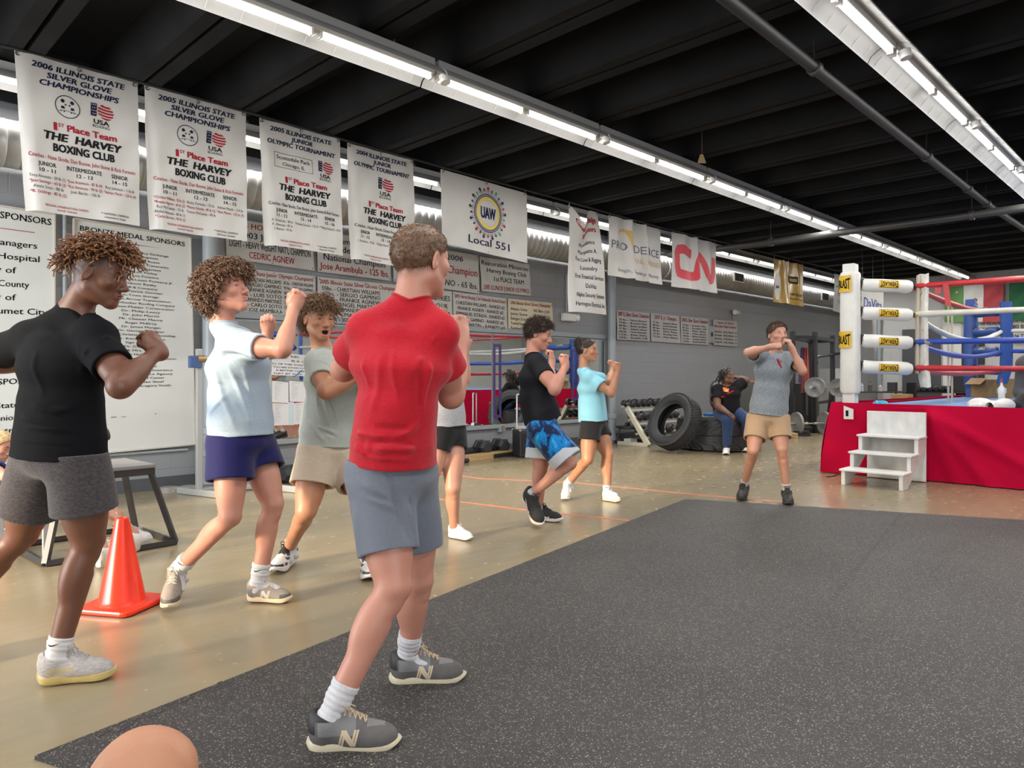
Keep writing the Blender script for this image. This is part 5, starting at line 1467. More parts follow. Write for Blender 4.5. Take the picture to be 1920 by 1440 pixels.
# cream dumbbell rack
fr0=onZ(1216,838);DR=empty('dumbbell_rack',fr0,'cream A-frame dumbbell rack loaded with black dumbbells left of the tyres','dumbbell rack')
M_CRS=mat('cream_steel',(0.62,0.57,0.44),0.4)
bk0=onY(1187,764,fr0[1]+0.42);topz=bk0[2]
Lr=1.35
for off in(0,Lr):
 a=fr0+(off,0,0);b2=np.array([fr0[0]-0.02+off,fr0[1]+0.42,topz])
 mb=MB();mb.bar(a+(0,0,0.02),b2,0.075,0.075,hint=(1,0,0));mb.build('frame_leg',M_CRS,DR,origin=fr0,bevel=0.006)
 mb=MB();mb.bar(a+(0,0.0,0.03),a+(0,0.62,0.03),0.06,hint=(1,0,0));mb.build('base_rail',M_CRS,DR,origin=fr0,bevel=0.005)
rr=random.Random(9)
for lv,f in enumerate((0.95,0.60,0.24)):
 q=fr0*(1-f)+np.array([fr0[0],fr0[1]+0.42,topz])*f;q[2]=topz*f
 for dy in(-0.03,0.14):
  mb=MB();mb.bar(q+(0.0,dy,0.0+dy*0.35),q+(Lr,dy,0.0+dy*0.35),0.045,0.03,hint=(0,0,1));mb.build('shelf_rail',M_CRS,DR,origin=fr0)
 n=8 if lv<2 else 4
 for j in range(n):
  cc_=q+np.array([0.07+(Lr-0.1)*j/(n-0.2),0.055,0.035])
  rad=0.062+0.004*lv+0.004*(j%3)
  hex_dumbbell(cc_,(0.12*rr.uniform(-1,1),1,0),rad,0.27,'black dumbbell on the %s shelf of the cream rack'%('top','middle','bottom')[lv],'dumbbells on the %s shelf of the cream rack'%('top','middle','bottom')[lv],round_=True)
# ---- tyres
M_TYRE=mat('tyre_rubber',(0.020,0.021,0.023),0.55,noise=0.25,nscale=8,bump=0.15,bscale=40)
def tyre(c,axis,R,W,rin,label,tread):
 c=np.asarray(c,float);ax,u,v=frame_of(axis)
 o=empty('tyre',c,label,'tyre',None)
 h=W/2
 prof=[(rin,-h*0.62),(rin+0.03,-h*0.80),(rin+(R-rin)*0.35,-h*0.98),(rin+(R-rin)*0.7,-h),(R-0.035,-h*0.92),(R-0.01,-h*0.80),(R,-h*0.5),(R+0.004,0),(R,h*0.5),(R-0.01,h*0.80),(R-0.035,h*0.92),(rin+(R-rin)*0.7,h),(rin+(R-rin)*0.35,h*0.98),(rin+0.03,h*0.80),(rin,h*0.62),(rin+0.03,h*0.60),(R-0.05,h*0.74),(R-0.03,0),(R-0.05,-h*0.74),(rin+0.03,-h*0.60),(rin,-h*0.62)]
 mb=MB();mb.lathe(prof,(0,0,0),axis=axis,n=72);mb.build('casing',M_TYRE,o,smooth=True)
 for rb in(rin+0.045,R-0.06):
  mb=MB();
  for sg in(-1,1):mb.tube([ax*sg*h*(0.87 if rb<R-0.1 else 0.985)+rb*(math.cos(t)*u+math.sin(t)*v)for t in np.linspace(0,2*math.pi,60)[:-1]],0.006,6,closed=True)
  mb.build('bead_line',M_TYRE,o,smooth=True)
 mb=MB()
 if tread=='road':
  N=56
  for ring_ in range(5):
   y=(-0.76+0.38*ring_)*h
   for i in range(N):
    t=2*math.pi*(i+0.5*(ring_%2))/N
    rad=math.cos(t)*u+math.sin(t)*v;tan=-math.sin(t)*u+math.cos(t)*v
    d2=unit(tan+ax*0.25*(1 if ring_%2 else-1));e2_=np.cross(rad,d2)
    mb.box(rad*(R-0.006-abs(ring_-2)*0.003)+ax*y,(0.9*2*math.pi*R/N*0.82,0.30*h,0.03),axes=(d2,e2_,rad))
 else:
  N=20
  for i in range(N):
   for sg in(-1,1):
    t=2*math.pi*(i+(0.5 if sg>0 else 0))/N
    p=[]
    for s_ in np.linspace(0.02,0.98,6):
     tt=t+(0.75*s_-0.30*math.sin(3.14*min(1,1.6*s_)))*2*math.pi/N*1.2
     p.append((R+0.004-0.015*s_**3)*(math.cos(tt)*u+math.sin(tt)*v)+ax*sg*h*0.93*s_)
    vs=[]
    for a in p:
     rad=unit(a-ax*np.dot(a,ax));tg=np.cross(ax,rad)*0.078
     vs+=[a-tg,a+tg,a+tg*1.1-rad*0.05,a-tg*1.1-rad*0.05]
    fs=[(4*q_+e,4*q_+(e+1)%4,4*q_+4+(e+1)%4,4*q_+4+e)for q_ in range(len(p)-1)for e in range(4)]+[(0,1,2,3),tuple(4*len(p)-1-e for e in range(4))]
    mb.add(vs,fs)
 mb.build('tread',M_TYRE,o,bevel=0.004 if tread=='road' else 0.010,seg=1)
 return o
na=unit(-0.78*RGT+0.42*UPV-0.50*FWD)
R_=0.445;W_=0.26
tc_=P(1264,786,11.25);tc_[2]=R_*math.sqrt(1-na[2]**2)+W_/2*na[2]+0.012
tyre(tc_,na,R_,W_,0.265,'black truck tyre standing tilted against the big lying tyre','road')
lc=P(1347,800,11.75);lc[2]=0.262
tyre(lc,(0,0,1),0.66,0.51,0.34,'big black tractor tyre lying flat under the seated man','tractor')
# chairs behind the seated man
def chair(c,yaw,m_seat,m_frame,label,sh=0.45,bh=0.92,wood=False):
 o=empty('chair',c,label,'chair','chairs behind the seated man');f=np.array([math.cos(yaw),math.sin(yaw),0]);s_=np.array([-f[1],f[0],0])
 mb=MB();mb.box(np.array([0,0,sh]),(0.46,0.46,0.06),axes=(f,s_,UPV));mb.build('seat',m_seat,o,bevel=0.02)
 mb=MB();n=20;pts=[(0.23*math.copysign(abs(math.cos(t))**0.6,math.cos(t)),0.26*math.copysign(abs(math.sin(t))**0.6,math.sin(t)))for t in np.linspace(0,2*math.pi,n+1)[:-1]]
 mb.prism(pts,-f*0.22+np.array([0,0,bh-0.22]),s_,UPV,-f*0.04);mb.build('backrest',m_seat,o,bevel=0.01)
 mb=MB();mb.tube([-f*0.24+s_*p[0]*1.06+np.array([0,0,bh-0.22+p[1]*1.06])for p in pts],0.018,8,closed=True);mb.build('back_frame',m_frame,o,smooth=True)
 for a,b2 in((1,1),(1,-1),(-1,1),(-1,-1)):
  mb=MB();mb.cyl(f*0.2*a+s_*0.2*b2,f*0.19*a+s_*0.2*b2+np.array([0,0,sh if a>0 else bh-0.3]),0.016,n=8);mb.build('leg',m_frame,o,smooth=True)
 return o
cc_=P(1403,800,12.75);cc_[2]=0;chair(cc_,math.radians(205),mat('dark_green_grey',(0.06,0.06,0.05),0.6),mat('orange_wood',(0.30,0.10,0.035),0.4),'chair with a rounded orange wood frame back behind the grey tee boy',bh=1.02)
cc_=P(1366,800,13.3);cc_[2]=0;chair(cc_,math.radians(235),mat('grey_plastic',(0.22,0.23,0.24),0.5),M_BSTEEL,'grey plastic chair behind the seated man by the wall',bh=1.05)
c=P(1331,779,12.3);mb=MB();mb.box(c,(0.12,0.10,0.07));
mb=MB();c=P(1330,780,11.75);c[2]=0.553;mb.box(c,(0.11,0.16,0.05));o=mb.build('blue_pouch',mat('blue_cloth',(0.02,0.12,0.36),0.6),origin=c,bevel=0.01);tag(o,'small bright blue pouch on the lying tyre beside the seated man','pouch')
# ---- power rack with barbells behind the grey tee boy
M_RACK=mat('black_rack_steel',(0.013,0.013,0.014),0.35)
r0=onZ(1486,814);rk=empty('power_rack',r0,'tall black power rack holding a loaded barbell beside the ring','power rack')
cs=[onZ(1486,814),onZ(1528,812),onZ(1561,803),onZ(1520,800)]
ZR=2.03
for c in cs:
 mb=MB();mb.bar(c,c+(0,0,ZR+0.06),0.085,hint=(1,0,0));mb.build('upright',M_RACK,rk,origin=r0,bevel=0.004)
for i in range(4):
 for z,w in((ZR-0.06,0.07),(0.05,0.07)):
  mb=MB();mb.bar(cs[i]+(0,0,z),cs[(i+1)%4]+(0,0,z),w);mb.build('cross_member',M_RACK,rk,origin=r0)
mb=MB();mb.bar(cs[1]+(0,0,0.62),cs[2]+(0,0,0.62),0.06);mb.build('safety_bar',M_RACK,rk,origin=r0)
mb=MB();mb.tube([cs[1]+(0.02,-0.03,1.45),cs[1]+(0.35,0.1,1.58),cs[2]+(0,0,1.66),cs[2]+(0.12,-0.2,1.70)],0.03,8);mb.build('cable_arm',M_RACK,rk,origin=r0,smooth=True)
mb=MB();mb.tube([cs[2]-(0.25,0.1,-1.6),cs[2]-(0.25,0.1,-1.2),cs[2]-(0.35,0.1,-0.7),cs[2]-(0.25,0.0,-0.15)],0.05,6);mb.build('weight_arm',M_RACK,rk,origin=r0,smooth=True)
for i,(dx,colr)in enumerate(((0.0,(0.22,0.03,0.02)),(0.05,(0.30,0.05,0.03)),(-0.05,(0.05,0.03,0.09)))):
 a=P(1508,652,14.75)+RGT*dx
 mb=MB();pts=[a+(0,0,0),a-(0,0,0.45)+RGT*0.02,a-(0,0,0.90-0.1*i)+RGT*0.03,a-(0,0,0.92-0.1*i)-RGT*0.04,a-(0,0,0.4)-RGT*0.03]
 mb.tube(pts,0.028,6,closed=True);o=mb.build('resistance_band',mat('band_%d'%i,colr,0.5),origin=a,smooth=True);tag(o,('dark red','brighter red','purple')[i]+' resistance band hanging from the power rack','resistance band','resistance bands on the rack')
M_PLATE=mat('grey_iron_plate',(0.22,0.22,0.215),0.45,metal=0.2,noise=0.15,nscale=10)
def weight_plate(parent,c,ax,r,w=0.045,m=None):
 mb=MB();mb.lathe([(0.028,-w/2),(0.05,-w/2),(r*0.45,-w*0.32),(r*0.80,-w*0.32),(r*0.86,-w/2),(r,-w/2),(r*1.005,0),(r,w/2),(r*0.86,w/2),(r*0.80,w*0.32),(r*0.45,w*0.32),(0.05,w/2),(0.028,w/2),(0.028,-w/2)],c,axis=ax,n=36)
 return mb.build('plate',m or M_PLATE,parent,origin=np.array(parent.location),smooth=True)
def barbell(a,b,plates,label,m=None):
 a=np.asarray(a,float);b=np.asarray(b,float);d=unit(b-a);o=empty('barbell',a,label,'barbell','barbells by the power rack')
 mb=MB();mb.cyl(a,b,0.014,n=10);mb.build('bar',M_STEEL,o,origin=a,smooth=True)
 for e,sg in((a,1),(b,-1)):
  mb=MB();mb.cyl(e,e+d*sg*0.42,0.025,n=12);mb.build('sleeve',M_STEEL,o,origin=a,smooth=True)
  for off,r in plates:weight_plate(o,e+d*sg*off,d,r,m=m)
 return o
barbell(P(1520,726,14.3),P(1580,727,15.9),((0.25,0.20),(0.31,0.20)),'barbell with grey plates resting in the power rack')
a=P(1478,790,14.2);a[2]=0.235;b2=P(1545,789,14.35);b2[2]=0.235
barbell(a,b2+(b2-a)*0.25,((0.18,0.23),),'barbell with big grey plates lying on the floor before the power rack',m=mat('silver_plate',(0.30,0.30,0.29),0.4,metal=0.3,noise=0.1))
for px,lab in((1540,'left chrome rimmed dumbbell on the floor at the rack'),(1558,'right chrome rimmed dumbbell on the floor at the rack')):
 c=onZ(px,812);hex_dumbbell(c,FWD+0.2*RGT,0.105,0.36,lab,'round dumbbells at the rack',m=mat('dumbbell_iron',(0.20,0.20,0.20),0.35,metal=0.5),round_=True)
for i,(px,py,zz)in enumerate(((1503,817,0.0),(1503,817,0.05),(1510,815,0.10))):
 c=onZ(px,py);r=empty('weight_plate',c+(0,0,zz+0.026),('bottom black plate of the flat stack before the rack','middle black plate of the flat stack before the rack','top black plate of the flat stack, set off to the right')[i],'weight plate','plates stacked flat on the floor')
 weight_plate(r,c+(0,0,zz+0.026),(0,0,1),0.17-0.02*i,m=M_HEX)
c=onZ(1486,822);mb=MB();mb.box(c+(0,0,0.05),(0.16,0.14,0.10));o=mb.build('wood_block',M_WOOD,origin=c,bevel=0.004);tag(o,'small pine block on the floor left of the flat plate stack','wood block')
# pale cabinet / machine behind the rack
c=onZ(1573,792);mb=MB();mb.box(c+(0.3,0.25,0.68),(0.6,0.5,1.36));o=mb.build('pale_cabinet',mat('pale_grey_panel',(0.46,0.46,0.47),0.5),origin=c+(0.3,0.25,0),bevel=0.01);tag(o,'pale grey cabinet behind the power rack next to the ring post','cabinet')
c=onZ(1512,803);mb=MB();mb.box(c+(0.35,0.4,0.5),(0.34,0.34,1.0));o=mb.build('speaker_tower',M_BLACK,origin=c+(0.35,0.4,0),bevel=0.01);tag(o,'black box tower standing behind the power rack','cabinet')
# cord on the floor at the steps
pts=[onZ(x,y)+(0,0,0.006)for x,y in((1582,893),(1572,890),(1562,894),(1549,895))]
mb=MB();mb.tube(pts,0.006,6);o=mb.build('extension_lead',mat('dark_red_cord',(0.10,0.02,0.02),0.5),origin=pts[0],smooth=True);tag(o,'short dark red cord lying on the floor at the foot of the ring steps','cord')
# ================================================================== far end of the hall
def epanel(x0,y0,x1,y1,m,name,X=XE-0.03,t=0.05):
 a=onX(x0,y0,X);b2=onX(x1,y1,X);mb=MB()
 mb.box(((a+b2)/2),(t,abs(a[1]-b2[1]),abs(a[2]-b2[2])))
 return mb.build(name,m,origin=(a+b2)/2,bevel=0.01)
M_DKDOOR=mat('dark_grey_panel',(0.06,0.062,0.066),0.5)
structure(epanel(1692,618,1764,772,M_DKDOOR,'door_1'));structure(epanel(1768,600,1803,772,mat('white_door',(0.66,0.66,0.64),0.4),'door_2'))
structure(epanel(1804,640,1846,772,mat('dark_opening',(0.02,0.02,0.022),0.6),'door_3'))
a=onX(1648,610,XE-0.1);pipe_thing('vent_pipe',[(XE-0.1,a[1],0),(XE-0.1,a[1],STEM)],0.06,M_GREYP,'grey pipe running up the end wall, seen between the turnbuckle pads','pipe')
structure(epanel(1592,540,1600,790,M_GREYP,'trim_4'))
# flags under the ceiling
def flag(TL,TR,BR,BL,bands,label,emblem=None,X=XE-0.16,seed=1):
 s=Sheet(onX(*TL,X),onX(*TR,X),onX(*BL,X),onX(*BR,X),ripple(0.05,seed),push=(-1,0,0))
 n=len(bands)
 for i,mm in enumerate(bands):s.rect(i/n,0,(i+1)/n,1,mm)
 if emblem:
  for dx,dy,r in((0.0,0.0,0.055),(0.03,-0.05,0.04),(-0.05,0.04,0.04),(0.05,0.06,0.03)):s.disc(0.5+dx,0.5+dy,r,emblem,n=12,layer=2)
 o=s.build('flag',M_VINYL_W,label,'flag','flags on the end wall',nx=30,ny=12,curl=0.12);grommets(o,s,2,STEM-0.002);return o
MF_G=mat('flag_green',(0.10,0.22,0.07),0.7);MF_W=mat('flag_white',(0.55,0.55,0.53),0.7);MF_R=mat('flag_red',(0.36,0.035,0.045),0.7);MF_DG=mat('flag_dark_green',(0.015,0.12,0.05),0.7);MF_K=mat('flag_black',(0.02,0.02,0.025),0.7);MF_B=mat('flag_blue',(0.03,0.05,0.2),0.7)
flag((1772,532),(1882,526),(1880,604),(1772,604),[MF_G,MF_W,MF_R],'green, white and red flag with a brown emblem under the ceiling, above the blue corner',emblem=mat('emblem_brown',(0.20,0.12,0.05),0.7),seed=2)
flag((1892,526),(2010,518),(2010,598),(1892,602),[MF_DG,MF_DG,MF_R],'dark green flag at the right edge of the picture above the ropes',seed=3)
flag((2030,518),(2150,510),(2150,596),(2030,600),[MF_B,MF_W,MF_R],'blue, white and red flag on the end wall beyond the right edge',seed=4)
def ebanner(TL,TR,BR,BL,texts,label,X=XE-0.08):
 s=Sheet(onX(*TL,X),onX(*TR,X),onX(*BL,X),onX(*BR,X),None,push=(-1,0,0))
 for tx,cx,cy,w,h,mm in texts:s.text(tx,cx,cy,mm,w=w,h=h,bold=0.02)
 return s.build('wall_banner',M_VINYL,label,'banner','banners on the end wall',nx=2,ny=2)
ebanner((1836,601),(1890,599),(1890,624),(1836,625),[('30 GLADERS',0.5,0.25,0.9,0.25,RI),('FRANKIE KING',0.6,0.68,0.9,0.32,KI)],'white banner with red and black capitals behind the blue corner pads')
ebanner((1896,597),(1960,594),(1960,619),(1896,621),[('CH. GUIDO 2006',0.5,0.25,0.9,0.25,RI),('80 lb.',0.25,0.65,0.4,0.3,KI)],'white banner with 80 lb lettering at the right picture edge')
ebanner((1896,623),(1960,621),(1960,642),(1896,643),[('106 TEAM',0.35,0.4,0.6,0.4,KI)],'white banner with 106 lettering at the right picture edge')
# pictures in the free wall, table and cartons seen under the ropes
for i,(x,y)in enumerate(((2050,640),(2090,640),(2130,640),(2050,690),(2090,690),(2130,690))):
 a=onX(x,y,XE-0.04);mb=MB();mb.box(a,(0.04,0.34,0.44));o=mb.build('framed_picture',M_BLACK,origin=a);tag(o,'small black framed picture on the end wall beyond the right edge','picture','framed pictures on the end wall')
 mb=MB();mb.box((-0.022,0,0),(0.004,0.24,0.32));mb.build('print',M_VINYL,o)
M_CARD=mat('cardboard',(0.34,0.21,0.09),0.7,noise=0.1)
tcn=P(1630,790,19.4);tcn[2]=0;tb=empty('work_table',tcn,'dark table with bottles and boxes beyond the ring, under the turnbuckle pads','table')
mb=MB();mb.box((0,0,0.74),(0.7,1.9,0.04),axes=(FWD,RGT,UPV));mb.build('table_top',mat('dark_table',(0.05,0.045,0.04),0.5),tb)
for a_,b_ in((-1,-1),(1,-1),(1,1),(-1,1)):
 mb=MB();mb.box(FWD*0.3*a_+RGT*0.88*b_+np.array([0,0,0.36]),(0.05,0.05,0.72));mb.build('leg',M_BLACK,tb)
for dx,hh,w,colr,lab in((-0.55,0.30,0.22,(0.35,0.26,0.05),'yellow carton on the table beyond the ring'),(-0.20,0.22,0.09,(0.5,0.55,0.6),'pale bottle on the table beyond the ring'),(0.02,0.25,0.10,(0.08,0.08,0.09),'dark jug on the table beyond the ring'),(0.30,0.18,0.12,(0.45,0.43,0.42),'grey tub on the table beyond the ring'),(0.62,0.24,0.20,(0.03,0.03,0.03),'black bag on the table beyond the ring')):
 mb=MB();c=tcn+RGT*dx+np.array([0,0,0.76]);mb.lathe([(w*0.5,0),(w*0.5,hh*0.7),(w*0.25,hh*0.85),(w*0.2,hh)],c,n=10)if 'bottle' in lab or 'jug' in lab or 'tub' in lab else mb.box(c+(0,0,hh/2),(w,w,hh))
 if 'bottle' in lab or 'jug' in lab or 'tub' in lab:mb.cyl(c,c+(0,0,0.002),w*0.5,n=10);mb.cyl(c+(0,0,hh-0.002),c+(0,0,hh),w*0.2,n=10)
 o=mb.build(lab.split(' on ')[0].replace(' ','_'),mat('c_'+lab[:10],colr,0.5),origin=c);tag(o,lab,lab.split(' on ')[0].split()[-1],'things on the table beyond the ring')
for px,z,w,h,dz,lab in((1612,17.9,0.4,0.45,0,'cardboard carton under the table beyond the ring'),(1666,17.6,0.5,0.5,0,'larger cardboard carton on the floor right of the table beyond the ring'),(1692,16.9,0.36,0.75,0,'tall cardboard carton behind the white corner pad')):
 c=P(px,790,z);c[2]=dz;mb=MB();mb.box(c+(0,0,h/2),(w,w,h));o=mb.build('carton',M_CARD,origin=c,bevel=0.004);tag(o,lab,'carton','cartons beyond the ring')
c=P(1878,752,14.9);c=np.array([c[0],c[1],0]);cz=0.0
# rack of black dumbbells at the far wall
c=P(1756,790,18.6);c[2]=0;fr2=empty('storage_rack',c,'black storage rack with rows of dumbbells before the dark grey door','rack')
for z in(0.35,0.75):
 mb=MB();mb.box((0,0,z),(0.4,1.3,0.04),axes=(FWD,RGT,UPV));mb.build('shelf',M_BLACK,fr2)
for sx in(-1,1):
 mb=MB();mb.box(RGT*0.64*sx+np.array([0,0,0.5]),(0.4,0.05,1.0),axes=(FWD,RGT,UPV));mb.build('side',M_BLACK,fr2)
for z,n in((0.77,8),(0.37,8)):
 for j in range(n):
  hex_dumbbell(c+RGT*(-0.55+1.10*j/(n-1))+(0,0,z),FWD+0.1*RGT,0.075,0.30,'black dumbbell on the storage rack before the dark grey door','dumbbells on the storage rack',round_=True)
# carton and bottle on the ring floor by the blue corner
c=P(1868,752,12.6);c[2]=RZ;mb=MB();w=0.5
c0=c+(0,0,0)
mb.box(c0+(0,0,0.16),(0.42,0.62,0.32),axes=(FWD,RGT,UPV));o=mb.build('carton',M_CARD,origin=c0,bevel=0.004);tag(o,'brown cardboard carton standing open on the ring floor by the blue corner','carton','cartons in the ring')
mb=MB()
for sx,tilt in((1,0.6),(-1,0.9)):mb.box(RGT*sx*0.36+np.array([0,0,0.29]),(0.42,0.16,0.006),axes=(FWD,unit(RGT*sx-UPV*tilt),unit(UPV+RGT*sx*tilt)))
mb.build('flap',M_CARD,o)
mb=MB();mb.box(-FWD*0.213+np.array([0,0,0.13])-RGT*0.05,(0.004,0.17,0.09),axes=(FWD,RGT,UPV));mb.build('label',M_WHITE,o)
c=P(1878,752,11.9);c[2]=RZ;mb=MB();mb.lathe([(0.0,0),(0.05,0),(0.05,0.18),(0.02,0.22),(0.018,0.27),(0.0,0.27)],c,n=14);o=mb.build('squirt_bottle',M_WHITE,origin=c,smooth=True);tag(o,'white squirt bottle with red cap before the brown carton in the ring','bottle')
mb=MB();mb.lathe([(0.0,0.34),(0.006,0.34),(0.02,0.27),(0.0,0.27)],(0,0,0),n=10);mb.build('cap',mat('red_cap',(0.5,0.05,0.03),0.4),o,smooth=True)
# dark folding chair next to the blue corner, beyond the ring
c=P(1808,790,17.5);c[2]=0;chair(c,math.radians(200),M_BLACK,M_BSTEEL,'dark folding chair beyond the ring, left of the blue corner post',bh=1.25)
# ================================================================== people
def _fcone(s,a,b,ra,rb,k=0.012,op='u',side=None,sq=1.0):
 """tapered tube with a round start and a FLAT end at b; optional elliptic section (depth radius = sq * lateral)"""
 a=np.asarray(a,float);b=np.asarray(b,float);rm=max(ra,rb)*max(1,sq)
 w=s._win(np.minimum(a,b)-rm,np.maximum(a,b)+rm,max(k,3*s.v))
 if w is None:return s
 sl,(x,y,z)=w;d=b-a;L=np.linalg.norm(d);ax=d/max(L,1e-6)
 X,Y,Z=x-a[0],y-a[1],z-a[2]
 h=X*ax[0]+Y*ax[1]+Z*ax[2];t=np.clip(h/L,0,1.15)
 r=ra+(rb-ra)*t;o=np.minimum(h,0)
 if side is None:
  q=np.sqrt(np.maximum(X*X+Y*Y+Z*Z-h*h,0)+o*o)-r
 else:
  u=unit(np.asarray(side,float)-ax*np.dot(side,ax));vv=np.cross(ax,u)
  pu=X*u[0]+Y*u[1]+Z*u[2];pv=X*vv[0]+Y*vv[1]+Z*vv[2]
  k0=np.sqrt((pu/r)**2+(pv/(r*sq))**2+(o/(0.6*r))**2);k1=np.sqrt((pu/r**2)**2+(pv/(r*sq)**2)**2+(o/(0.6*r)**2)**2)
  q=k0*(k0-1)/np.maximum(k1,1e-6)
 s._put(sl,np.maximum(q,h-L),k,op);return s
Field.fcone=_fcone
def skin_mat(name,color,rough=0.48):
 m=bpy.data.materials.new(name);m.use_nodes=True;nt=m.node_tree;b=nt.nodes['Principled BSDF']
 at=nt.nodes.new('ShaderNodeAttribute');at.attribute_name='tint'
 tc=nt.nodes.new('ShaderNodeTexCoord');n=nt.nodes.new('ShaderNodeTexNoise');n.inputs['Scale'].default_value=7;n.inputs['Detail'].default_value=5
 nt.links.new(tc.outputs['Object'],n.inputs['Vector'])
 c=srgb(color)
 base=mixc(nt,n.outputs['Fac'],tuple(x*y for x,y in zip(c,(0.93,0.87,0.84))),tuple(x*y for x,y in zip(c,(1.06,1.06,1.05))),0.3,0.7)
 x=nt.nodes.new('ShaderNodeMix');x.data_type='RGBA'
 nt.links.new(at.outputs['Alpha'],x.inputs['Factor']);nt.links.new(base,x.inputs['A']);nt.links.new(at.outputs['Color'],x.inputs['B'])
 nt.links.new(x.outputs['Result'],b.inputs['Base Color'])
 b.inputs['Roughness'].default_value=rough;b.inputs['Subsurface Weight'].default_value=0.10
 b.inputs['Subsurface Radius'].default_value=(0.02,0.007,0.004);b.inputs['Subsurface Scale'].default_value=0.5
 n2=nt.nodes.new('ShaderNodeTexNoise');n2.inputs['Scale'].default_value=180;nt.links.new(tc.outputs['Object'],n2.inputs['Vector'])
 bp=nt.nodes.new('ShaderNodeBump');bp.inputs['Strength'].default_value=0.08;bp.inputs['Distance'].default_value=0.004
 nt.links.new(n2.outputs['Fac'],bp.inputs['Height']);nt.links.new(bp.outputs[0],b.inputs['Normal'])
 MATS[name]=m
 return m
def cloth(name,color,heather=0.08,rough=0.85,weave=420.0,sheen=0.15):
 if name in MATS:return MATS[name]
 m=bpy.data.materials.new(name);m.use_nodes=True;nt=m.node_tree;b=nt.nodes['Principled BSDF']
 tc=nt.nodes.new('ShaderNodeTexCoord')
 n=nt.nodes.new('ShaderNodeTexNoise');n.inputs['Scale'].default_value=150;n.inputs['Detail'].default_value=4
 mp=nt.nodes.new('ShaderNodeMapping');mp.inputs['Scale'].default_value=(0.5,0.5,1.6)
 nt.links.new(tc.outputs['Object'],mp.inputs['Vector']);nt.links.new(mp.outputs[0],n.inputs['Vector'])
 c=srgb(color)
 nt.links.new(mixc(nt,n.outputs['Fac'],tuple(x*(1-heather)for x in c),tuple(min(1,x*(1+heather))for x in c),0.35,0.65),b.inputs['Base Color'])
 b.inputs['Roughness'].default_value=rough;b.inputs['Sheen Weight'].default_value=sheen;b.inputs['Specular IOR Level'].default_value=0.10
 w=nt.nodes.new('ShaderNodeTexNoise');w.inputs['Scale'].default_value=weave;nt.links.new(tc.outputs['Object'],w.inputs['Vector'])
 w2=nt.nodes.new('ShaderNodeTexNoise');w2.inputs['Scale'].default_value=16;w2.inputs['Detail'].default_value=5;w2.inputs['Distortion'].default_value=0.8;nt.links.new(tc.outputs['Object'],w2.inputs['Vector'])
 a=nt.nodes.new('ShaderNodeMath');a.operation='MULTIPLY_ADD';a.inputs[1].default_value=3.0
 nt.links.new(w2.outputs['Fac'],a.inputs[0]);nt.links.new(w.outputs['Fac'],a.inputs[2])
 bp=nt.nodes.new('ShaderNodeBump');bp.inputs['Strength'].default_value=0.25;bp.inputs['Distance'].default_value=0.006
 nt.links.new(a.outputs[0],bp.inputs['Height']);nt.links.new(bp.outputs[0],b.inputs['Normal'])
 MATS[name]=m
 return m
def hair_mat(name,color,tip=None):
 m=bpy.data.materials.new(name);m.use_nodes=True;nt=m.node_tree;b=nt.nodes['Principled BSDF']
 tc=nt.nodes.new('ShaderNodeTexCoord');n=nt.nodes.new('ShaderNodeTexNoise');n.inputs['Scale'].default_value=70;n.inputs['Detail'].default_value=3
 nt.links.new(tc.outputs['Object'],n.inputs['Vector']);c=srgb(color)
 col=mixc(nt,n.outputs['Fac'],tuple(x*0.55 for x in c),tuple(x*1.45 for x in c),0.32,0.68)
 if tip is not None:
  at=nt.nodes.new('ShaderNodeAttribute');at.attribute_name='tipf'
  col=mixc(nt,at.outputs['Fac'],col,srgb(tip),0.15,0.95)
 nt.links.new(col,b.inputs['Base Color']);b.inputs['Roughness'].default_value=0.42;b.inputs['Specular IOR Level'].default_value=0.4
 MATS[name]=m
 return m
def attr_color(me,name,rgba):
 a=me.color_attributes.new(name,'FLOAT_COLOR','POINT');a.data.foreach_set('color',np.ascontiguousarray(rgba,np.float32).ravel())
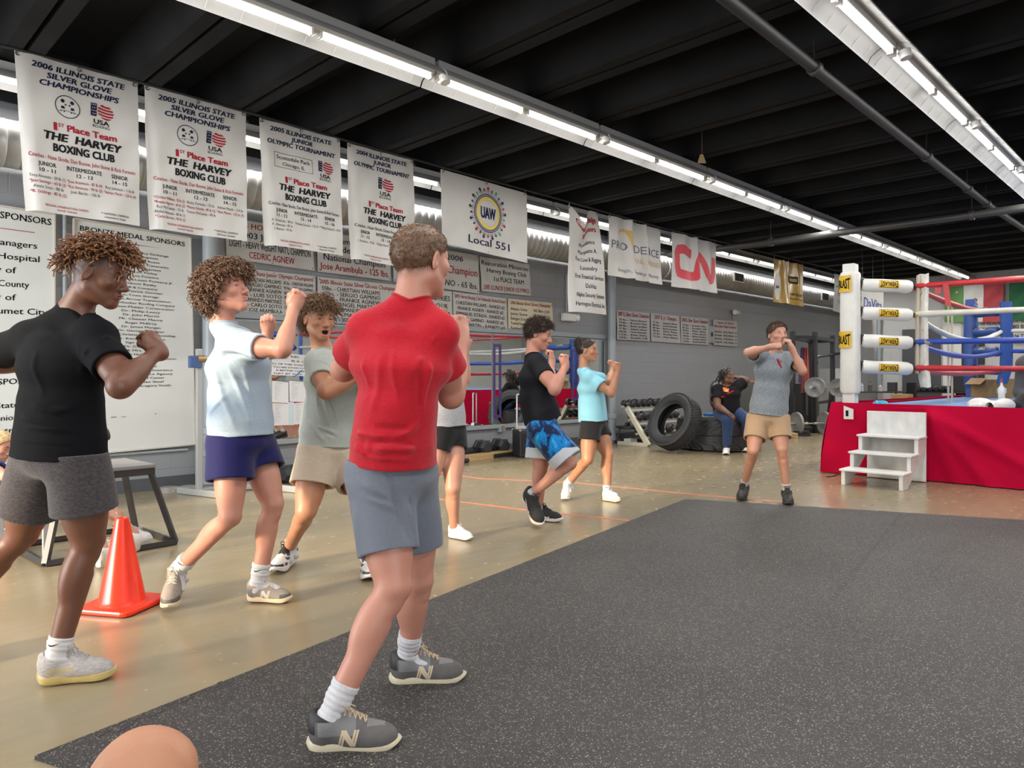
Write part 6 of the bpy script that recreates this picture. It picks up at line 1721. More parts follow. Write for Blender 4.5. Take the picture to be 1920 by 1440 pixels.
class Head:
 """head frame: x forward, y to the person's left, z up; metres of an adult head times s"""
 def __init__(s,c,fwd,up,size=1.0):
  s.c=np.asarray(c,float);s.f=unit(fwd);u=np.asarray(up,float);s.u=unit(u-s.f*np.dot(u,s.f));s.l=np.cross(s.u,s.f);s.s=size
  s.A=np.array([s.f,s.l,s.u])
 def w(s,x,y,z):return s.c+s.s*(s.f*x+s.l*y+s.u*z)
 def local(s,V):return((np.asarray(V)-s.c)@s.A.T)/s.s
 def add(s,f,mouth=0.0,jaw=1.0,nose=1.0):
  W,K=s.w,s.s
  def E(x,y,z,r,k=0.02,op='u',ax=None):f.ell(W(x,y,z),np.array(r)*K,s.A if ax is None else ax,k*K,op)
  def C(a,b,ra,rb,k=0.01,op='u'):f.cone(W(*a),W(*b),ra*K,rb*K,k*K,op)
  E(-0.012,0,0.028,(0.094,0.074,0.089));E(0.030,0,0.045,(0.058,0.062,0.056),0.03)
  E(0.020,0,-0.030,(0.070,0.060*jaw,0.080),0.03)
  for y in(-1,1):C((-0.004,y*0.050*jaw,-0.055),(0.066,y*0.012,-0.098),0.020,0.017,0.03)
  E(0.076,0,-0.098,(0.018,0.020,0.016),0.02)
  E(0.070,0,-0.062,(0.024,0.030,0.028),0.02)
  for y in(-1,1):
   E(0.060,y*0.046,-0.020,(0.022,0.020,0.018),0.025)
   C((0.084,y*0.012,0.020),(0.068,y*0.046,0.021),0.010,0.009,0.015)
   E(0.094,y*0.032,0.003,(0.014,0.018,0.0115),0.010,'s')
   C((0.0845,y*0.018,0.0085),(0.0850,y*0.033,0.0125),0.004,0.0042,0.004);C((0.0850,y*0.033,0.0125),(0.0765,y*0.047,0.0075),0.0042,0.004,0.004)
   C((0.083,y*0.020,-0.004),(0.082,y*0.042,-0.004),0.0038,0.0036,0.005)
  C((0.088,0,0.014),(0.110*nose,0,-0.026),0.0085,0.0115,0.014);E(0.112*nose,0,-0.030,(0.012,0.0125,0.011),0.010)
  for y in(-1,1):E(0.098,y*0.0135,-0.034,(0.012,0.0085,0.009),0.007)
  if mouth>0:
   E(0.096,0,-0.056,(0.012,0.023,0.006),0.006);E(0.090,0,-0.072-0.016*mouth,(0.012,0.020,0.007),0.006)
   E(0.098,0,-0.064-0.008*mouth,(0.022,0.018,0.004+0.008*mouth),0.004,'s')
  else:
   E(0.096,0,-0.058,(0.0115,0.023,0.0058),0.006);E(0.0935,0,-0.0685,(0.0115,0.020,0.0068),0.006)
   E(0.106,0,-0.0632,(0.013,0.022,0.0016),0.003,'s')
  for y in(-1,1):
   ax=np.array([unit(s.f*0.94-s.l*y*0.25-s.u*0.20),unit(s.l*y+s.f*0.25),unit(s.u+s.f*-0.22)])
   f.ell(W(-0.008,y*0.079,-0.006),np.array((0.018,0.008,0.031))*K,ax,0.006*K)
   f.ell(W(-0.003,y*0.086,-0.003),np.array((0.010,0.006,0.018))*K,ax,0.004*K,'s')
 def tint(s,V,rgba,lip=(0.45,0.14,0.12),stub=None,mouth=0.0,blush=None):
  p=s.local(V);x,y,z=p.T
  def put(mask,col):rgba[:,3]=np.maximum(rgba[:,3],mask);rgba[mask>0.02,:3]=col
  near=(np.abs(p)<0.16).all(1)
  if stub is not None:
   zl=np.interp(x,[-0.10,-0.06,-0.02,0.02,0.05,0.07,0.09],[-0.075,-0.070,-0.045,0.015,0.03,0.060,0.080])
   m=np.clip((z-zl)/0.02,0,1)*(x<0.088)*near*(np.abs(y)<0.0775+0.03*(z>0.02))*stub[3];put(m,stub[:3])
  e=((y/0.026)**2+((z+0.063+0.010*mouth)/(0.0125+0.012*mouth))**2)
  put(np.clip(1.3-e,0,1)*(x>0.082)*near*0.7,lip)
  if mouth>0:put((((y/0.019)**2+((z+0.064+0.008*mouth)/(0.005+0.008*mouth))**2)<1)*(x<0.097)*(x>0.06)*near*1.0,(0.05,0.012,0.010))
 def details(s,parent,org,iris=(0.12,0.08,0.05),brow=(0.08,0.05,0.03),brow_t=0.0035):
  mw=mat('eye_white',(0.42,0.39,0.37),0.35);mi=mat('iris_%02x'%int(iris[0]*255),iris,0.2);mk=mat('pupil',(0.01,0.01,0.01),0.15)
  for y in(-1,1):
   c=s.w(0.0715,y*0.0325,0.0030);r=0.0125*s.s;k=MB();n=16
   prof=[(0,r),(0.22*r,0.975*r),(0.24*r,0.970*r),(0.50*r,0.866*r),(0.52*r,0.854*r),(0.8*r,0.6*r),(r,0),(0.7*r,-0.7*r),(0,-r)]
   k.lathe(prof,c,axis=s.f+s.l*y*0.06,n=n)
   k.m=[([2,2,1,1,0,0,0,0][i//n])for i in range(len(k.f))]
   k.build('eye',[mw,mi,mk],parent,origin=org,smooth=True)
   k=MB();k.tube([s.w(0.0905,y*0.014,0.0235),s.w(0.0915,y*0.025,0.0275),s.w(0.085,y*0.038,0.0275),s.w(0.076,y*0.049,0.0225)],[brow_t*s.s,brow_t*1.25*s.s,brow_t*s.s,brow_t*0.4*s.s],6)
   k.build('eyebrow',mat('brow_%02x%02x'%(int(brow[0]*255),int(brow[1]*255)),brow,0.7),parent,origin=org,smooth=True)
def strands(roots,dirs,length,rad,seg=5,curl=0.0,turns=1.5,grav=0.0,seed=0,lenvar=0.3,down=(0,0,-1),sides=3,taper=0.25,flow=None):
 r=np.random.RandomState(seed);N=len(roots);dirs=dirs/np.linalg.norm(dirs,axis=1,keepdims=True)
 L=length*(1+lenvar*r.uniform(-1,1,N))
 a=np.cross(dirs,r.normal(size=(N,3)));a/=np.linalg.norm(a,axis=1,keepdims=True)+1e-9;b=np.cross(dirs,a);ph=r.uniform(0,6.28,N)
 T=np.linspace(0,1,seg+1);P_=[]
 for t in T:
  p=roots+dirs*(L*t)[:,None]+np.asarray(down)[None]*(grav*L*t*t)[:,None]
  if flow is not None:p=p+flow*(L*t*t)[:,None]
  if curl:
   q=turns*6.28*t+ph;e=curl*min(1,t*3)
   p=p+a*(e*(np.cos(q)-np.cos(ph)))[:,None]+b*(e*(np.sin(q)-np.sin(ph)))[:,None]
  P_.append(p)
 P_=np.stack(P_,1)
 tan=np.gradient(P_,axis=1);tan/=np.linalg.norm(tan,axis=2,keepdims=True)+1e-9
 u=np.cross(tan,a[:,None,:]+0.01);u/=np.linalg.norm(u,axis=2,keepdims=True)+1e-9;w=np.cross(tan,u)
 R=rad*(1-(1-taper)*T**1.5)
 V=np.stack([P_+R[None,:,None]*(math.cos(6.283*i/sides)*u+math.sin(6.283*i/sides)*w)for i in range(sides)],2)
 base=np.arange(N)[:,None,None]*(seg+1)*sides;sg=np.arange(seg)[None,:,None]*sides;i=np.arange(sides)[None,None,:];j=(np.arange(sides)+1)%sides
 j=j[None,None,:]
 F=np.stack([base+sg+i,base+sg+j,base+sg+sides+j,base+sg+sides+i],-1).reshape(-1,4)
 tip=np.repeat(np.tile(T,N),sides)
 return V.reshape(-1,3),F,tip
def hair(parent,org,h,kind,m,seed=1,dens=1.0):
 """kind: dict with cap offset, hair line, strand settings"""
 rs=np.random.RandomState(seed);v=max(0.0045,kind.get('v',0.005))
 f=Field(h.c-0.24*h.s,h.c+0.24*h.s,v)
 o=kind['off'];fr=kind.get('front',0.082)
 f.ell(h.w(-0.012,0,0.028),(np.array((0.094,0.074,0.089))+o)*h.s,h.A,0.02);f.ell(h.w(0.026,0,0.050),(np.array((0.058,0.062,0.056))+o)*h.s,h.A,0.03)
 for(x,y,z,r)in kind.get('lumps',[]):f.ell(h.w(x,y,z),np.array(r)*h.s,h.A,0.025)
# cut by the hair line
 sl,(X,Y,Z)=f._win(f.lo,f.lo+f.v*f.n,0);d=[X-h.c[0],Y-h.c[1],Z-h.c[2]]
 x=sum(h.f[i]*d[i]for i in range(3))/h.s;y=sum(h.l[i]*d[i]for i in range(3))/h.s;z=sum(h.u[i]*d[i]for i in range(3))/h.s
 xs,zs=kind.get('line',([-0.10,-0.06,-0.02,0.02,0.05,0.07,0.09,0.14],[-0.070,-0.060,-0.03,0.02,0.035,0.062,0.078,0.085]))
 zl=np.interp(x,xs,zs)+kind.get('side',0.0)*np.clip(np.abs(y)/0.07,0,1)**2
 f._put(sl,(zl-z)*0.8*h.s,0.008,'i')
 V,F=f.mesh();N=vnormals(V,F)
 nz=Noise(seed+5);am=kind.get('lump',0.004);V2=V+N*((nz(V*kind.get('lf',90))+0.5*nz(V*kind.get('lf',90)*2.1+3))*am)[:,None]
 VV=[V2];FF=[F];TT=[np.full(len(V2),kind.get('captip',0.0))];base=len(V2)
 for st in kind.get('strands',[]):
  pl=h.local(V);ok=np.ones(len(V),bool)
  if 'where' in st:ok=st['where'](pl)
  out=((N*(V-h.c)).sum(1)>0.02)&ok
  c=np.nonzero(out)[0]
  if not len(c):continue
  n=int(st['n']*dens);ch=rs.choice(c,n)
  root=V2[ch]+rs.normal(size=(n,3))*0.003-N[ch]*0.004
  dr=N[ch]*st.get('lift',1.0)+rs.normal(size=(n,3))*st.get('mess',0.3)
  fl=st.get('flow')
  if fl is not None:
   lc=h.local(root);fv=np.array([fl(q)for q in lc])if callable(fl)else np.tile(np.asarray(fl,float),(n,1));dr=dr+fv@h.A
  a,b,tp=strands(root,dr,st['len']*h.s,st['rad'],st.get('seg',5),st.get('curl',0)*h.s,st.get('turns',1.5),st.get('grav',0),seed+11,st.get('lv',0.35),-h.u,st.get('sides',3),st.get('taper',0.3))
  VV.append(a);FF.append(b+base);TT.append(tp);base+=len(a)
 V=np.concatenate(VV);me=np_mesh('hair',V-org,np.concatenate(FF),[m])
 at=me.attributes.new('tipf','FLOAT','POINT');at.data.foreach_set('value',np.concatenate(TT).astype(np.float32))
 return link('hair',me,parent)
def fist(f,wr,d,dorsal,left,S=1.0,curl=1.0,thumb_up=0.0,v=0.004,spread=0.0):
 """hand: wrist, direction wrist -> knuckles, back-of-hand normal"""
 d=unit(d);n=unit(np.asarray(dorsal)-d*np.dot(dorsal,d));th=np.cross(n,d)*(-1 if left else 1)
 def W(x,y,z):return wr+S*(d*x+th*y+n*z)
 A=np.array([d,th,n])
 f.ell(W(0.045,0,0),np.array((0.050,0.038,0.018))*S,A,0.012);f.cone(W(-0.02,0,0),W(0.02,0,0),0.027*S,0.026*S,0.02)
 f.ell(W(0.035,0.026,-0.010),np.array((0.035,0.017,0.017))*S,A,0.012)
 kn=[0.0275,0.0095,-0.0095,-0.027];ln=[1.0,1.07,1.0,0.82];r0=max(0.0086,0.0)*S
 for i in range(4):
  y=kn[i];L=ln[i];base=np.array((0.083-0.004*abs(i-1),0,0.006))
  a1=curl*1.45;a2=a1+curl*1.65;a3=a2+curl*0.95
  p=base;q=[p]
  for ang,seg in((a1,0.040*L),(a2,0.026*L),(a3,0.020*L)):
   p=p+np.array((math.cos(ang)*seg,0,-math.sin(ang)*seg));q.append(p)
  pts=[W(t[0],y*(1-0.1*j*curl+spread*0.35*j),t[2])for j,t in enumerate(q)]
  for j,(ra,rb)in enumerate(((1.12,1.0),(1.0,0.95),(0.95,0.82))):
   f.cone(pts[j],pts[j+1],r0*ra,r0*rb,0.0035 if j else 0.006)
# thumb: leaves the side of the palm near its base, lies across the fingers
 t0=W(0.022,0.032,-0.010);t1=W(0.055,0.040-0.004*curl,-0.022-0.010*curl)
 t2=W(0.083-0.010*curl,0.030-0.014*curl,-0.030-0.014*curl)*(1-thumb_up)+W(0.088,0.050,0.002)*thumb_up
 t3=W(0.095-0.024*curl,0.018-0.022*curl,-0.032-0.016*curl)*(1-thumb_up)+W(0.112,0.052,0.006)*thumb_up
 f.cone(t0,t1,0.014*S,0.011*S,0.008);f.cone(t1,t2,0.011*S,0.0098*S,0.004);f.cone(t2,t3,0.0098*S,0.0085*S,0.004)
def lerp(a,b,t):return np.asarray(a,float)*(1-t)+np.asarray(b,float)*t
# ------------------------------------------------------------------ shoes
def hit_mesh(bvh,o,d):
 r=bvh.ray_cast(Vector(o),Vector(d))
 return(np.array(r[0]),np.array(r[1]))if r[0]is not None else(None,None)
def swoosh_pts(n=12):
 top=[];bot=[]
 for i in range(n+1):
  t=i/n
  top.append((t,0.30+0.62*t-0.55*(1-t)*t*2-0.10*(1-t)))
  bot.append((t,0.12+0.80*t**1.6-0.42*math.sin(math.pi*min(1,t*1.1))**1.0*(1-0.55*t)))
# hook at the front
 top[0]=(0.0,0.50);top[1]=(0.06,0.34)
 bot[0]=(0.0,0.45);bot[1]=(0.03,0.18)
 return top,bot
def swoosh_poly():
 return[(0.02,0.46),(0.0,0.30),(0.04,0.14),(0.14,0.05),(0.26,0.06),(0.50,0.24),(0.76,0.58),(1.0,0.95),(0.70,0.68),(0.46,0.46),(0.26,0.33),(0.14,0.30),(0.07,0.36)]
def swoosh_tris():
 t,b=swoosh_poly()[7:][::1],swoosh_poly()[:8]
 P_=swoosh_poly();
 return P_,[(0,1,12),(1,2,12),(2,11,12),(2,3,11),(3,4,11),(4,10,11),(4,5,10),(5,9,10),(5,6,9),(6,8,9),(6,7,8)]
def project(parent,org,bvh,v2,fs,o,ax,ay,d,m,name,lift=0.0012,maxlen=0.012):
 v2,fs=split_long(v2,fs,maxlen);vs=[];ok=[]
 for p in v2:
  q,nn=hit_mesh(bvh,o+ax*p[0]+ay*p[1]-d*0.15,d)
  if q is None:vs.append(o+ax*p[0]+ay*p[1]);ok.append(False)
  else:vs.append(q-unit(d)*lift);ok.append(True)
 fs=[f for f in fs if all(ok[i]for i in f)]
 if not fs:return None
 return link(name,np_mesh(name,np.array(vs)-org,fs,[m],smooth=False),parent)
SHOE={}
def shoe(parent,org,heel,toe,style,left,S=1.0,v=0.004,roll=0.0,detail=True):
 """heel, toe: sole contact points. style: dict of colours and form"""
 heel=np.asarray(heel,float);toe=np.asarray(toe,float);fx=unit(toe-heel)
 side=unit(np.cross(UPV,fx));up=np.cross(fx,side)
 if roll:side,up=side*math.cos(roll)+up*math.sin(roll),up*math.cos(roll)-side*math.sin(roll)
 K=np.linalg.norm(toe-heel)/0.285
 sgn=1 if left else-1
 def W(x,y,z):return heel+K*(fx*x+side*(y*sgn)+up*z)
 A=np.array([fx,side*sgn,up]);st=style;so=st.get('sole_h',0.028);hz=st.get('hz',1.16)
 lo=np.min([W(x,y,z)for x in(-0.05,0.34)for y in(-0.09,0.09)for z in(-0.03,0.20)],0);hi=np.max([W(x,y,z)for x in(-0.05,0.34)for y in(-0.09,0.09)for z in(-0.03,0.20)],0)
 f=Field(lo,hi,v)
 def E(c,r,k=0.02,op='u'):f.ell(W(c[0],c[1],c[2]*hz),np.array((r[0],r[1],r[2]*hz))*K,A,k*K,op)
 def C(a,b,ra,rb,k=0.02,op='u'):f.cone(W(a[0],a[1],a[2]*hz),W(b[0],b[1],b[2]*hz),ra*K,rb*K,k*K,op)
 E((0.045,0,0.050),(0.050,0.040,0.058));E((0.052,0,0.078),(0.054,0.047,0.040));C((0.05,0,0.060),(0.15,0.0,0.050),0.044,0.039);E((0.17,0.003,0.036),(0.095,0.043,0.040),0.03)
 E((0.218,0.0,0.030),(0.062,0.045,0.031),0.03);C((0.155,0,0.066),(0.100,0,0.098+st.get('tongue',0.012)),0.022,0.019,0.02);
 C((0.02,0,0.07),(0.012,0,0.098),0.020,0.015,0.02)
 C((0.056,0,0.100),(0.052,0,0.17),0.035,0.050,0.006,'s');C((0.060,0,0.106),(0.092,0,0.130),0.026,0.030,0.006,'s')
 f.plane(W(0,0,so*0.72),-up,0.002)
 V,F=f.mesh();V=relax(V,F,1)
 loc=((V-heel)@A.T)/K/np.array((1,1,hz))
 x,y,z=loc.T
 mats=[st['upper']];fi=np.zeros(len(F),int);cx_,cy_,cz_=loc[F].mean(1).T
 def zone(mask,m):
  if m not in mats:mats.append(m)
  fi[mask]=mats.index(m)
 for z_ in st.get('zones',[]):zone(z_[0](cx_,cy_,cz_),z_[1])
 ob=link('shoe',np_mesh('shoe',V-org,F,mats,fi),parent)
# sole
 n=56;ring_=[]
 def outline(t):
  xs=0.1425-0.150*math.cos(t);u_=(xs+0.0075)/0.30
  w=np.interp(u_,[0,0.04,0.12,0.25,0.42,0.60,0.74,0.86,0.94,0.98,1.0],[0.0,0.020,0.034,0.036,0.033,0.041,0.047,0.043,0.031,0.018,0.0])*st.get('sole_w',1.04)
  return xs,w*(1 if math.sin(t)>=0 else-1)
 mb=MB();flare=st.get('flare',0.0)
 levels=[(0.90,0.0),(1.0,0.10),(1.045,0.45),(1.0,0.92),(0.93,1.0)]
 vs=[]
 for sc,hf in levels:
  for i in range(n):
   xs,w=outline(2*math.pi*i/n)
   u_=np.clip((xs+0.0075)/0.30,0,1)
   hh=so*(1.18-0.42*u_)*(1+flare*(1-u_));z0=0.030*max(0,(u_-0.78)/0.22)**2*st.get('spring',0.8)+0.012*max(0,(0.10-u_)/0.10)**2
   xx=0.1425+(xs-0.1425)*(1-(1-sc)*0.5)-flare*0.02*(1-u_)*(1-hf)
   vs.append(W(xx,w*sc,z0+(hh-z0*0.4)*hf))
 fs=[(i*n+j,i*n+(j+1)%n,(i+1)*n+(j+1)%n,(i+1)*n+j)for i in range(len(levels)-1)for j in range(n)]+[tuple(range(n))[::-1],tuple(range((len(levels)-1)*n,len(levels)*n))]
 mi=[1 if(i==0)else 0 for i in range(len(levels)-1)for j in range(n)]+[1,0]
 mb.v=vs;mb.f=fs;mb.m=mi
 mb.build('sole',[st['sole'],st.get('outsole',st['sole'])],ob,origin=org,smooth=True)
# laces
 bvh=BVHTree.FromPolygons([tuple(p)for p in V],[tuple(int(i)for i in q)for q in F])
 mb=MB();rl=st.get('lace_r',0.0034)*K
 def onvamp(xx,yy,lift=0.003):
  q,nn=hit_mesh(bvh,W(xx,yy,0.2),-up)
  return(q+up*lift*K)if q is not None else W(xx,yy,0.08)
 xsl=np.linspace(0.112,0.178,5)
 for i,xx in enumerate(xsl):
  mb.tube([onvamp(xx+(0.004 if j%2 else 0),yy,0.0025)for j,yy in enumerate((-0.022,-0.011,0,0.011,0.022))],rl,5)
  if i<4:
   for sg in(-1,1):mb.tube([onvamp(xx,sg*0.018,0.002),onvamp(xx+0.008,0,0.004),onvamp(xsl[i+1],-sg*0.018,0.002)],rl,5)
 if st.get('bow',True):
  b0=onvamp(0.112,0,0.006)
  for sg in(-1,1):
   mb.tube([b0,b0+K*(side*sg*0.018+up*0.018-fx*0.008),b0+K*(side*sg*0.030+up*0.014+fx*0.004),b0+K*(side*sg*0.026+up*0.002+fx*0.014),b0],rl*0.9,5)
   mb.tube([b0,b0+K*(side*sg*0.010+fx*0.012+up*0.004),b0+K*(side*sg*0.022+fx*0.028-up*0.010)],rl*0.9,5)
 mb.build('laces',st['lace'],ob,origin=org,smooth=True)
 if st.get('logo')and detail:
  for sg in(1,-1):
   o=W(0.128,sg*0.02,0.052);d=-side*sgn*sg
   if st['logo']=='N':
    v2,fs=fit_text('N',0,0,0.056*K,0.050*K,bold=0.06,shear=0.0)
    ax=fx if np.dot(d,np.cross(fx,up))>0 else-fx
    ax=fx if np.dot(np.cross(fx,up),-d)>0 else-fx
    project(ob,org,bvh,v2,fs,o,ax,up+ax*0.25,d,st['logo_m'],'logo')
   else:
    p,tr=swoosh_tris();v2=np.array([(0.55-a,b-0.45)for a,b in p])*np.array((0.115,0.062))*K
    project(ob,org,bvh,v2,[t[::-1]for t in tr],o+K*(fx*-0.012-up*0.004),fx,up,d,st['logo_m'],'logo')
 return ob,W
# ------------------------------------------------------------------ the figure
def figure(label,joints,sp,cat='person',group=None):
 """joints: dict of 3-D points. sp: settings"""
 j={k:np.asarray(v,float)for k,v in joints.items()if not k.startswith('foot')}
 S=sp.get('S',1.0);M=sp.get('mus',1.0);v=sp['v'];fem=sp.get('fem',0.0)
 h=Head(j['head'],sp['face'],sp.get('headup',(0,0,1)),sp.get('head_s',S))
 feet={k:joints['foot'+k]for k in 'LR' if('foot'+k)in joints}
 for sd in feet:
  hl,to=feet[sd];ff=unit(to-hl);kk=np.linalg.norm(to-hl)/0.285;an=j.get('an'+sd,hl+UPV*0.1);fu=unit(np.cross(np.cross(ff,unit(j['kn'+sd]-hl)),ff));sdv=np.cross(UPV,ff)
  if np.linalg.norm(sdv)>0.2:fu=unit(np.cross(ff,unit(sdv)))*(1 if np.dot(np.cross(ff,unit(sdv)),fu)>0 else-1)
  j['an'+sd]=hl+ff*0.060*kk+fu*0.100*kk
 allp=list(j.values())+[p for ft in feet.values()for p in ft]
 lo=np.min(allp,0)-0.17;hi=np.max(allp,0)+0.17
 org=np.array([j['pel'][0],j['pel'][1],min(p[2]for p in allp)])
# ---- trunk axes
 hipax=unit(j['hipL']-j['hipR']);shax=unit(j['shL']-j['shR'])
 pel,neck=j['pel'],j['neck'];shm=(j['shL']+j['shR'])/2
 W_=lerp(pel,shm,0.42)+j.get('bend',np.zeros(3));C_=lerp(pel,shm,0.74)+j.get('bend',np.zeros(3))*0.6
 spine=unit(shm-pel)
 midax=unit(hipax+shax)
 tw=sp.get('tw',1.0)*S
 td=sp.get('td',1.0)*S
 f=Field(lo,hi,v)
 inset=0.012
 def trunk(f,g,low=0.0):
  f.ecap(pel+spine*low,W_,lerp(hipax,midax,0.3),(0.158*tw+g,0.108*td+g),(0.134*tw+g,0.100*td+g),0.04)
  f.ecap(W_,C_,midax,(0.134*tw+g,0.100*td+g),(0.160*tw+g,0.118*td+g),0.05)
  f.ecap(C_,lerp(C_,shm,0.85),shax,(0.160*tw+g,0.116*td+g),(0.135*tw+g,0.085*td+g),0.05)
  for a in('shL','shR'):
   f.cone(neck-spine*(0.022*S),lerp(neck,j[a],0.85),0.044*S+g*0.5,0.042*S*M+g*0.7,0.05)
   f.cone(lerp(C_,j[a],0.4),j[a],0.07*S+g*0.6,0.050*S*M+g*0.6,0.05)
 trunk(f,-inset)
 f.ecap(lerp(pel,j['hipL'],0.6),lerp(pel,j['hipR'],0.6),UPV,(0.098*S,0.090*td),(0.098*S,0.090*td),0.04)
# neck and head
 hb=h.w(-0.028,0,-0.055)
 f.cone(neck-spine*0.02,hb,0.060*S*(1-0.12*fem)*sp.get('neck_r',1.0),0.053*S*(1-0.1*fem)*sp.get('neck_r',1.0),0.03)
 h.add(f,sp.get('mouth',0.0),sp.get('jaw',1.0),sp.get('nose',1.0))
# arms
 for sd in 'LR':
  if('el'+sd)not in j:continue
  sh,el,wr=j['sh'+sd],j['el'+sd],j['wr'+sd]
  ua=unit(el-sh);fa=unit(wr-el);fx_=(wr-el)-ua*np.dot(wr-el,ua);fx_=unit(fx_)if np.linalg.norm(fx_)>0.02 else unit(np.cross(ua,UPV))
  a=S*M*(1-0.12*fem)
  f.ell(sh,0.049*a,None,0.03);f.cone(sh,el,0.051*a,0.040*a,0.03)
  mid=lerp(sh,el,0.52);s1=np.cross(ua,fx_);Aa=np.array([ua,s1,fx_])
  f.ell(mid+fx_*0.013*a,np.array((0.085,0.040,0.041))*a,Aa,0.03);f.ell(mid-fx_*0.014*a-ua*0.02,np.array((0.090,0.038,0.038))*a,Aa,0.03)
  f.ell(el-fx_*0.006-ua*0.0,0.037*a,None,0.02)
  f.cone(el,wr,0.040*a,0.0265*S,0.02)
  s2=np.cross(fa,s1);Af=np.array([fa,s1,np.cross(fa,s1)])
  f.ell(lerp(el,wr,0.26),np.array((0.088,0.045,0.041))*a,Af,0.03)
  hd=sp.get('hand'+sd)
  if hd is not None:fist(f,wr,hd[0],hd[1],sd=='L',sp.get('hand_s',S),hd[2]if len(hd)>2 else 1.0,hd[3]if len(hd)>3 else 0.0)
# legs
 for sd in 'LR':
  if('kn'+sd)not in j:continue
  hp,kn,an=j['hip'+sd],j['kn'+sd],j['an'+sd]
  sha=unit(an-kn);tha=unit(kn-hp)
  if sd in feet:fd=feet[sd][1]-feet[sd][0]
  else:fd=sp.get('kneefwd',FWD)
  kf=fd-sha*np.dot(fd,sha)
  b2=-(sha-tha*np.dot(sha,tha))
  if np.linalg.norm(b2)>0.25:kf=unit(unit(kf)+unit(b2)*1.2)
  kf=unit(kf-sha*np.dot(kf,sha));s1=np.cross(sha,kf);q=S*sp.get('leg',1.0)
  f.cone(hp,kn,0.090*q,0.057*q,0.03)
  tf=unit(kf-tha*np.dot(kf,tha));At=np.array([tha,np.cross(tha,tf),tf])
  f.ell(lerp(hp,kn,0.45)+tf*0.016*q,np.array((0.17,0.070,0.068))*q,At,0.04);f.ell(lerp(hp,kn,0.5)-tf*0.018*q,np.array((0.16,0.062,0.060))*q,At,0.04)
  for sg in(-1,1):f.ell(lerp(hp,kn,0.86)+tf*0.020*q+At[1]*sg*0.026*q,np.array((0.050,0.026,0.024))*q,At,0.02)
  f.ell(kn+kf*0.028*q,np.array((0.034,0.027,0.026))*q,np.array([sha,s1,kf]),0.02)
  f.cone(kn,an,0.051*q,0.036*S,0.02);As=np.array([sha,s1,kf])
  f.ell(kn+sha*0.055*q+kf*0.030*q,0.020*q,None,0.03)
  for sg,zz in((-1,0.24),(1,0.28)):f.ell(lerp(kn,an,zz+0.03)-kf*0.022*q+s1*sg*0.016*q,np.array((0.098,0.036,0.040))*q,As,0.025)
  f.cone(lerp(kn,an,0.3)+kf*0.026*q,lerp(kn,an,0.9)+kf*0.010*q,0.024*q,0.022*S,0.02)
  for sg in(-1,1):f.ell(an+s1*sg*0.020*S,0.019*S,None,0.012)
  if sd in feet:
   hl,to=feet[sd];ff=unit(to-hl);fu=unit(an-hl-ff*np.dot(an-hl,ff));L=np.linalg.norm(to-hl)
   f.cone(an,hl+ff*L*0.17+fu*0.06,0.030*S,0.020*S,0.012);f.cone(an-fu*0.015,hl+ff*L*0.54+fu*0.042,0.022*S,0.015*S,0.012);f.cone(hl+ff*L*0.54+fu*0.042,hl+ff*L*0.72+fu*0.036,0.015*S,0.012*S,0.012)
 V,F=f.mesh()
 rgba=np.zeros((len(V),4),np.float32)
 h.tint(V,rgba,sp.get('lip',(0.42,0.15,0.13)),sp.get('stub'),sp.get('mouth',0.0))
 me=np_mesh('person',V-org,F,[sp['skin']]);attr_color(me,'tint',rgba)
 body=link('person',me,None,org);tag(body,label,cat,group)
 h.details(body,org,sp.get('iris',(0.10,0.07,0.05)),sp.get('brow',(0.06,0.04,0.025)))
# ---- clothes
 ns=Noise(sp.get('seed',1))
 def finish(name,fld,m,amp,freq,extra=None,zones=None,rel=1,fade=None):
  V,F=fld.mesh();V=relax(V,F,rel);N=vnormals(V,F)
  q=V*np.array([1,1,0.55])*freq
  q=q+0.35*np.stack([ns(q+3),ns(q+9),ns(q+15)],1)
  rdg=1-np.abs(ns(q))*1.3;d=amp*(rdg-0.4)+amp*0.6*ns(q*2.3+5)
  if extra is not None:d=d+extra(V,N)
  if fade is not None:d=d*np.clip(((V-fade[0])@fade[1])/0.05,0.0,1)
  V=V+N*d[:,None]
  mats=[m]if not isinstance(m,list)else m;fi=None
  if zones is not None:fi=zones(V[F].mean(1))
  return link(name,np_mesh(name,V-org,F,mats,fi),body),V,F
 t=sp.get('tee');out={}
 if t:
  g=t.get('g',0.016);hem=t['hem']
  b_=np.array([pel,neck,j['shL'],j['shR']]+[j[q]for q in('elL','elR')if q in j]);f=Field(b_.min(0)-0.25,b_.max(0)+0.22,max(v,0.0045));trunk(f,g,max(0.0,0.085-hem))
  dn=unit(lerp(-spine,-UPV,t.get('plumb',0.92)));he=pel+dn*hem
  hr=t.get('hr',(0.185,0.140))
  f.fcone(W_,he,0.140*tw+g,hr[0]*S,0.05,side=lerp(hipax,midax,0.3),sq=hr[1]/hr[0])
  f.fcone(he-dn*0.02,he+dn*0.03,hr[0]*S-0.022,hr[0]*S-0.014,0.003,'s',side=lerp(hipax,midax,0.3),sq=hr[1]/hr[0])
  for sd in 'LR':
   if('el'+sd)not in j:continue
   sh,el=j['sh'+sd],j['el'+sd];fr=t.get('sl',0.62);se=lerp(sh,el,fr);dd=unit(el-sh)
   inn=lerp(sh,shm,0.25);r1,r2=t.get('sr',(0.072,0.075))
   th=max(0.007,1.7*f.v);f.fcone(inn,se,r1*S,r2*S,t.get('sk',0.022));f.fcone(se-dd*0.025,se+dd*0.02,r2*S-th-0.009,r2*S-th,0.002,'s')
  up=unit(hb-neck);f.cone(neck+up*0.020,neck+up*0.14,0.060*S*(1-0.1*fem)*t.get('nk',1.0),0.085*S,0.010,'s')
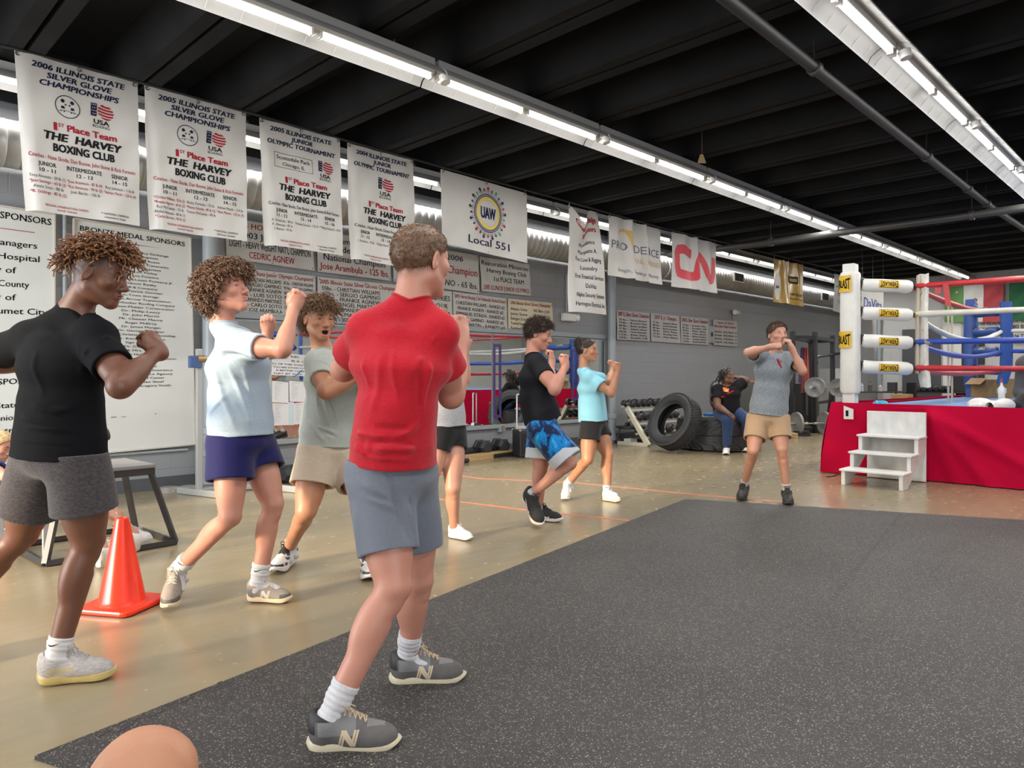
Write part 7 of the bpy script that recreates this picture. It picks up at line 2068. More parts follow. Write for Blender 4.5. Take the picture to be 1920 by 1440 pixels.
  f.plane(neck+up*(0.014*S),up,0.010,(neck-0.10,neck+0.13))
  out['tee']=finish('t_shirt',f,t['m'],t.get('amp',0.0035),t.get('freq',17),t.get('extra'),t.get('zones'),2,(he-dn*0.006,-dn))
# collar band
  k=MB();u_,w_=frame_of(up)[1:];rr=0.064*S*(1-0.1*fem)*t.get('nk',1.0)
  bv=BVHTree.FromPolygons([tuple(p)for p in out['tee'][1]],[tuple(int(i)for i in q)for q in out['tee'][2]])
  pts=[]
  for i in range(26):
   a=2*math.pi*i/26;dv=math.cos(a)*u_+math.sin(a)*w_
   q,nn=hit_mesh(bv,neck+up*0.16+dv*(rr+0.004),-up)
   if q is not None and np.dot(q-neck,up)>-0.04:pts.append(q+up*0.002)
  if len(pts)>14:k.tube(pts,0.005*S,6,closed=True);k.build('collar',t.get('collar',t['m']if not isinstance(t['m'],list)else t['m'][0]),out['tee'][0],origin=org,smooth=True)
 s=sp.get('shorts')
 if s:
  b_=np.array([pel,j['hipL'],j['hipR'],j['knL'],j['knR']]);f=Field(b_.min(0)-0.20,b_.max(0)+0.24,max(v,0.0045));g=s.get('g',0.020);wz=s.get('top',0.10)
  f.ecap(pel+spine*wz,pel-UPV*0.05,hipax,(0.146*tw,0.104*td),(0.162*tw+g*0.35,0.116*td+g*0.35),0.03)
  for sd in 'LR':
   hp,kn=j['hip'+sd],j['kn'+sd];fr=s['len']if not isinstance(s['len'],dict)else s['len'][sd];se=lerp(hp,kn,fr);dd=unit(kn-hp);r1,r2=s.get('r',(0.108,0.115))
   f.fcone(hp-dd*0.04,se,r1*S,r2*S,0.045);th=max(0.007,1.7*f.v);f.fcone(se-dd*0.03,se+dd*0.02,r2*S-th-0.011,r2*S-th,0.002,'s')
  if t:f.plane(he-dn*s.get('tuck',0.014),-dn,0.004,(pel-(0.35,0.35,0.10),pel+(0.35,0.35,0.30)))
  out['shorts']=finish('shorts',f,s['m'],s.get('amp',0.003),s.get('freq',15),s.get('extra'),s.get('zones'))
 for gm in sp.get('garments',[]):
  f=Field(lo,hi,max(v,0.0045));gm['fn'](f,j,S);out[gm['name']]=finish(gm['name'],f,gm['m'],gm.get('amp',0.003),gm.get('freq',16))
 for sd in 'LR':
  sk=sp.get('sock')
  if sd in feet:
   hl,to=feet[sd];an,kn=j['an'+sd],j['kn'+sd];ff=unit(to-hl)
   if sk:
    up_=unit(kn-an);top=an+up_*sk['h'];f=Field(np.minimum(np.minimum(an,top),hl)-0.13,np.maximum(np.maximum(an,top),hl)+0.20,min(v,0.0055))
    fu=unit(np.cross(np.cross(ff,up_),ff));f.fcone(an-up_*0.02,top,0.037*S,sk.get('r',0.046)*S,0.02);f.cone(an,hl+ff*0.06+fu*0.065,0.032*S,0.023*S,0.015);f.cone(an,hl+ff*0.15+fu*0.060,0.032*S,0.022*S,0.015)
    for sg in(-1,1):f.ell(an+np.cross(ff,up_)*sg*0.015*S,0.020*S,None,0.01)
    V,F=f.mesh();hh=(V-an)@up_;N=vnormals(V,F);V=V+N*(0.0012*np.sin(hh*330)*(hh>0.0)+0.0016*np.sin(hh*120+3*ns(V*20)))[:,None]
    so=link('sock',np_mesh('sock',V-org,F,[sk['m']]),body)
    if sk.get('mark')and sp.get('near',True):
     bv=BVHTree.FromPolygons([tuple(p)for p in V],[tuple(int(i)for i in q)for q in F]);p,tr=swoosh_tris()
     d=sk.get('mdir',FWD);ax=unit(np.cross(d,up_));ax=ax if np.dot(ax,RGT)>0 else-ax
     v2=(np.array(p)-0.5)*np.array((0.042,0.020));project(so,org,bv,v2,tr,an+up_*sk['h']*0.78,ax,up_,d,M_BLACK_INK,'sock_mark',0.001,0.01)
   stl=sp['shoe']
   shoe(body,org,hl,to,stl,sd=='L',S,max(0.0032,v*0.8),sp.get('roll'+sd,0.0),sp.get('near',True))
 hk=sp.get('hair')
 if hk:hair(body,org,h,hk,hk['m'],sp.get('seed',1),sp.get('dens',1.0))
 out['body']=body;out['org']=org;out['h']=h
 return out
# ================================================================== who is in the picture
def mkJ(z0):return lambda px,py,dz=0.0:P(px,py,z0+dz)
def reach(a,px,py,L,s):
 """point on the sight line through (px, py) at distance L from a; s picks the farther (+1) or nearer (-1) one"""
 d=ray(px,py);o=CAM-a;A_=d@d;B_=2*(d@o);C_=o@o-L*L;D_=B_*B_-4*A_*C_
 t=(-B_+s*math.sqrt(max(D_,0)))/(2*A_)
 return CAM+d*t
U,R_,F_=UPV,RGT,FWD
def toefoot(tx,ty,hx,hy,L=0.285,s_=1):
 t_=onZ(tx,ty,0.006);return(reach(t_,hx,hy,L,s_),t_)
def heelfoot(hx,hy,tx,ty,L=0.285,s_=1):
 h_=onZ(hx,hy,0.006);return(h_,reach(h_,tx,ty,L,s_))
SK_PALE=skin_mat('skin_pale',(0.47,0.225,0.165));SK_PINK=skin_mat('skin_pink',(0.47,0.225,0.165));SK_TAN=skin_mat('skin_tan',(0.43,0.205,0.120));SK_BROWN=skin_mat('skin_brown',(0.128,0.052,0.030));SK_DARK=skin_mat('skin_dark',(0.15,0.068,0.042));SK_FAIR=skin_mat('skin_fair',(0.50,0.26,0.185))
SOCKW=cloth('white_sock_knit',(0.54,0.54,0.56),0.04)
def plain(n,c,r=0.6,**k):return mat(n,c,r,**k)
SH_RED=dict(upper=plain('grey_suede',(0.105,0.098,0.096),0.85,noise=0.12,nscale=30),sole=plain('cream_rubber',(0.52,0.46,0.33),0.5,noise=0.08),outsole=plain('dark_rubber',(0.04,0.04,0.04),0.6),lace=plain('cream_lace',(0.46,0.36,0.26),0.8),logo='N',logo_m=plain('cream_leather',(0.52,0.43,0.30),0.5),sole_h=0.026,flare=0.25,lace_r=0.0030,zones=[(lambda x,y,z:(z>0.052)&(x<0.15)&(x>0.03),plain('grey_mesh',(0.185,0.185,0.19),0.8,bump=0.4,bscale=250)),(lambda x,y,z:(x>0.185)&(x<0.240)&(np.abs(y)<0.030-0.3*(x-0.19))&(z>0.036),plain('grey_mesh',(0.185,0.185,0.19))),(lambda x,y,z:((z>0.090)&(x<0.075))|((x<0.022)&(z>0.055)),plain('black_lining',(0.012,0.012,0.013),0.6))])
SH_BLUE=dict(upper=plain('taupe_mesh',(0.26,0.225,0.19),0.8,noise=0.12,nscale=30,bump=0.3,bscale=220),sole=plain('tan_foam',(0.56,0.45,0.31),0.55,noise=0.06),outsole=plain('dark_rubber',(0.04,0.04,0.04)),lace=plain('pale_lace',(0.56,0.50,0.42),0.8),logo='N',logo_m=plain('pale_leather',(0.56,0.51,0.45),0.5),sole_h=0.036,flare=0.2,zones=[(lambda x,y,z:(x>0.225)&(z<0.048),plain('dark_toe',(0.085,0.085,0.08),0.6)),(lambda x,y,z:(x<0.05)&(z<0.075),plain('grey_heel',(0.16,0.15,0.14),0.6)),(lambda x,y,z:(z>0.090),plain('taupe_collar',(0.33,0.29,0.25),0.8))])
SH_YEZ=dict(upper=plain('pale_grey_knit',(0.40,0.385,0.385),0.9,noise=0.18,nscale=60,bump=0.6,bscale=170,stretch=(1,1,2.5)),sole=plain('yellowed_rubber',(0.42,0.33,0.13),0.35,noise=0.12,nscale=14),lace=plain('grey_lace',(0.34,0.33,0.33),0.8),sole_h=0.040,flare=0.1,sole_w=1.10,spring=0.5,tongue=0.02,zones=[(lambda x,y,z:(np.abs(z-0.052)<0.010)&(x<0.135)&(x>0.04),plain('beige_stripe',(0.40,0.34,0.22),0.8))])
SH_SAGE=dict(upper=plain('white_shoe_leather',(0.66,0.65,0.63),0.5),sole=plain('white_foam',(0.66,0.65,0.62),0.5),outsole=plain('dark_rubber',(0.04,0.04,0.04)),lace=plain('black_lace',(0.02,0.02,0.022),0.7),sole_h=0.038,flare=0.25,sole_w=1.08,zones=[(lambda x,y,z:(x>0.19)&(z<0.045)&(np.abs(np.sin(70*x+2))>0.35),plain('charcoal_overlay',(0.035,0.037,0.042),0.5)),(lambda x,y,z:(z>0.066)&(x<0.17),plain('charcoal_overlay',(0.035,0.037,0.042))),(lambda x,y,z:(np.abs(z-0.05-0.12*(x-0.12))<0.007)&(x<0.2),plain('charcoal_overlay',(0.035,0.037,0.042)))])
SH_WHITE=dict(upper=plain('white_knit',(0.70,0.69,0.67),0.7,noise=0.06,nscale=20),sole=plain('white_foam',(0.66,0.65,0.62)),lace=plain('white_lace',(0.68,0.67,0.65),0.8),sole_h=0.036,flare=0.3,sole_w=1.08)
SH_WOM=dict(upper=plain('cream_leather_shoe',(0.66,0.62,0.54),0.5),sole=plain('cream_cupsole',(0.60,0.56,0.46),0.5),lace=plain('white_lace',(0.68,0.67,0.65)),sole_h=0.028)
SH_NAVY=dict(upper=plain('black_knit',(0.016,0.016,0.018),0.8),sole=plain('pinkish_white_foam',(0.62,0.56,0.54),0.5),outsole=plain('dark_rubber',(0.04,0.04,0.04)),lace=plain('black_lace',(0.02,0.02,0.022)),logo='sw',logo_m=plain('white_logo',(0.72,0.70,0.70),0.5),sole_h=0.034,flare=0.3,sole_w=1.05)
SH_BOY=dict(upper=plain('black_leather_shoe',(0.018,0.018,0.019),0.55),sole=plain('black_sole',(0.022,0.022,0.022),0.6),lace=plain('black_lace',(0.02,0.02,0.022)),sole_h=0.032,flare=0.2,sole_w=1.06)
SH_SEAT=dict(upper=plain('white_shoe_leather',(0.66,0.65,0.63)),sole=plain('white_foam',(0.66,0.65,0.62)),lace=plain('navy_lace',(0.03,0.04,0.09),0.7),sole_h=0.034,sole_w=1.1,zones=[(lambda x,y,z:(z>0.07)&(x<0.16),plain('navy_panel',(0.03,0.04,0.09),0.6))])
SH_BACK=dict(upper=plain('white_knit',(0.70,0.69,0.67)),sole=plain('dirty_white_foam',(0.56,0.53,0.44),0.55),lace=plain('white_lace',(0.68,0.67,0.65)),sole_h=0.038,flare=0.3,zones=[(lambda x,y,z:(x>0.25)&(z>0.03),plain('lime_toe',(0.38,0.52,0.10),0.6))])
NOFRONT=lambda p:~((p[:,0]>0.072)&(p[:,2]<0.062))
def waist_folds(pts,wd,am):
 """bunched cloth: soft ridges along the given 3-D segments"""
 segs=[(np.asarray(a,float),np.asarray(b,float),w,h_)for(a,b,w,h_)in pts]
 def f(V,N):
  o=np.zeros(len(V))
  for a,b,w,h_ in segs:
   d=b-a;t=np.clip(((V-a)@d)/(d@d),0,1);q=V-a-t[:,None]*d
   q=q-N*(q*N).sum(1)[:,None]
   r2=(q**2).sum(1);e=np.sin(np.pi*np.clip(t,0.02,0.98))**0.5
   near=(np.linalg.norm(V-a-t[:,None]*d,axis=1)<0.16)
   o+=1.7*h_*np.exp(-r2/(w*w))*e*near
  return o
 return f
# ---------------------------------------------------------------- the man in the red tee (nearest)
J=mkJ(2.53)
shL,shR=J(684,622,0.03),J(826,628,0.0)
elL=reach(shL,644,692,0.275,+1);wrL=reach(elL,740,640,0.25,+1)
elR=reach(shR,846,742,0.285,+1);wrR=reach(elR,866,634,0.255,+1)
def seg(J,x0,y0,x1,y1,w,h_,dz=-0.13):return(J(x0,y0,dz),J(x1,y1,dz),w,h_)
red_f=[seg(J,652,810,720,822,0.010,0.010),seg(J,700,838,790,842,0.010,0.012),seg(J,690,852,770,864,0.009,0.010),seg(J,740,818,818,790,0.012,0.010),seg(J,760,830,815,822,0.009,0.009),seg(J,655,835,690,850,0.010,0.009),seg(J,735,640,748,760,0.010,0.004),seg(J,720,660,700,780,0.014,0.004),seg(J,822,630,770,700,0.012,0.005),seg(J,815,660,800,780,0.012,0.007),seg(J,660,640,680,740,0.012,0.005),seg(J,780,690,800,790,0.012,-0.006),seg(J,835,640,860,630,0.007,0.004),seg(J,832,660,862,645,0.007,0.004),seg(J,640,860,820,878,0.005,-0.002),seg(J,702,800,776,806,0.012,-0.008),seg(J,690,828,780,831,0.010,-0.009)]
redS_f=[seg(J,735,905,752,1020,0.010,-0.008),seg(J,690,930,740,960,0.012,0.006),seg(J,680,900,730,935,0.012,0.006),seg(J,668,950,690,1025,0.014,0.006),seg(J,770,940,800,1010,0.012,0.006),seg(J,720,880,733,905,0.006,-0.004),seg(J,800,900,812,980,0.008,-0.005)]
RED=cloth('red_tee_cotton',(0.40,0.011,0.022),0.10)
GREYS=cloth('grey_nylon',(0.135,0.150,0.185),0.04,rough=0.6,weave=600)
red=figure('man seen from behind in a red tee and grey shorts, nearest to the camera',dict(head=J(789,489,0.05),neck=J(772,556,0.03),shL=shL,shR=shR,elL=elL,elR=elR,wrL=wrL,wrR=wrR,pel=J(738,868,0.03),hipL=J(764,905,0.12),hipR=J(712,905,-0.03),knR=J(738,1098,-0.13),anR=P(640,1300,2.34),knL=J(783,1085,0.16),anL=P(766,1212,2.80),footR=(onZ(582,1405,0.006),onZ(748,1398,0.006)),footL=(onZ(735,1281,0.006),onZ(870,1274,0.006))),dict(S=1.0,v=0.0042,skin=SK_PALE,face=R_*0.62+F_*0.78,headup=U,head_s=1.07,seed=3,mus=1.08,tw=1.04,td=1.05,neck_r=1.08,leg=1.0,stub=(0.20,0.105,0.065,0.55),handR=(U*0.95+F_*0.2,R_*0.7-F_*0.5),handL=(R_*0.6+U*0.6,-R_*0.3+F_*0.5+U*0.4),brow=(0.08,0.05,0.03),tee=dict(m=RED,hem=0.00,sl=0.58,hr=(0.190,0.150),g=0.016,amp=0.0045,freq=15,extra=waist_folds(red_f,0,0),plumb=0.8,sr=(0.072,0.078),sk=0.016),shorts=dict(m=GREYS,len=dict(R=0.69,L=0.66),r=(0.114,0.104),g=0.024,amp=0.004,freq=14,top=0.06,extra=waist_folds(redS_f,0,0)),sock=dict(m=SOCKW,h=0.115,r=0.047),shoe=SH_RED,hair=dict(m=hair_mat('hair_short_brown',(0.15,0.085,0.052)),off=0.005,lump=0.0010,lf=120,v=0.0042,strands=[dict(n=9000,len=0.008,rad=0.0009,seg=3,lift=0.45,mess=0.25,grav=0.15,sides=3,where=NOFRONT,flow=lambda q:(0.5 if q[0]>0.0 else-0.4,0.6*q[1]*6,-0.5))])))
# ---------------------------------------------------------------- the boy in the black tee (left)
J=mkJ(2.85)
shL,shR=J(52,636,0.07),J(190,636,-0.06)
elL=reach(shL,-30,675,0.285,+1);wrL=reach(elL,62,690,0.25,+1)
elR=reach(shR,226,724,0.28,-1);wrR=reach(elR,298,656,0.245,+1)
blk_f=[seg(J,30,780,120,800,0.012,0.009),seg(J,40,800,190,812,0.010,0.006),seg(J,100,770,196,760,0.012,0.008),seg(J,60,760,110,776,0.010,0.007),seg(J,205,620,175,700,0.010,0.006),seg(J,60,650,80,740,0.012,0.004),seg(J,150,640,160,740,0.012,0.004),seg(J,30,830,190,845,0.005,-0.003)]
BLK=cloth('black_tee_cotton',(0.0050,0.0053,0.0068),0.10,sheen=0.0)
GRYH=cloth('charcoal_heather',(0.058,0.052,0.056),0.30,weave=250)
figure('boy with curly top hair in a black tee and charcoal shorts at the left',dict(head=J(186,515,-0.01),neck=J(142,572,0.01),shL=shL,shR=shR,elL=elL,elR=elR,wrL=wrL,wrR=wrR,pel=J(112,842,0.02),hipL=J(76,872,0.10),hipR=J(146,872,-0.02),knR=J(165,1012,0.02),anR=J(112,1222,-0.03),knL=J(42,1000,0.16),anL=J(-110,1165,0.14),footR=(onZ(74,1282,0.006),onZ(216,1266,0.006)),footL=(P(-140,1212,3.02),onZ(-45,1246,0.006))),dict(S=1.0,v=0.0044,skin=SK_BROWN,face=R_*0.93+F_*0.10-U*0.26,headup=U+R_*0.2,seed=8,mus=1.02,tw=1.0,td=1.02,stub=(0.045,0.022,0.014,0.75),lip=(0.22,0.07,0.06),nose=0.97,handR=(U*0.80-R_*0.55+F_*0.1,R_*0.75-F_*0.4+U*0.5),handL=(R_*0.8+U*0.2,-F_*0.5+U*0.5),brow=(0.015,0.01,0.008),iris=(0.05,0.03,0.02),tee=dict(m=BLK,hem=0.026,sl=0.60,hr=(0.200,0.158),g=0.016,amp=0.003,freq=15,extra=waist_folds(blk_f,0,0),sr=(0.070,0.074),nk=1.05),shorts=dict(m=GRYH,len=dict(R=0.60,L=0.66),r=(0.112,0.122),g=0.022,amp=0.003,freq=14,top=0.06),sock=dict(m=SOCKW,h=0.085,r=0.046,mark=True,mdir=F_),shoe=SH_YEZ,hair=dict(m=hair_mat('hair_twists',(0.030,0.014,0.009),tip=(0.20,0.092,0.042)),off=0.014,lump=0.005,lf=70,side=0.035,line=([-0.10,-0.07,-0.02,0.02,0.05,0.07,0.09,0.14],[0.012,0.015,0.030,0.040,0.046,0.062,0.070,0.075]),strands=[dict(n=620,len=0.060,rad=0.0042,seg=7,curl=0.0060,turns=2.6,lift=1.0,mess=0.35,grav=0.35,sides=5,taper=0.6,flow=lambda q:(0.35,0.5*q[1]*8,0.1),lv=0.35),dict(n=500,len=0.035,rad=0.003,seg=5,curl=0.005,turns=2,lift=1.0,mess=0.5,grav=0.2,sides=4,taper=0.5)])))
k=MB()
# ---------------------------------------------------------------- the curly haired boy in pale blue
J=mkJ(3.82)
shL,shR=J(452,642,0.16),J(440,648,-0.12)
elR=reach(shR,530,655,0.29,-1);wrR=reach(elR,551,578,0.255,+1)
elL=reach(shL,482,700,0.29,+1);wrL=reach(elL,502,622,0.25,+1)
bl_f=[seg(J,400,690,440,800,0.014,0.007,-0.16),seg(J,430,690,480,800,0.014,0.008,-0.16),seg(J,455,690,490,770,0.012,0.006,-0.14),seg(J,392,700,420,720,0.010,0.007,-0.14),seg(J,398,665,460,672,0.014,-0.010,-0.2),seg(J,430,655,480,668,0.010,0.005,-0.2),seg(J,440,640,470,652,0.008,-0.004,-0.2),seg(J,395,780,430,740,0.012,0.006,-0.14),seg(J,470,720,492,790,0.010,-0.006,-0.12),seg(J,392,806,505,818,0.005,-0.003,-0.15)]
PBLUE=cloth('pale_blue_tee',(0.35,0.44,0.53),0.06)
NAVYS=cloth('navy_shorts',(0.008,0.008,0.070),0.08,rough=0.6)
figure('boy with big curly brown hair in a pale blue tee and navy shorts',dict(head=J(424,545,0.0),neck=J(417,604,0.02),shL=shL,shR=shR,elL=elL,elR=elR,wrL=wrL,wrR=wrR,pel=J(452,812,0.0),hipL=J(478,838,0.10),hipR=J(432,842,-0.08),knR=J(432,968,-0.16),anR=P(343,1062,3.72),knL=J(512,945,0.02),anL=J(488,1080,0.0),footR=toefoot(316,1146,336,1092),footL=(onZ(466,1126,0.006),onZ(546,1128,0.006))),dict(S=1.04,v=0.0046,skin=SK_PINK,face=R_*0.93-F_*0.22+U*0.20,headup=U-R_*0.15,seed=12,mus=0.92,tw=0.98,td=1.12,leg=0.90,lip=(0.48,0.17,0.15),handR=(U*0.85+R_*0.35-F_*0.05,R_*0.55-F_*0.75),handL=(U*0.75+R_*0.10-F_*0.5,R_*0.2-F_*0.7-U*0.3),brow=(0.12,0.07,0.04),tee=dict(m=PBLUE,hem=0.015,sl=0.56,hr=(0.178,0.150),g=0.017,amp=0.003,freq=15,extra=waist_folds(bl_f,0,0),plumb=0.7,sr=(0.080,0.068),sk=0.035),shorts=dict(m=NAVYS,len=dict(R=0.47,L=0.42),r=(0.110,0.118),g=0.022,amp=0.003,freq=14,top=0.04),sock=dict(m=SOCKW,h=0.115,r=0.046,mark=True,mdir=F_),shoe=SH_BLUE,rollR=0.0,hair=dict(m=hair_mat('hair_curly_brown',(0.125,0.068,0.040)),off=0.030,lump=0.010,lf=62,line=([-0.10,-0.07,-0.03,0.01,0.03,0.05,0.07,0.09,0.14],[-0.085,-0.085,-0.055,-0.005,0.030,0.045,0.055,0.060,0.060]),lumps=[(-0.06,0,0.0,(0.075,0.095,0.085)),(0.07,0,0.085,(0.045,0.07,0.035))],strands=[dict(n=1500,len=0.046,rad=0.0046,seg=9,curl=0.0085,turns=1.7,lift=0.6,mess=0.7,grav=0.3,sides=4,taper=0.45),dict(n=1200,len=0.035,rad=0.0014,seg=7,curl=0.008,turns=1.6,lift=0.8,mess=0.7,sides=3)])))
# ---------------------------------------------------------------- the boy in the sage tee
J=mkJ(4.30)
shR,shL=J(593,680,-0.06),J(672,676,0.10)
elR=reach(shR,612,733,0.28,-1);wrR=reach(elR,682,702,0.25,+1)
elL=reach(shL,700,735,0.28,-1);wrL=reach(elL,690,668,0.25,-1)
sg_f=[seg(J,590,740,604,800,0.010,0.007,-0.14),seg(J,604,735,620,800,0.010,0.008,-0.15),seg(J,618,740,640,795,0.010,0.007,-0.15),seg(J,595,800,640,815,0.010,0.006,-0.14),seg(J,580,790,610,830,0.012,0.006,-0.13),seg(J,590,672,625,690,0.010,0.004,-0.16),seg(J,610,810,655,832,0.010,-0.007,-0.14),seg(J,570,690,580,780,0.012,0.005,-0.1)]
SAGE=cloth('sage_tee',(0.385,0.420,0.385),0.07)
KHAKI=cloth('khaki_shorts',(0.47,0.39,0.30),0.07)
figure('open mouthed boy in a sage green tee and khaki shorts',dict(head=J(599,598,-0.02),neck=J(606,654,0.03),shL=shL,shR=shR,elL=elL,elR=elR,wrL=wrL,wrR=wrR,pel=J(618,828,0.02),hipL=J(650,852,0.08),hipR=J(594,852,-0.04),knR=J(574,958,-0.16),anR=J(545,1035,-0.02),knL=J(690,955,-0.10),anL=J(694,1036,0.0),footR=toefoot(515,1076,549,1052),footL=toefoot(693,1090,690,1064)),dict(S=1.02,v=0.0048,skin=SK_TAN,face=R_*0.60-F_*0.78-U*0.12,headup=U,seed=15,mus=1.05,tw=1.0,td=1.0,mouth=1.0,stub=(0.13,0.075,0.045,0.4),lip=(0.45,0.16,0.14),handR=(R_*0.8+U*0.3,U*0.6-F_*0.4),handL=(U*0.9,R_*0.4+F_*0.4),brow=(0.09,0.055,0.03),tee=dict(m=SAGE,hem=0.02,sl=0.60,hr=(0.182,0.140),g=0.017,amp=0.0035,freq=16,extra=waist_folds(sg_f,0,0),sr=(0.074,0.069)),shorts=dict(m=KHAKI,len=dict(R=0.55,L=0.55),r=(0.112,0.122),g=0.022,amp=0.0025,freq=14,top=0.04),sock=dict(m=SOCKW,h=0.045,r=0.046),shoe=SH_SAGE,hair=dict(m=hair_mat('hair_mullet',(0.150,0.082,0.042)),off=0.018,lump=0.006,lf=70,side=0.012,line=([-0.10,-0.07,-0.045,-0.02,0.02,0.05,0.07,0.09,0.14],[-0.10,-0.105,-0.07,0.010,0.030,0.045,0.050,0.052,0.052]),strands=[dict(n=1300,len=0.045,rad=0.0034,seg=7,curl=0.006,turns=1.2,lift=0.6,mess=0.5,grav=0.5,sides=3,flow=lambda q:(0.5 if q[0]>0.02 else-0.2,0.3*q[1]*8,0.1)),dict(n=500,len=0.040,rad=0.002,seg=7,curl=0.008,turns=1.5,lift=0.5,mess=0.5,grav=0.6,where=lambda p:(p[:,0]<-0.03)&(p[:,2]<0.02))])))
# ---------------------------------------------------------------- person mostly hidden behind the red tee man
J=mkJ(5.28)
shR,shL=J(812,652,-0.08),J(846,654,0.12)
elR=reach(shR,835,722,0.26,-1);wrR=reach(elR,862,660,0.23,+1)
elL=reach(shL,874,712,0.26,+1);wrL=reach(elL,873,655,0.23,+1)
GHEA=cloth('grey_heather_tee',(0.36,0.36,0.375),0.16)
BLKS=cloth('black_shorts',(0.014,0.014,0.016),0.08,rough=0.6)
figure('person in a grey tee, black shorts and white shoes hidden behind the red tee man',dict(head=J(822,606,0.0),neck=J(822,640,0.02),shL=shL,shR=shR,elL=elL,elR=elR,wrL=wrL,wrR=wrR,pel=J(838,800,0.0),hipL=J(850,815,0.07),hipR=J(824,815,-0.07),knL=J(849,915,-0.10),anL=J(852,985,0.0),knR=J(800,915,-0.14),anR=J(770,985,-0.02),footL=(onZ(843,1006,0.006),onZ(885,1013,0.006)),footR=(P(768,1000,5.32),onZ(790,1014,0.006))),dict(S=0.93,v=0.0056,skin=SK_FAIR,face=R_*0.9-F_*0.2,seed=18,mus=0.85,fem=0.8,tw=0.90,td=0.92,leg=1.03,handR=(U*0.9+R_*0.3,R_*0.5-F_*0.6),handL=(U*0.9+R_*0.3,R_*0.5-F_*0.6),tee=dict(m=GHEA,hem=0.00,sl=0.5,hr=(0.175,0.14),g=0.016,amp=0.003,freq=16,sr=(0.066,0.075)),shorts=dict(m=BLKS,len=0.28,r=(0.104,0.116),g=0.018,amp=0.002,freq=14,top=0.05),shoe=SH_WHITE,hair=dict(m=hair_mat('hair_dark_blond',(0.16,0.10,0.055)),off=0.012,lump=0.003,strands=[dict(n=900,len=0.03,rad=0.0016,seg=4,lift=0.2,mess=0.2,flow=(-1.0,0,-0.3))])))
# ---------------------------------------------------------------- the man in the black tee and blue shorts
J=mkJ(5.85)
shR,shL=J(1008,682,-0.14),J(1004,680,0.15)
elR=reach(shR,1040,730,0.285,-1);wrR=reach(elR,1060,686,0.25,+1)
elL=reach(shL,1030,722,0.285,+1);wrL=reach(elL,1035,676,0.25,+1)
BLK2=cloth('washed_black_tee',(0.014,0.015,0.020),0.08,sheen=0.0)
def blue_pat():
 m=cloth('blue_printed_shorts',(0.0,0.2,0.5),0.02,rough=0.6);nt=m.node_tree;b=nt.nodes['Principled BSDF']
 tc=nt.nodes.new('ShaderNodeTexCoord');n=nt.nodes.new('ShaderNodeTexNoise');n.inputs['Scale'].default_value=7.0;n.inputs['Detail'].default_value=7;n.inputs['Roughness'].default_value=0.65;n.inputs['Distortion'].default_value=1.2
 mp=nt.nodes.new('ShaderNodeMapping');mp.inputs['Rotation'].default_value=(0.6,0.5,0.4);mp.inputs['Scale'].default_value=(1.6,1.6,0.8)
 nt.links.new(tc.outputs['Object'],mp.inputs['Vector']);nt.links.new(mp.outputs[0],n.inputs['Vector'])
 r=nt.nodes.new('ShaderNodeValToRGB');r.color_ramp.interpolation='CONSTANT'
 e=r.color_ramp.elements;e[0].position=0.0;e[0].color=(0.008,0.015,0.05,1);e[1].position=0.50;e[1].color=(0.006,0.19,0.50,1)
 e3=e.new(0.62);e3.color=(0.03,0.33,0.68,1);e4=e.new(0.45);e4.color=(0.008,0.07,0.24,1)
 nt.links.new(n.outputs['Fac'],r.inputs['Fac']);nt.links.new(r.outputs['Color'],b.inputs['Base Color'])
 return m
BLUEP=blue_pat();LGREY=cloth('pale_grey_panel_cloth',(0.45,0.48,0.52),0.05)
hipR6,knR6,hipL6,knL6=J(1022,812,-0.09),J(1068,868,-0.16),J(1016,810,0.09),J(1014,872,0.06)
def hem6(c):
 out=np.zeros(len(c),int)
 for hp,kn,fr in((hipR6,knR6,0.92),(hipL6,knL6,0.80)):
  d=unit(kn-hp);L=np.linalg.norm(kn-hp);t=(c-hp)@d;r=np.linalg.norm(c-hp-t[:,None]*d,axis=1)
  out[(t>(fr*L-0.085))&(r<0.2)&(c[:,2]<hp[2]-0.10)]=1
 return out
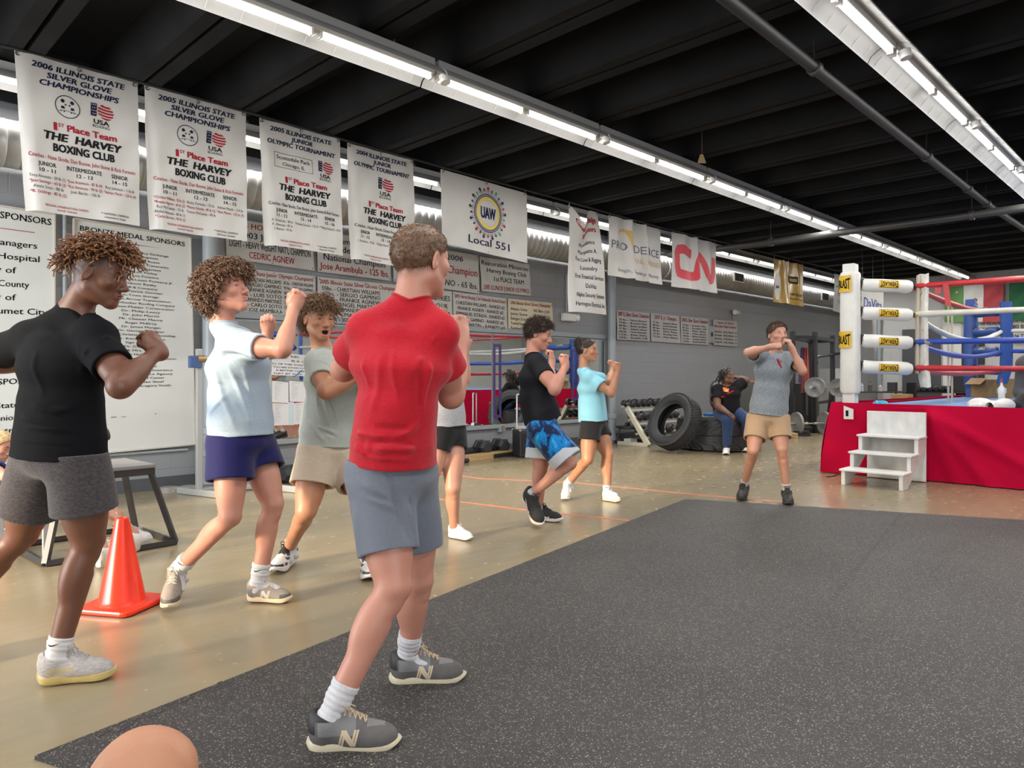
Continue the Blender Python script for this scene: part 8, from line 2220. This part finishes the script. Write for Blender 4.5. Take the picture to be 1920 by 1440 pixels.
figure('man in a black tee and blue patterned shorts with his fists at his chin',dict(head=J(1010,627,0.0),neck=J(998,664,0.0),shL=shL,shR=shR,elL=elL,elR=elR,wrL=wrL,wrR=wrR,pel=J(1018,790,0.0),hipL=hipL6,hipR=hipR6,bend=-RGT*0.035,knR=knR6,anR=P(1008,936,5.86),knL=knL6,anL=J(1020,950,0.02),footR=(P(984,934,5.86),onZ(1012,988,0.012)),footL=(onZ(997,974,0.006),onZ(1054,978,0.006))),dict(S=0.99,v=0.0060,skin=SK_PINK,face=R_*0.94-F_*0.16-U*0.28,headup=U+R_*0.2,seed=22,mus=1.06,tw=1.02,td=1.05,lip=(0.45,0.17,0.15),stub=(0.05,0.03,0.02,0.5),handR=(U*0.9+R_*0.05,-F_*0.5+R_*0.6),handL=(U*0.95-R_*0.1,R_*0.8-F_*0.3,0.85),brow=(0.04,0.025,0.018),tee=dict(m=BLK2,hem=-0.005,sl=0.50,hr=(0.178,0.158),g=0.013,amp=0.0035,freq=15,sr=(0.074,0.072),plumb=0.5),shorts=dict(m=[BLUEP,LGREY],len=dict(R=0.92,L=0.80),r=(0.120,0.135),g=0.024,amp=0.004,freq=12,top=0.06,zones=hem6),sock=dict(m=cloth('grey_sock',(0.42,0.42,0.43),0.05),h=0.03,r=0.045),shoe=SH_NAVY,hair=dict(m=hair_mat('hair_dark_brown',(0.040,0.023,0.016)),off=0.014,lump=0.004,lf=70,v=0.006,strands=[dict(n=2200,len=0.032,rad=0.0016,seg=5,curl=0.005,turns=1.2,lift=0.7,mess=0.5,where=NOFRONT,flow=lambda q:(0.7 if q[0]>0.02 else-0.2,0,0.1))])))
# ---------------------------------------------------------------- the woman in light blue
J=mkJ(6.93)
shR,shL=J(1104,708,-0.12),J(1108,707,0.13)
elR=reach(shR,1146,738,0.26,-1);wrR=reach(elR,1157,696,0.225,+1)
elL=reach(shL,1140,716,0.26,+1);wrL=reach(elL,1149,690,0.225,+1)
LBLUE=cloth('light_blue_tee',(0.25,0.54,0.66),0.05)
def curved_hem(V,N):return np.zeros(len(V))
figure('woman with a dark hair bun in a light blue tee and black shorts',dict(head=J(1101,657,0.0),neck=J(1094,691,0.0),shL=shL,shR=shR,elL=elL,elR=elR,wrL=wrL,wrR=wrR,pel=J(1112,786,0.0),hipL=J(1120,800,0.08),hipR=J(1106,800,-0.08),knR=J(1102,861,-0.16),anR=P(1065,902,6.92),knL=J(1139,852,-0.02),anL=J(1138,908,0.0),footR=toefoot(1059,939,1066,920,0.26),footL=(onZ(1131,937,0.006),onZ(1163,942,0.006))),dict(S=0.92,v=0.0064,skin=SK_TAN,face=R_*0.95-F_*0.28,seed=25,mus=0.92,fem=0.9,tw=0.94,td=0.95,leg=0.99,nose=0.97,handR=(U*0.85+R_*0.1-F_*0.1,R_*0.5-F_*0.7),handL=(U*0.8-R_*0.15,R_*0.7-F_*0.2),brow=(0.03,0.02,0.015),tee=dict(m=LBLUE,hem=0.02,sl=0.56,hr=(0.180,0.150),g=0.016,amp=0.0045,freq=17,sr=(0.066,0.080),nk=1.12,plumb=0.8),shorts=dict(m=BLKS,len=dict(R=0.44,L=0.40),r=(0.104,0.118),g=0.016,amp=0.003,freq=14,top=0.04),sock=dict(m=cloth('pale_blue_sock',(0.56,0.64,0.72),0.04),h=0.075,r=0.043,mark=True,mdir=F_),shoe=SH_WOM,hair=dict(m=hair_mat('hair_black_brown',(0.026,0.014,0.010)),off=0.006,lump=0.002,v=0.006,line=([-0.10,-0.06,-0.02,0.02,0.05,0.07,0.09,0.14],[-0.060,-0.055,-0.02,0.02,0.040,0.062,0.080,0.09]),lumps=[(-0.100,0,0.075,(0.038,0.036,0.040)),(-0.088,0.0,0.108,(0.020,0.018,0.026))],strands=[dict(n=1500,len=0.022,rad=0.0013,seg=4,lift=0.05,mess=0.10,flow=(-1.0,0,0.25),where=lambda p:p[:,0]>-0.075),dict(n=400,len=0.025,rad=0.0016,seg=5,curl=0.008,lift=0.15,mess=0.8,where=lambda p:p[:,0]<-0.075)])))
# ---------------------------------------------------------------- the boy in the grey tee, facing the camera
J=mkJ(6.84)
shR,shL=J(1425,668,0.02),J(1482,673,-0.02)
elR=reach(shR,1402,661,0.26,-1);wrR=reach(elR,1447,650,0.235,-1)
elL=reach(shL,1505,696,0.26,-1);wrL=reach(elL,1485,654,0.225,-1)
GHE2=cloth('blue_grey_heather',(0.235,0.265,0.295),0.28,weave=200)
TAN=cloth('tan_shorts',(0.40,0.275,0.170),0.10)
o8=figure('boy in a grey tee and tan shorts facing the camera, one fist at his mouth',dict(head=J(1457,628,-0.02),neck=J(1456,662,0.02),shL=shL,shR=shR,elL=elL,elR=elR,wrL=wrL,wrR=wrR,pel=J(1440,776,0.0),hipR=J(1420,790,0.02),hipL=J(1460,790,-0.02),knR=J(1412,845,-0.10),anR=J(1395,905,-0.02),knL=J(1466,842,-0.12),anL=J(1474,912,-0.14),footR=toefoot(1389,940,1397,926,0.28),footL=toefoot(1479,949,1474,938,0.28)),dict(S=0.95,v=0.0062,skin=SK_FAIR,face=-F_*0.95+R_*0.20+U*0.05,seed=28,mus=0.85,tw=0.98,td=0.95,leg=0.94,stub=(0.12,0.07,0.045,0.5),jaw=0.95,iris=(0.12,0.20,0.28),handR=(R_*0.95-F_*0.1+U*0.15,-F_*0.6+U*0.6),handL=(U*0.85-R_*0.35,R_*0.6-F_*0.5,0.7),brow=(0.13,0.08,0.05),tee=dict(m=GHE2,hem=0.015,sl=0.55,hr=(0.185,0.135),g=0.018,amp=0.0045,freq=15,sr=(0.072,0.084)),shorts=dict(m=TAN,len=dict(R=0.62,L=0.62),r=(0.110,0.110),g=0.022,amp=0.0025,freq=13,top=0.05),sock=dict(m=SOCKW,h=0.075,r=0.043,mark=True,mdir=F_),shoe=SH_BOY,hair=dict(m=hair_mat('hair_crop_brown',(0.105,0.060,0.038)),off=0.008,lump=0.0015,v=0.006,side=-0.0,strands=[dict(n=2200,len=0.020,rad=0.0014,seg=3,lift=0.7,mess=0.25,where=NOFRONT,flow=(0.5,0,0.1))])))
# small red print on the chest
V8,F8=o8['tee'][1],o8['tee'][2];bv8=BVHTree.FromPolygons([tuple(p)for p in V8],[tuple(int(i)for i in q)for q in F8])
project(o8['tee'][0],o8['org'],bv8,np.array([(-0.02,0.045),(0.0,0.04),(0.012,0.0),(0.02,-0.045),(0.006,-0.04),(-0.012,0.0),(0.028,0.02),(0.02,0.03)]),[(0,5,2,1),(5,4,3,2),(2,6,7)],P(1471,681,6.6),RGT,UPV,FWD,M_RED_INK,'chest_print')
# ---------------------------------------------------------------- the man seated on the lying tyre
J=mkJ(11.25)
shR,shL=J(1342,731,-0.05),J(1383,727,0.03)
elR=reach(shR,1346,762,0.30,-1);wrR=reach(elR,1367,776,0.25,-1)
elL=reach(shL,1398,713,0.27,+1);wrL=reach(elL,1379,708,0.22,+1)
BLK3=cloth('black_print_tee',(0.012,0.012,0.014),0.06,sheen=0.0)
NAVYP=cloth('navy_sweatpants',(0.030,0.055,0.130),0.10)
def pants(f,j,S):
 hipax=j['hipL']-j['hipR']
 f.ecap(j['pel']+UPV*0.06,j['pel']-UPV*0.03,hipax,(0.19,0.145),(0.20,0.15),0.03)
 for sd in 'LR':
  f.cone(j['hip'+sd],j['kn'+sd],0.115,0.085,0.04);d=unit(j['an'+sd]-j['kn'+sd]);f.fcone(j['kn'+sd],j['an'+sd]-d*0.02,0.085,0.062,0.03)
o9=figure('man in a black tee and navy pants sitting on the lying tyre, hand behind head',dict(head=J(1363,706,-0.02),neck=J(1362,723,0.02),shL=shL,shR=shR,elL=elL,elR=elR,wrL=wrL,wrR=wrR,pel=J(1363,769,0.0),hipL=J(1378,774,0.0),hipR=J(1352,774,-0.05),knR=J(1365,787,-0.34),anR=P(1363,838,11.20),knL=J(1402,787,-0.28),anL=P(1396,836,11.28),footR=toefoot(1361,853,1363,849,0.29),footL=toefoot(1397,848,1394,844,0.29)),dict(S=1.0,v=0.0085,skin=SK_DARK,face=R_*0.72-F_*0.62+U*0.18,seed=31,mus=1.22,tw=1.22,td=1.25,neck_r=1.1,stub=(0.02,0.012,0.01,0.5),lip=(0.2,0.07,0.06),iris=(0.04,0.02,0.015),brow=(0.01,0.008,0.006),near=False,handR=(R_*0.7-U*0.6,-F_*0.6+U*0.5,0.35),handL=(-R_*0.9,F_*0.2+U*0.3,0.4),tee=dict(m=BLK3,hem=0.04,sl=0.62,hr=(0.215,0.175),g=0.018,amp=0.004,freq=14,sr=(0.085,0.095)),garments=[dict(name='sweatpants',fn=pants,m=NAVYP,amp=0.004,freq=12)],sock=dict(m=SOCKW,h=0.05,r=0.046),shoe=SH_SEAT,hair=dict(m=hair_mat('hair_locs',(0.016,0.011,0.009)),off=0.010,lump=0.004,v=0.008,strands=[dict(n=90,len=0.065,rad=0.0075,seg=8,curl=0.004,lift=0.3,mess=0.2,grav=1.2,sides=5,taper=0.7,where=lambda p:(p[:,0]<0.05))])))
V9,F9=o9['tee'][1],o9['tee'][2];bv9=BVHTree.FromPolygons([tuple(p)for p in V9],[tuple(int(i)for i in q)for q in F9])
for pts,m_,(px,py)in(([(-0.05,0.03),(0.0,0.05),(0.05,0.02),(0.03,-0.04),(-0.04,-0.03)],mat('orange_print',(0.62,0.14,0.02),0.6),(1369,731)),([(-0.025,0.0),(0.0,0.02),(0.025,0.0),(0.0,-0.015)],M_YEL_INK,(1369,733)),([(-0.02,-0.02),(0.09,0.03),(0.09,0.05),(-0.02,0.0)],M_RED_INK,(1372,738)),([(-0.05,-0.01),(0.02,0.0),(0.02,0.02),(-0.05,0.01)],M_RED_INK,(1364,745))):
 project(o9['tee'][0],o9['org'],bv9,np.array(pts),[tuple(range(len(pts)))],P(px,py,10.9),RGT,UPV,FWD,m_,'chest_print',0.003 if m_ is not M_YEL_INK else 0.006,0.03)
# ---------------------------------------------------------------- person sitting on the ring edge at the right
_J=mkJ(8.15)
def J(px,py,dz=0.0):return _J(px-8,py,dz)
shR,shL=J(1928,682,0.02),J(1995,686,-0.15)
elR=reach(shR,1912,735,0.29,-1);wrR=reach(elR,1935,752,0.25,-1)
elL=reach(shL,2010,742,0.29,-1);wrL=reach(elL,1965,755,0.25,-1)
GREYH=cloth('grey_sweatshirt',(0.105,0.105,0.115),0.12)
BLKL=cloth('black_leggings',(0.010,0.010,0.013),0.05,rough=0.6)
def leggings(f,j,S):
 f.ecap(j['pel']+UPV*0.05,j['pel']-UPV*0.03,j['hipL']-j['hipR'],(0.175,0.13),(0.18,0.135),0.03)
 for sd in 'LR':
  f.cone(j['hip'+sd],j['kn'+sd],0.100,0.070,0.04);f.fcone(j['kn'+sd],lerp(j['kn'+sd],j['an'+sd],0.62),0.068,0.058,0.03)
def sweater(f,j,S):
 for sd in 'LR':
  f.cone(j['sh'+sd],j['el'+sd],0.078,0.066,0.04);f.fcone(j['el'+sd],lerp(j['el'+sd],j['wr'+sd],0.95),0.066,0.050,0.03)
 shm=(j['shL']+j['shR'])/2
 f.ecap(j['pel']+UPV*0.02,lerp(j['pel'],shm,0.55),j['hipL']-j['hipR'],(0.185,0.14),(0.17,0.125),0.05);f.ecap(lerp(j['pel'],shm,0.5),lerp(j['pel'],shm,0.95),j['shL']-j['shR'],(0.18,0.13),(0.15,0.10),0.05)
 f.cone(lerp(j['neck'],j['shL'],0.2),j['shL'],0.065,0.068,0.05);f.cone(lerp(j['neck'],j['shR'],0.2),j['shR'],0.065,0.068,0.05)
SLIDE=dict(upper=plain('brown_suede',(0.24,0.125,0.055),0.85),sole=plain('brown_sole',(0.20,0.11,0.05),0.7),lace=plain('brown_suede',(0.24,0.125,0.055)),bow=False,sole_h=0.026,lace_r=0.0012,zones=[(lambda x,y,z:(x>0.235)&(z>0.02)&(z<0.034),plain('orange_lining',(0.75,0.10,0.03),0.6))])
hipR_,knR_=J(1944,742,0.05),J(1911,766,-0.30)
figure('person in a grey sweatshirt and black leggings sitting on the ring edge at the right',dict(head=J(1962,610,-0.02),neck=J(1962,650,0.02),shL=shL,shR=shR,elL=elL,elR=elR,wrL=wrL,wrR=wrR,pel=np.append((RX0+0.20,1.42),0.99)if False else J(1972,735,0.10),hipR=hipR_,hipL=J(2000,742,-0.08),knR=knR_,anR=J(1910,846,-0.36),knL=J(1985,768,-0.46),anL=J(1975,846,-0.50),footR=(J(1916,866,-0.32),J(1912,873,-0.57)),footL=(J(1974,866,-0.46),J(1964,873,-0.70))),dict(S=0.96,v=0.0072,skin=SK_DARK,face=-F_*0.8-R_*0.4,seed=35,mus=0.95,tw=0.95,td=0.95,near=False,handR=(R_*0.6-F_*0.5,U,0.5),handL=(-R_*0.5-F_*0.5,U,0.5),garments=[dict(name='sweatshirt',fn=sweater,m=GREYH,amp=0.005,freq=14),dict(name='leggings',fn=leggings,m=BLKL,amp=0.0015,freq=12)],sock=dict(m=SOCKW,h=0.19,r=0.050,mark=True,mdir=F_),shoe=SLIDE,hair=dict(m=MATS['hair_locs'],off=0.012,lump=0.003,v=0.007)))
# ---------------------------------------------------------------- two people sitting low at the left
def bare_short(c,name):return cloth(name,c,0.06)
J=mkJ(4.74)
shR,shL=J(150,868,-0.22),J(150,862,0.12)
elR=J(168,918,-0.30);wrR=J(200,960,-0.12);elL=J(175,908,0.15);wrL=J(205,950,0.05)
figure('person with dark hair bending low on a stool behind the black tee boy',dict(head=J(170,826,-0.05),neck=J(158,850,-0.04),shL=shL,shR=shR,elL=elL,elR=elR,wrL=wrL,wrR=wrR,pel=J(70,893,0.0),hipL=J(84,903,0.08),hipR=J(84,905,-0.09),knR=J(150,925,-0.24),anR=J(192,1030,-0.25),knL=J(165,918,0.06),anL=J(244,1010,0.06),footR=heelfoot(190,1066,207,1027),footL=heelfoot(245,1036,278,1014)),dict(S=0.93,v=0.0062,skin=SK_FAIR,face=R_*0.75-U*0.62+F_*0.1,headup=R_*0.6+U*0.7,seed=41,mus=0.9,fem=0.6,tw=0.9,td=0.9,near=False,handR=(R_*0.8-U*0.5,U*0.6,0.5),handL=(R_*0.8-U*0.5,U*0.6,0.5),tee=dict(m=cloth('white_tee',(0.62,0.62,0.62),0.05),hem=0.02,sl=0.55,g=0.015,amp=0.003,sr=(0.068,0.078)),shorts=dict(m=BLKS,len=0.6,r=(0.10,0.115)),shoe=SH_BACK,hair=dict(m=MATS['hair_black_brown'],off=0.014,lump=0.003,v=0.006)))
J=mkJ(5.35)
shR,shL=J(-22,872,-0.14),J(-26,866,0.16)
elR=J(12,895,-0.22);wrR=J(24,884,-0.34);elL=J(4,898,0.05);wrL=J(20,890,-0.15)
figure('fair haired person sitting at the left picture edge in white shorts',dict(head=J(-2,836,-0.06),neck=J(-18,858,0.0),shL=shL,shR=shR,elL=elL,elR=elR,wrL=wrL,wrR=wrR,pel=J(-66,912,0.05),hipL=J(-52,918,0.12),hipR=J(-50,922,-0.06),knR=J(18,930,-0.22),anR=J(10,985,-0.30),knL=J(26,922,0.05),anL=J(22,975,0.0),footR=(onZ(2,1003,0.006),onZ(40,1008,0.006)),footL=(onZ(14,990,0.006),onZ(52,993,0.006))),dict(S=0.9,v=0.0068,skin=SK_FAIR,face=R_*0.9-U*0.35,headup=U+R_*0.3,seed=44,mus=0.85,fem=0.8,tw=0.9,td=0.9,near=False,handR=(R_*0.7+U*0.2,U*0.8,0.5),handL=(R_*0.7+U*0.1,U*0.8,0.5),tee=dict(m=cloth('royal_blue_tee',(0.03,0.06,0.22),0.08),hem=0.02,sl=0.5,g=0.015,amp=0.003,sr=(0.068,0.078)),shorts=dict(m=cloth('white_shorts',(0.66,0.66,0.67),0.04),len=0.62,r=(0.10,0.115)),shoe=dict(SH_SAGE),hair=dict(m=hair_mat('hair_blond',(0.42,0.29,0.14)),off=0.012,lump=0.003,v=0.006)))
# their metal chairs
def steel_chair(seat_c,yaw,label,sh,legs_px=None):
 o=empty('metal_stool',(seat_c[0],seat_c[1],0),label,'stool','metal stools at the left');f=np.array([math.cos(yaw),math.sin(yaw),0]);s_=np.array([-f[1],f[0],0])
 mb=MB();mb.box(np.array([0,0,sh]),(0.42,0.42,0.03),axes=(f,s_,UPV));mb.build('seat',mat('grey_seat',(0.26,0.27,0.28),0.5),o,bevel=0.01)
 for a,b in((1,1),(1,-1),(-1,1),(-1,-1)):
  mb=MB();mb.bar(f*0.20*a+s_*0.19*b,f*0.19*a+s_*0.18*b+np.array([0,0,sh]),0.032,hint=(1,0,0));mb.build('leg',M_STAND,o,bevel=0.004)
c=onZ(91,1050);sc_=c-RGT*0.20+FWD*0.16;steel_chair(sc_,math.atan2(RGT[1],RGT[0]),'pale grey metal stool under the bending person behind the black tee boy',0.38)
c=onZ(4,1012);sc_=c-RGT*0.20+FWD*0.18;steel_chair(sc_,math.atan2(RGT[1],RGT[0]),'pale grey metal stool at the left picture edge',0.36)
# ---------------------------------------------------------------- bare knee of someone sitting next to the camera
z=1.0;kn=P(268,1432,z);hp=P(150,1800,0.62);an=np.array([kn[0]+0.10,kn[1]-0.02,0.10])
f=Field(np.min([kn,hp,an],0)-0.14,np.max([kn,hp,an],0)+0.14,0.004)
f.cone(hp,kn,0.088,0.060,0.02);f.cone(kn,an,0.056,0.036,0.03);sd_=unit(an-kn);kf_=unit(unit(kn-hp)-sd_*np.dot(unit(kn-hp),sd_))
f.ell(kn+kf_*0.022+UPV*0.006,(0.036,0.034,0.034),None,0.03);f.ell(lerp(kn,an,0.3)-kf_*0.02,(0.05,0.05,0.10),None,0.03);f.cone(an,an+kf_*0.17-(0,0,0.055),0.038,0.03,0.02)
for sg in(-1,1):f.ell(kn+np.cross(sd_,kf_)*sg*0.028+UPV*0.004,(0.034,0.034,0.030),None,0.03)
V,F=f.mesh();V=relax(V,F,2);org=np.array([an[0],an[1],V[:,2].min()]);org[2]=min(org[2],0.02)
V[:,2]-=org[2];org[2]=0
me=np_mesh('person',V-org,F,[SK_TAN]);attr_color(me,'tint',np.zeros((len(V),4),np.float32));kn_o=link('person',me,None,org)
tag(kn_o,'bare bent knee of a seated person at the bottom left of the picture','person')
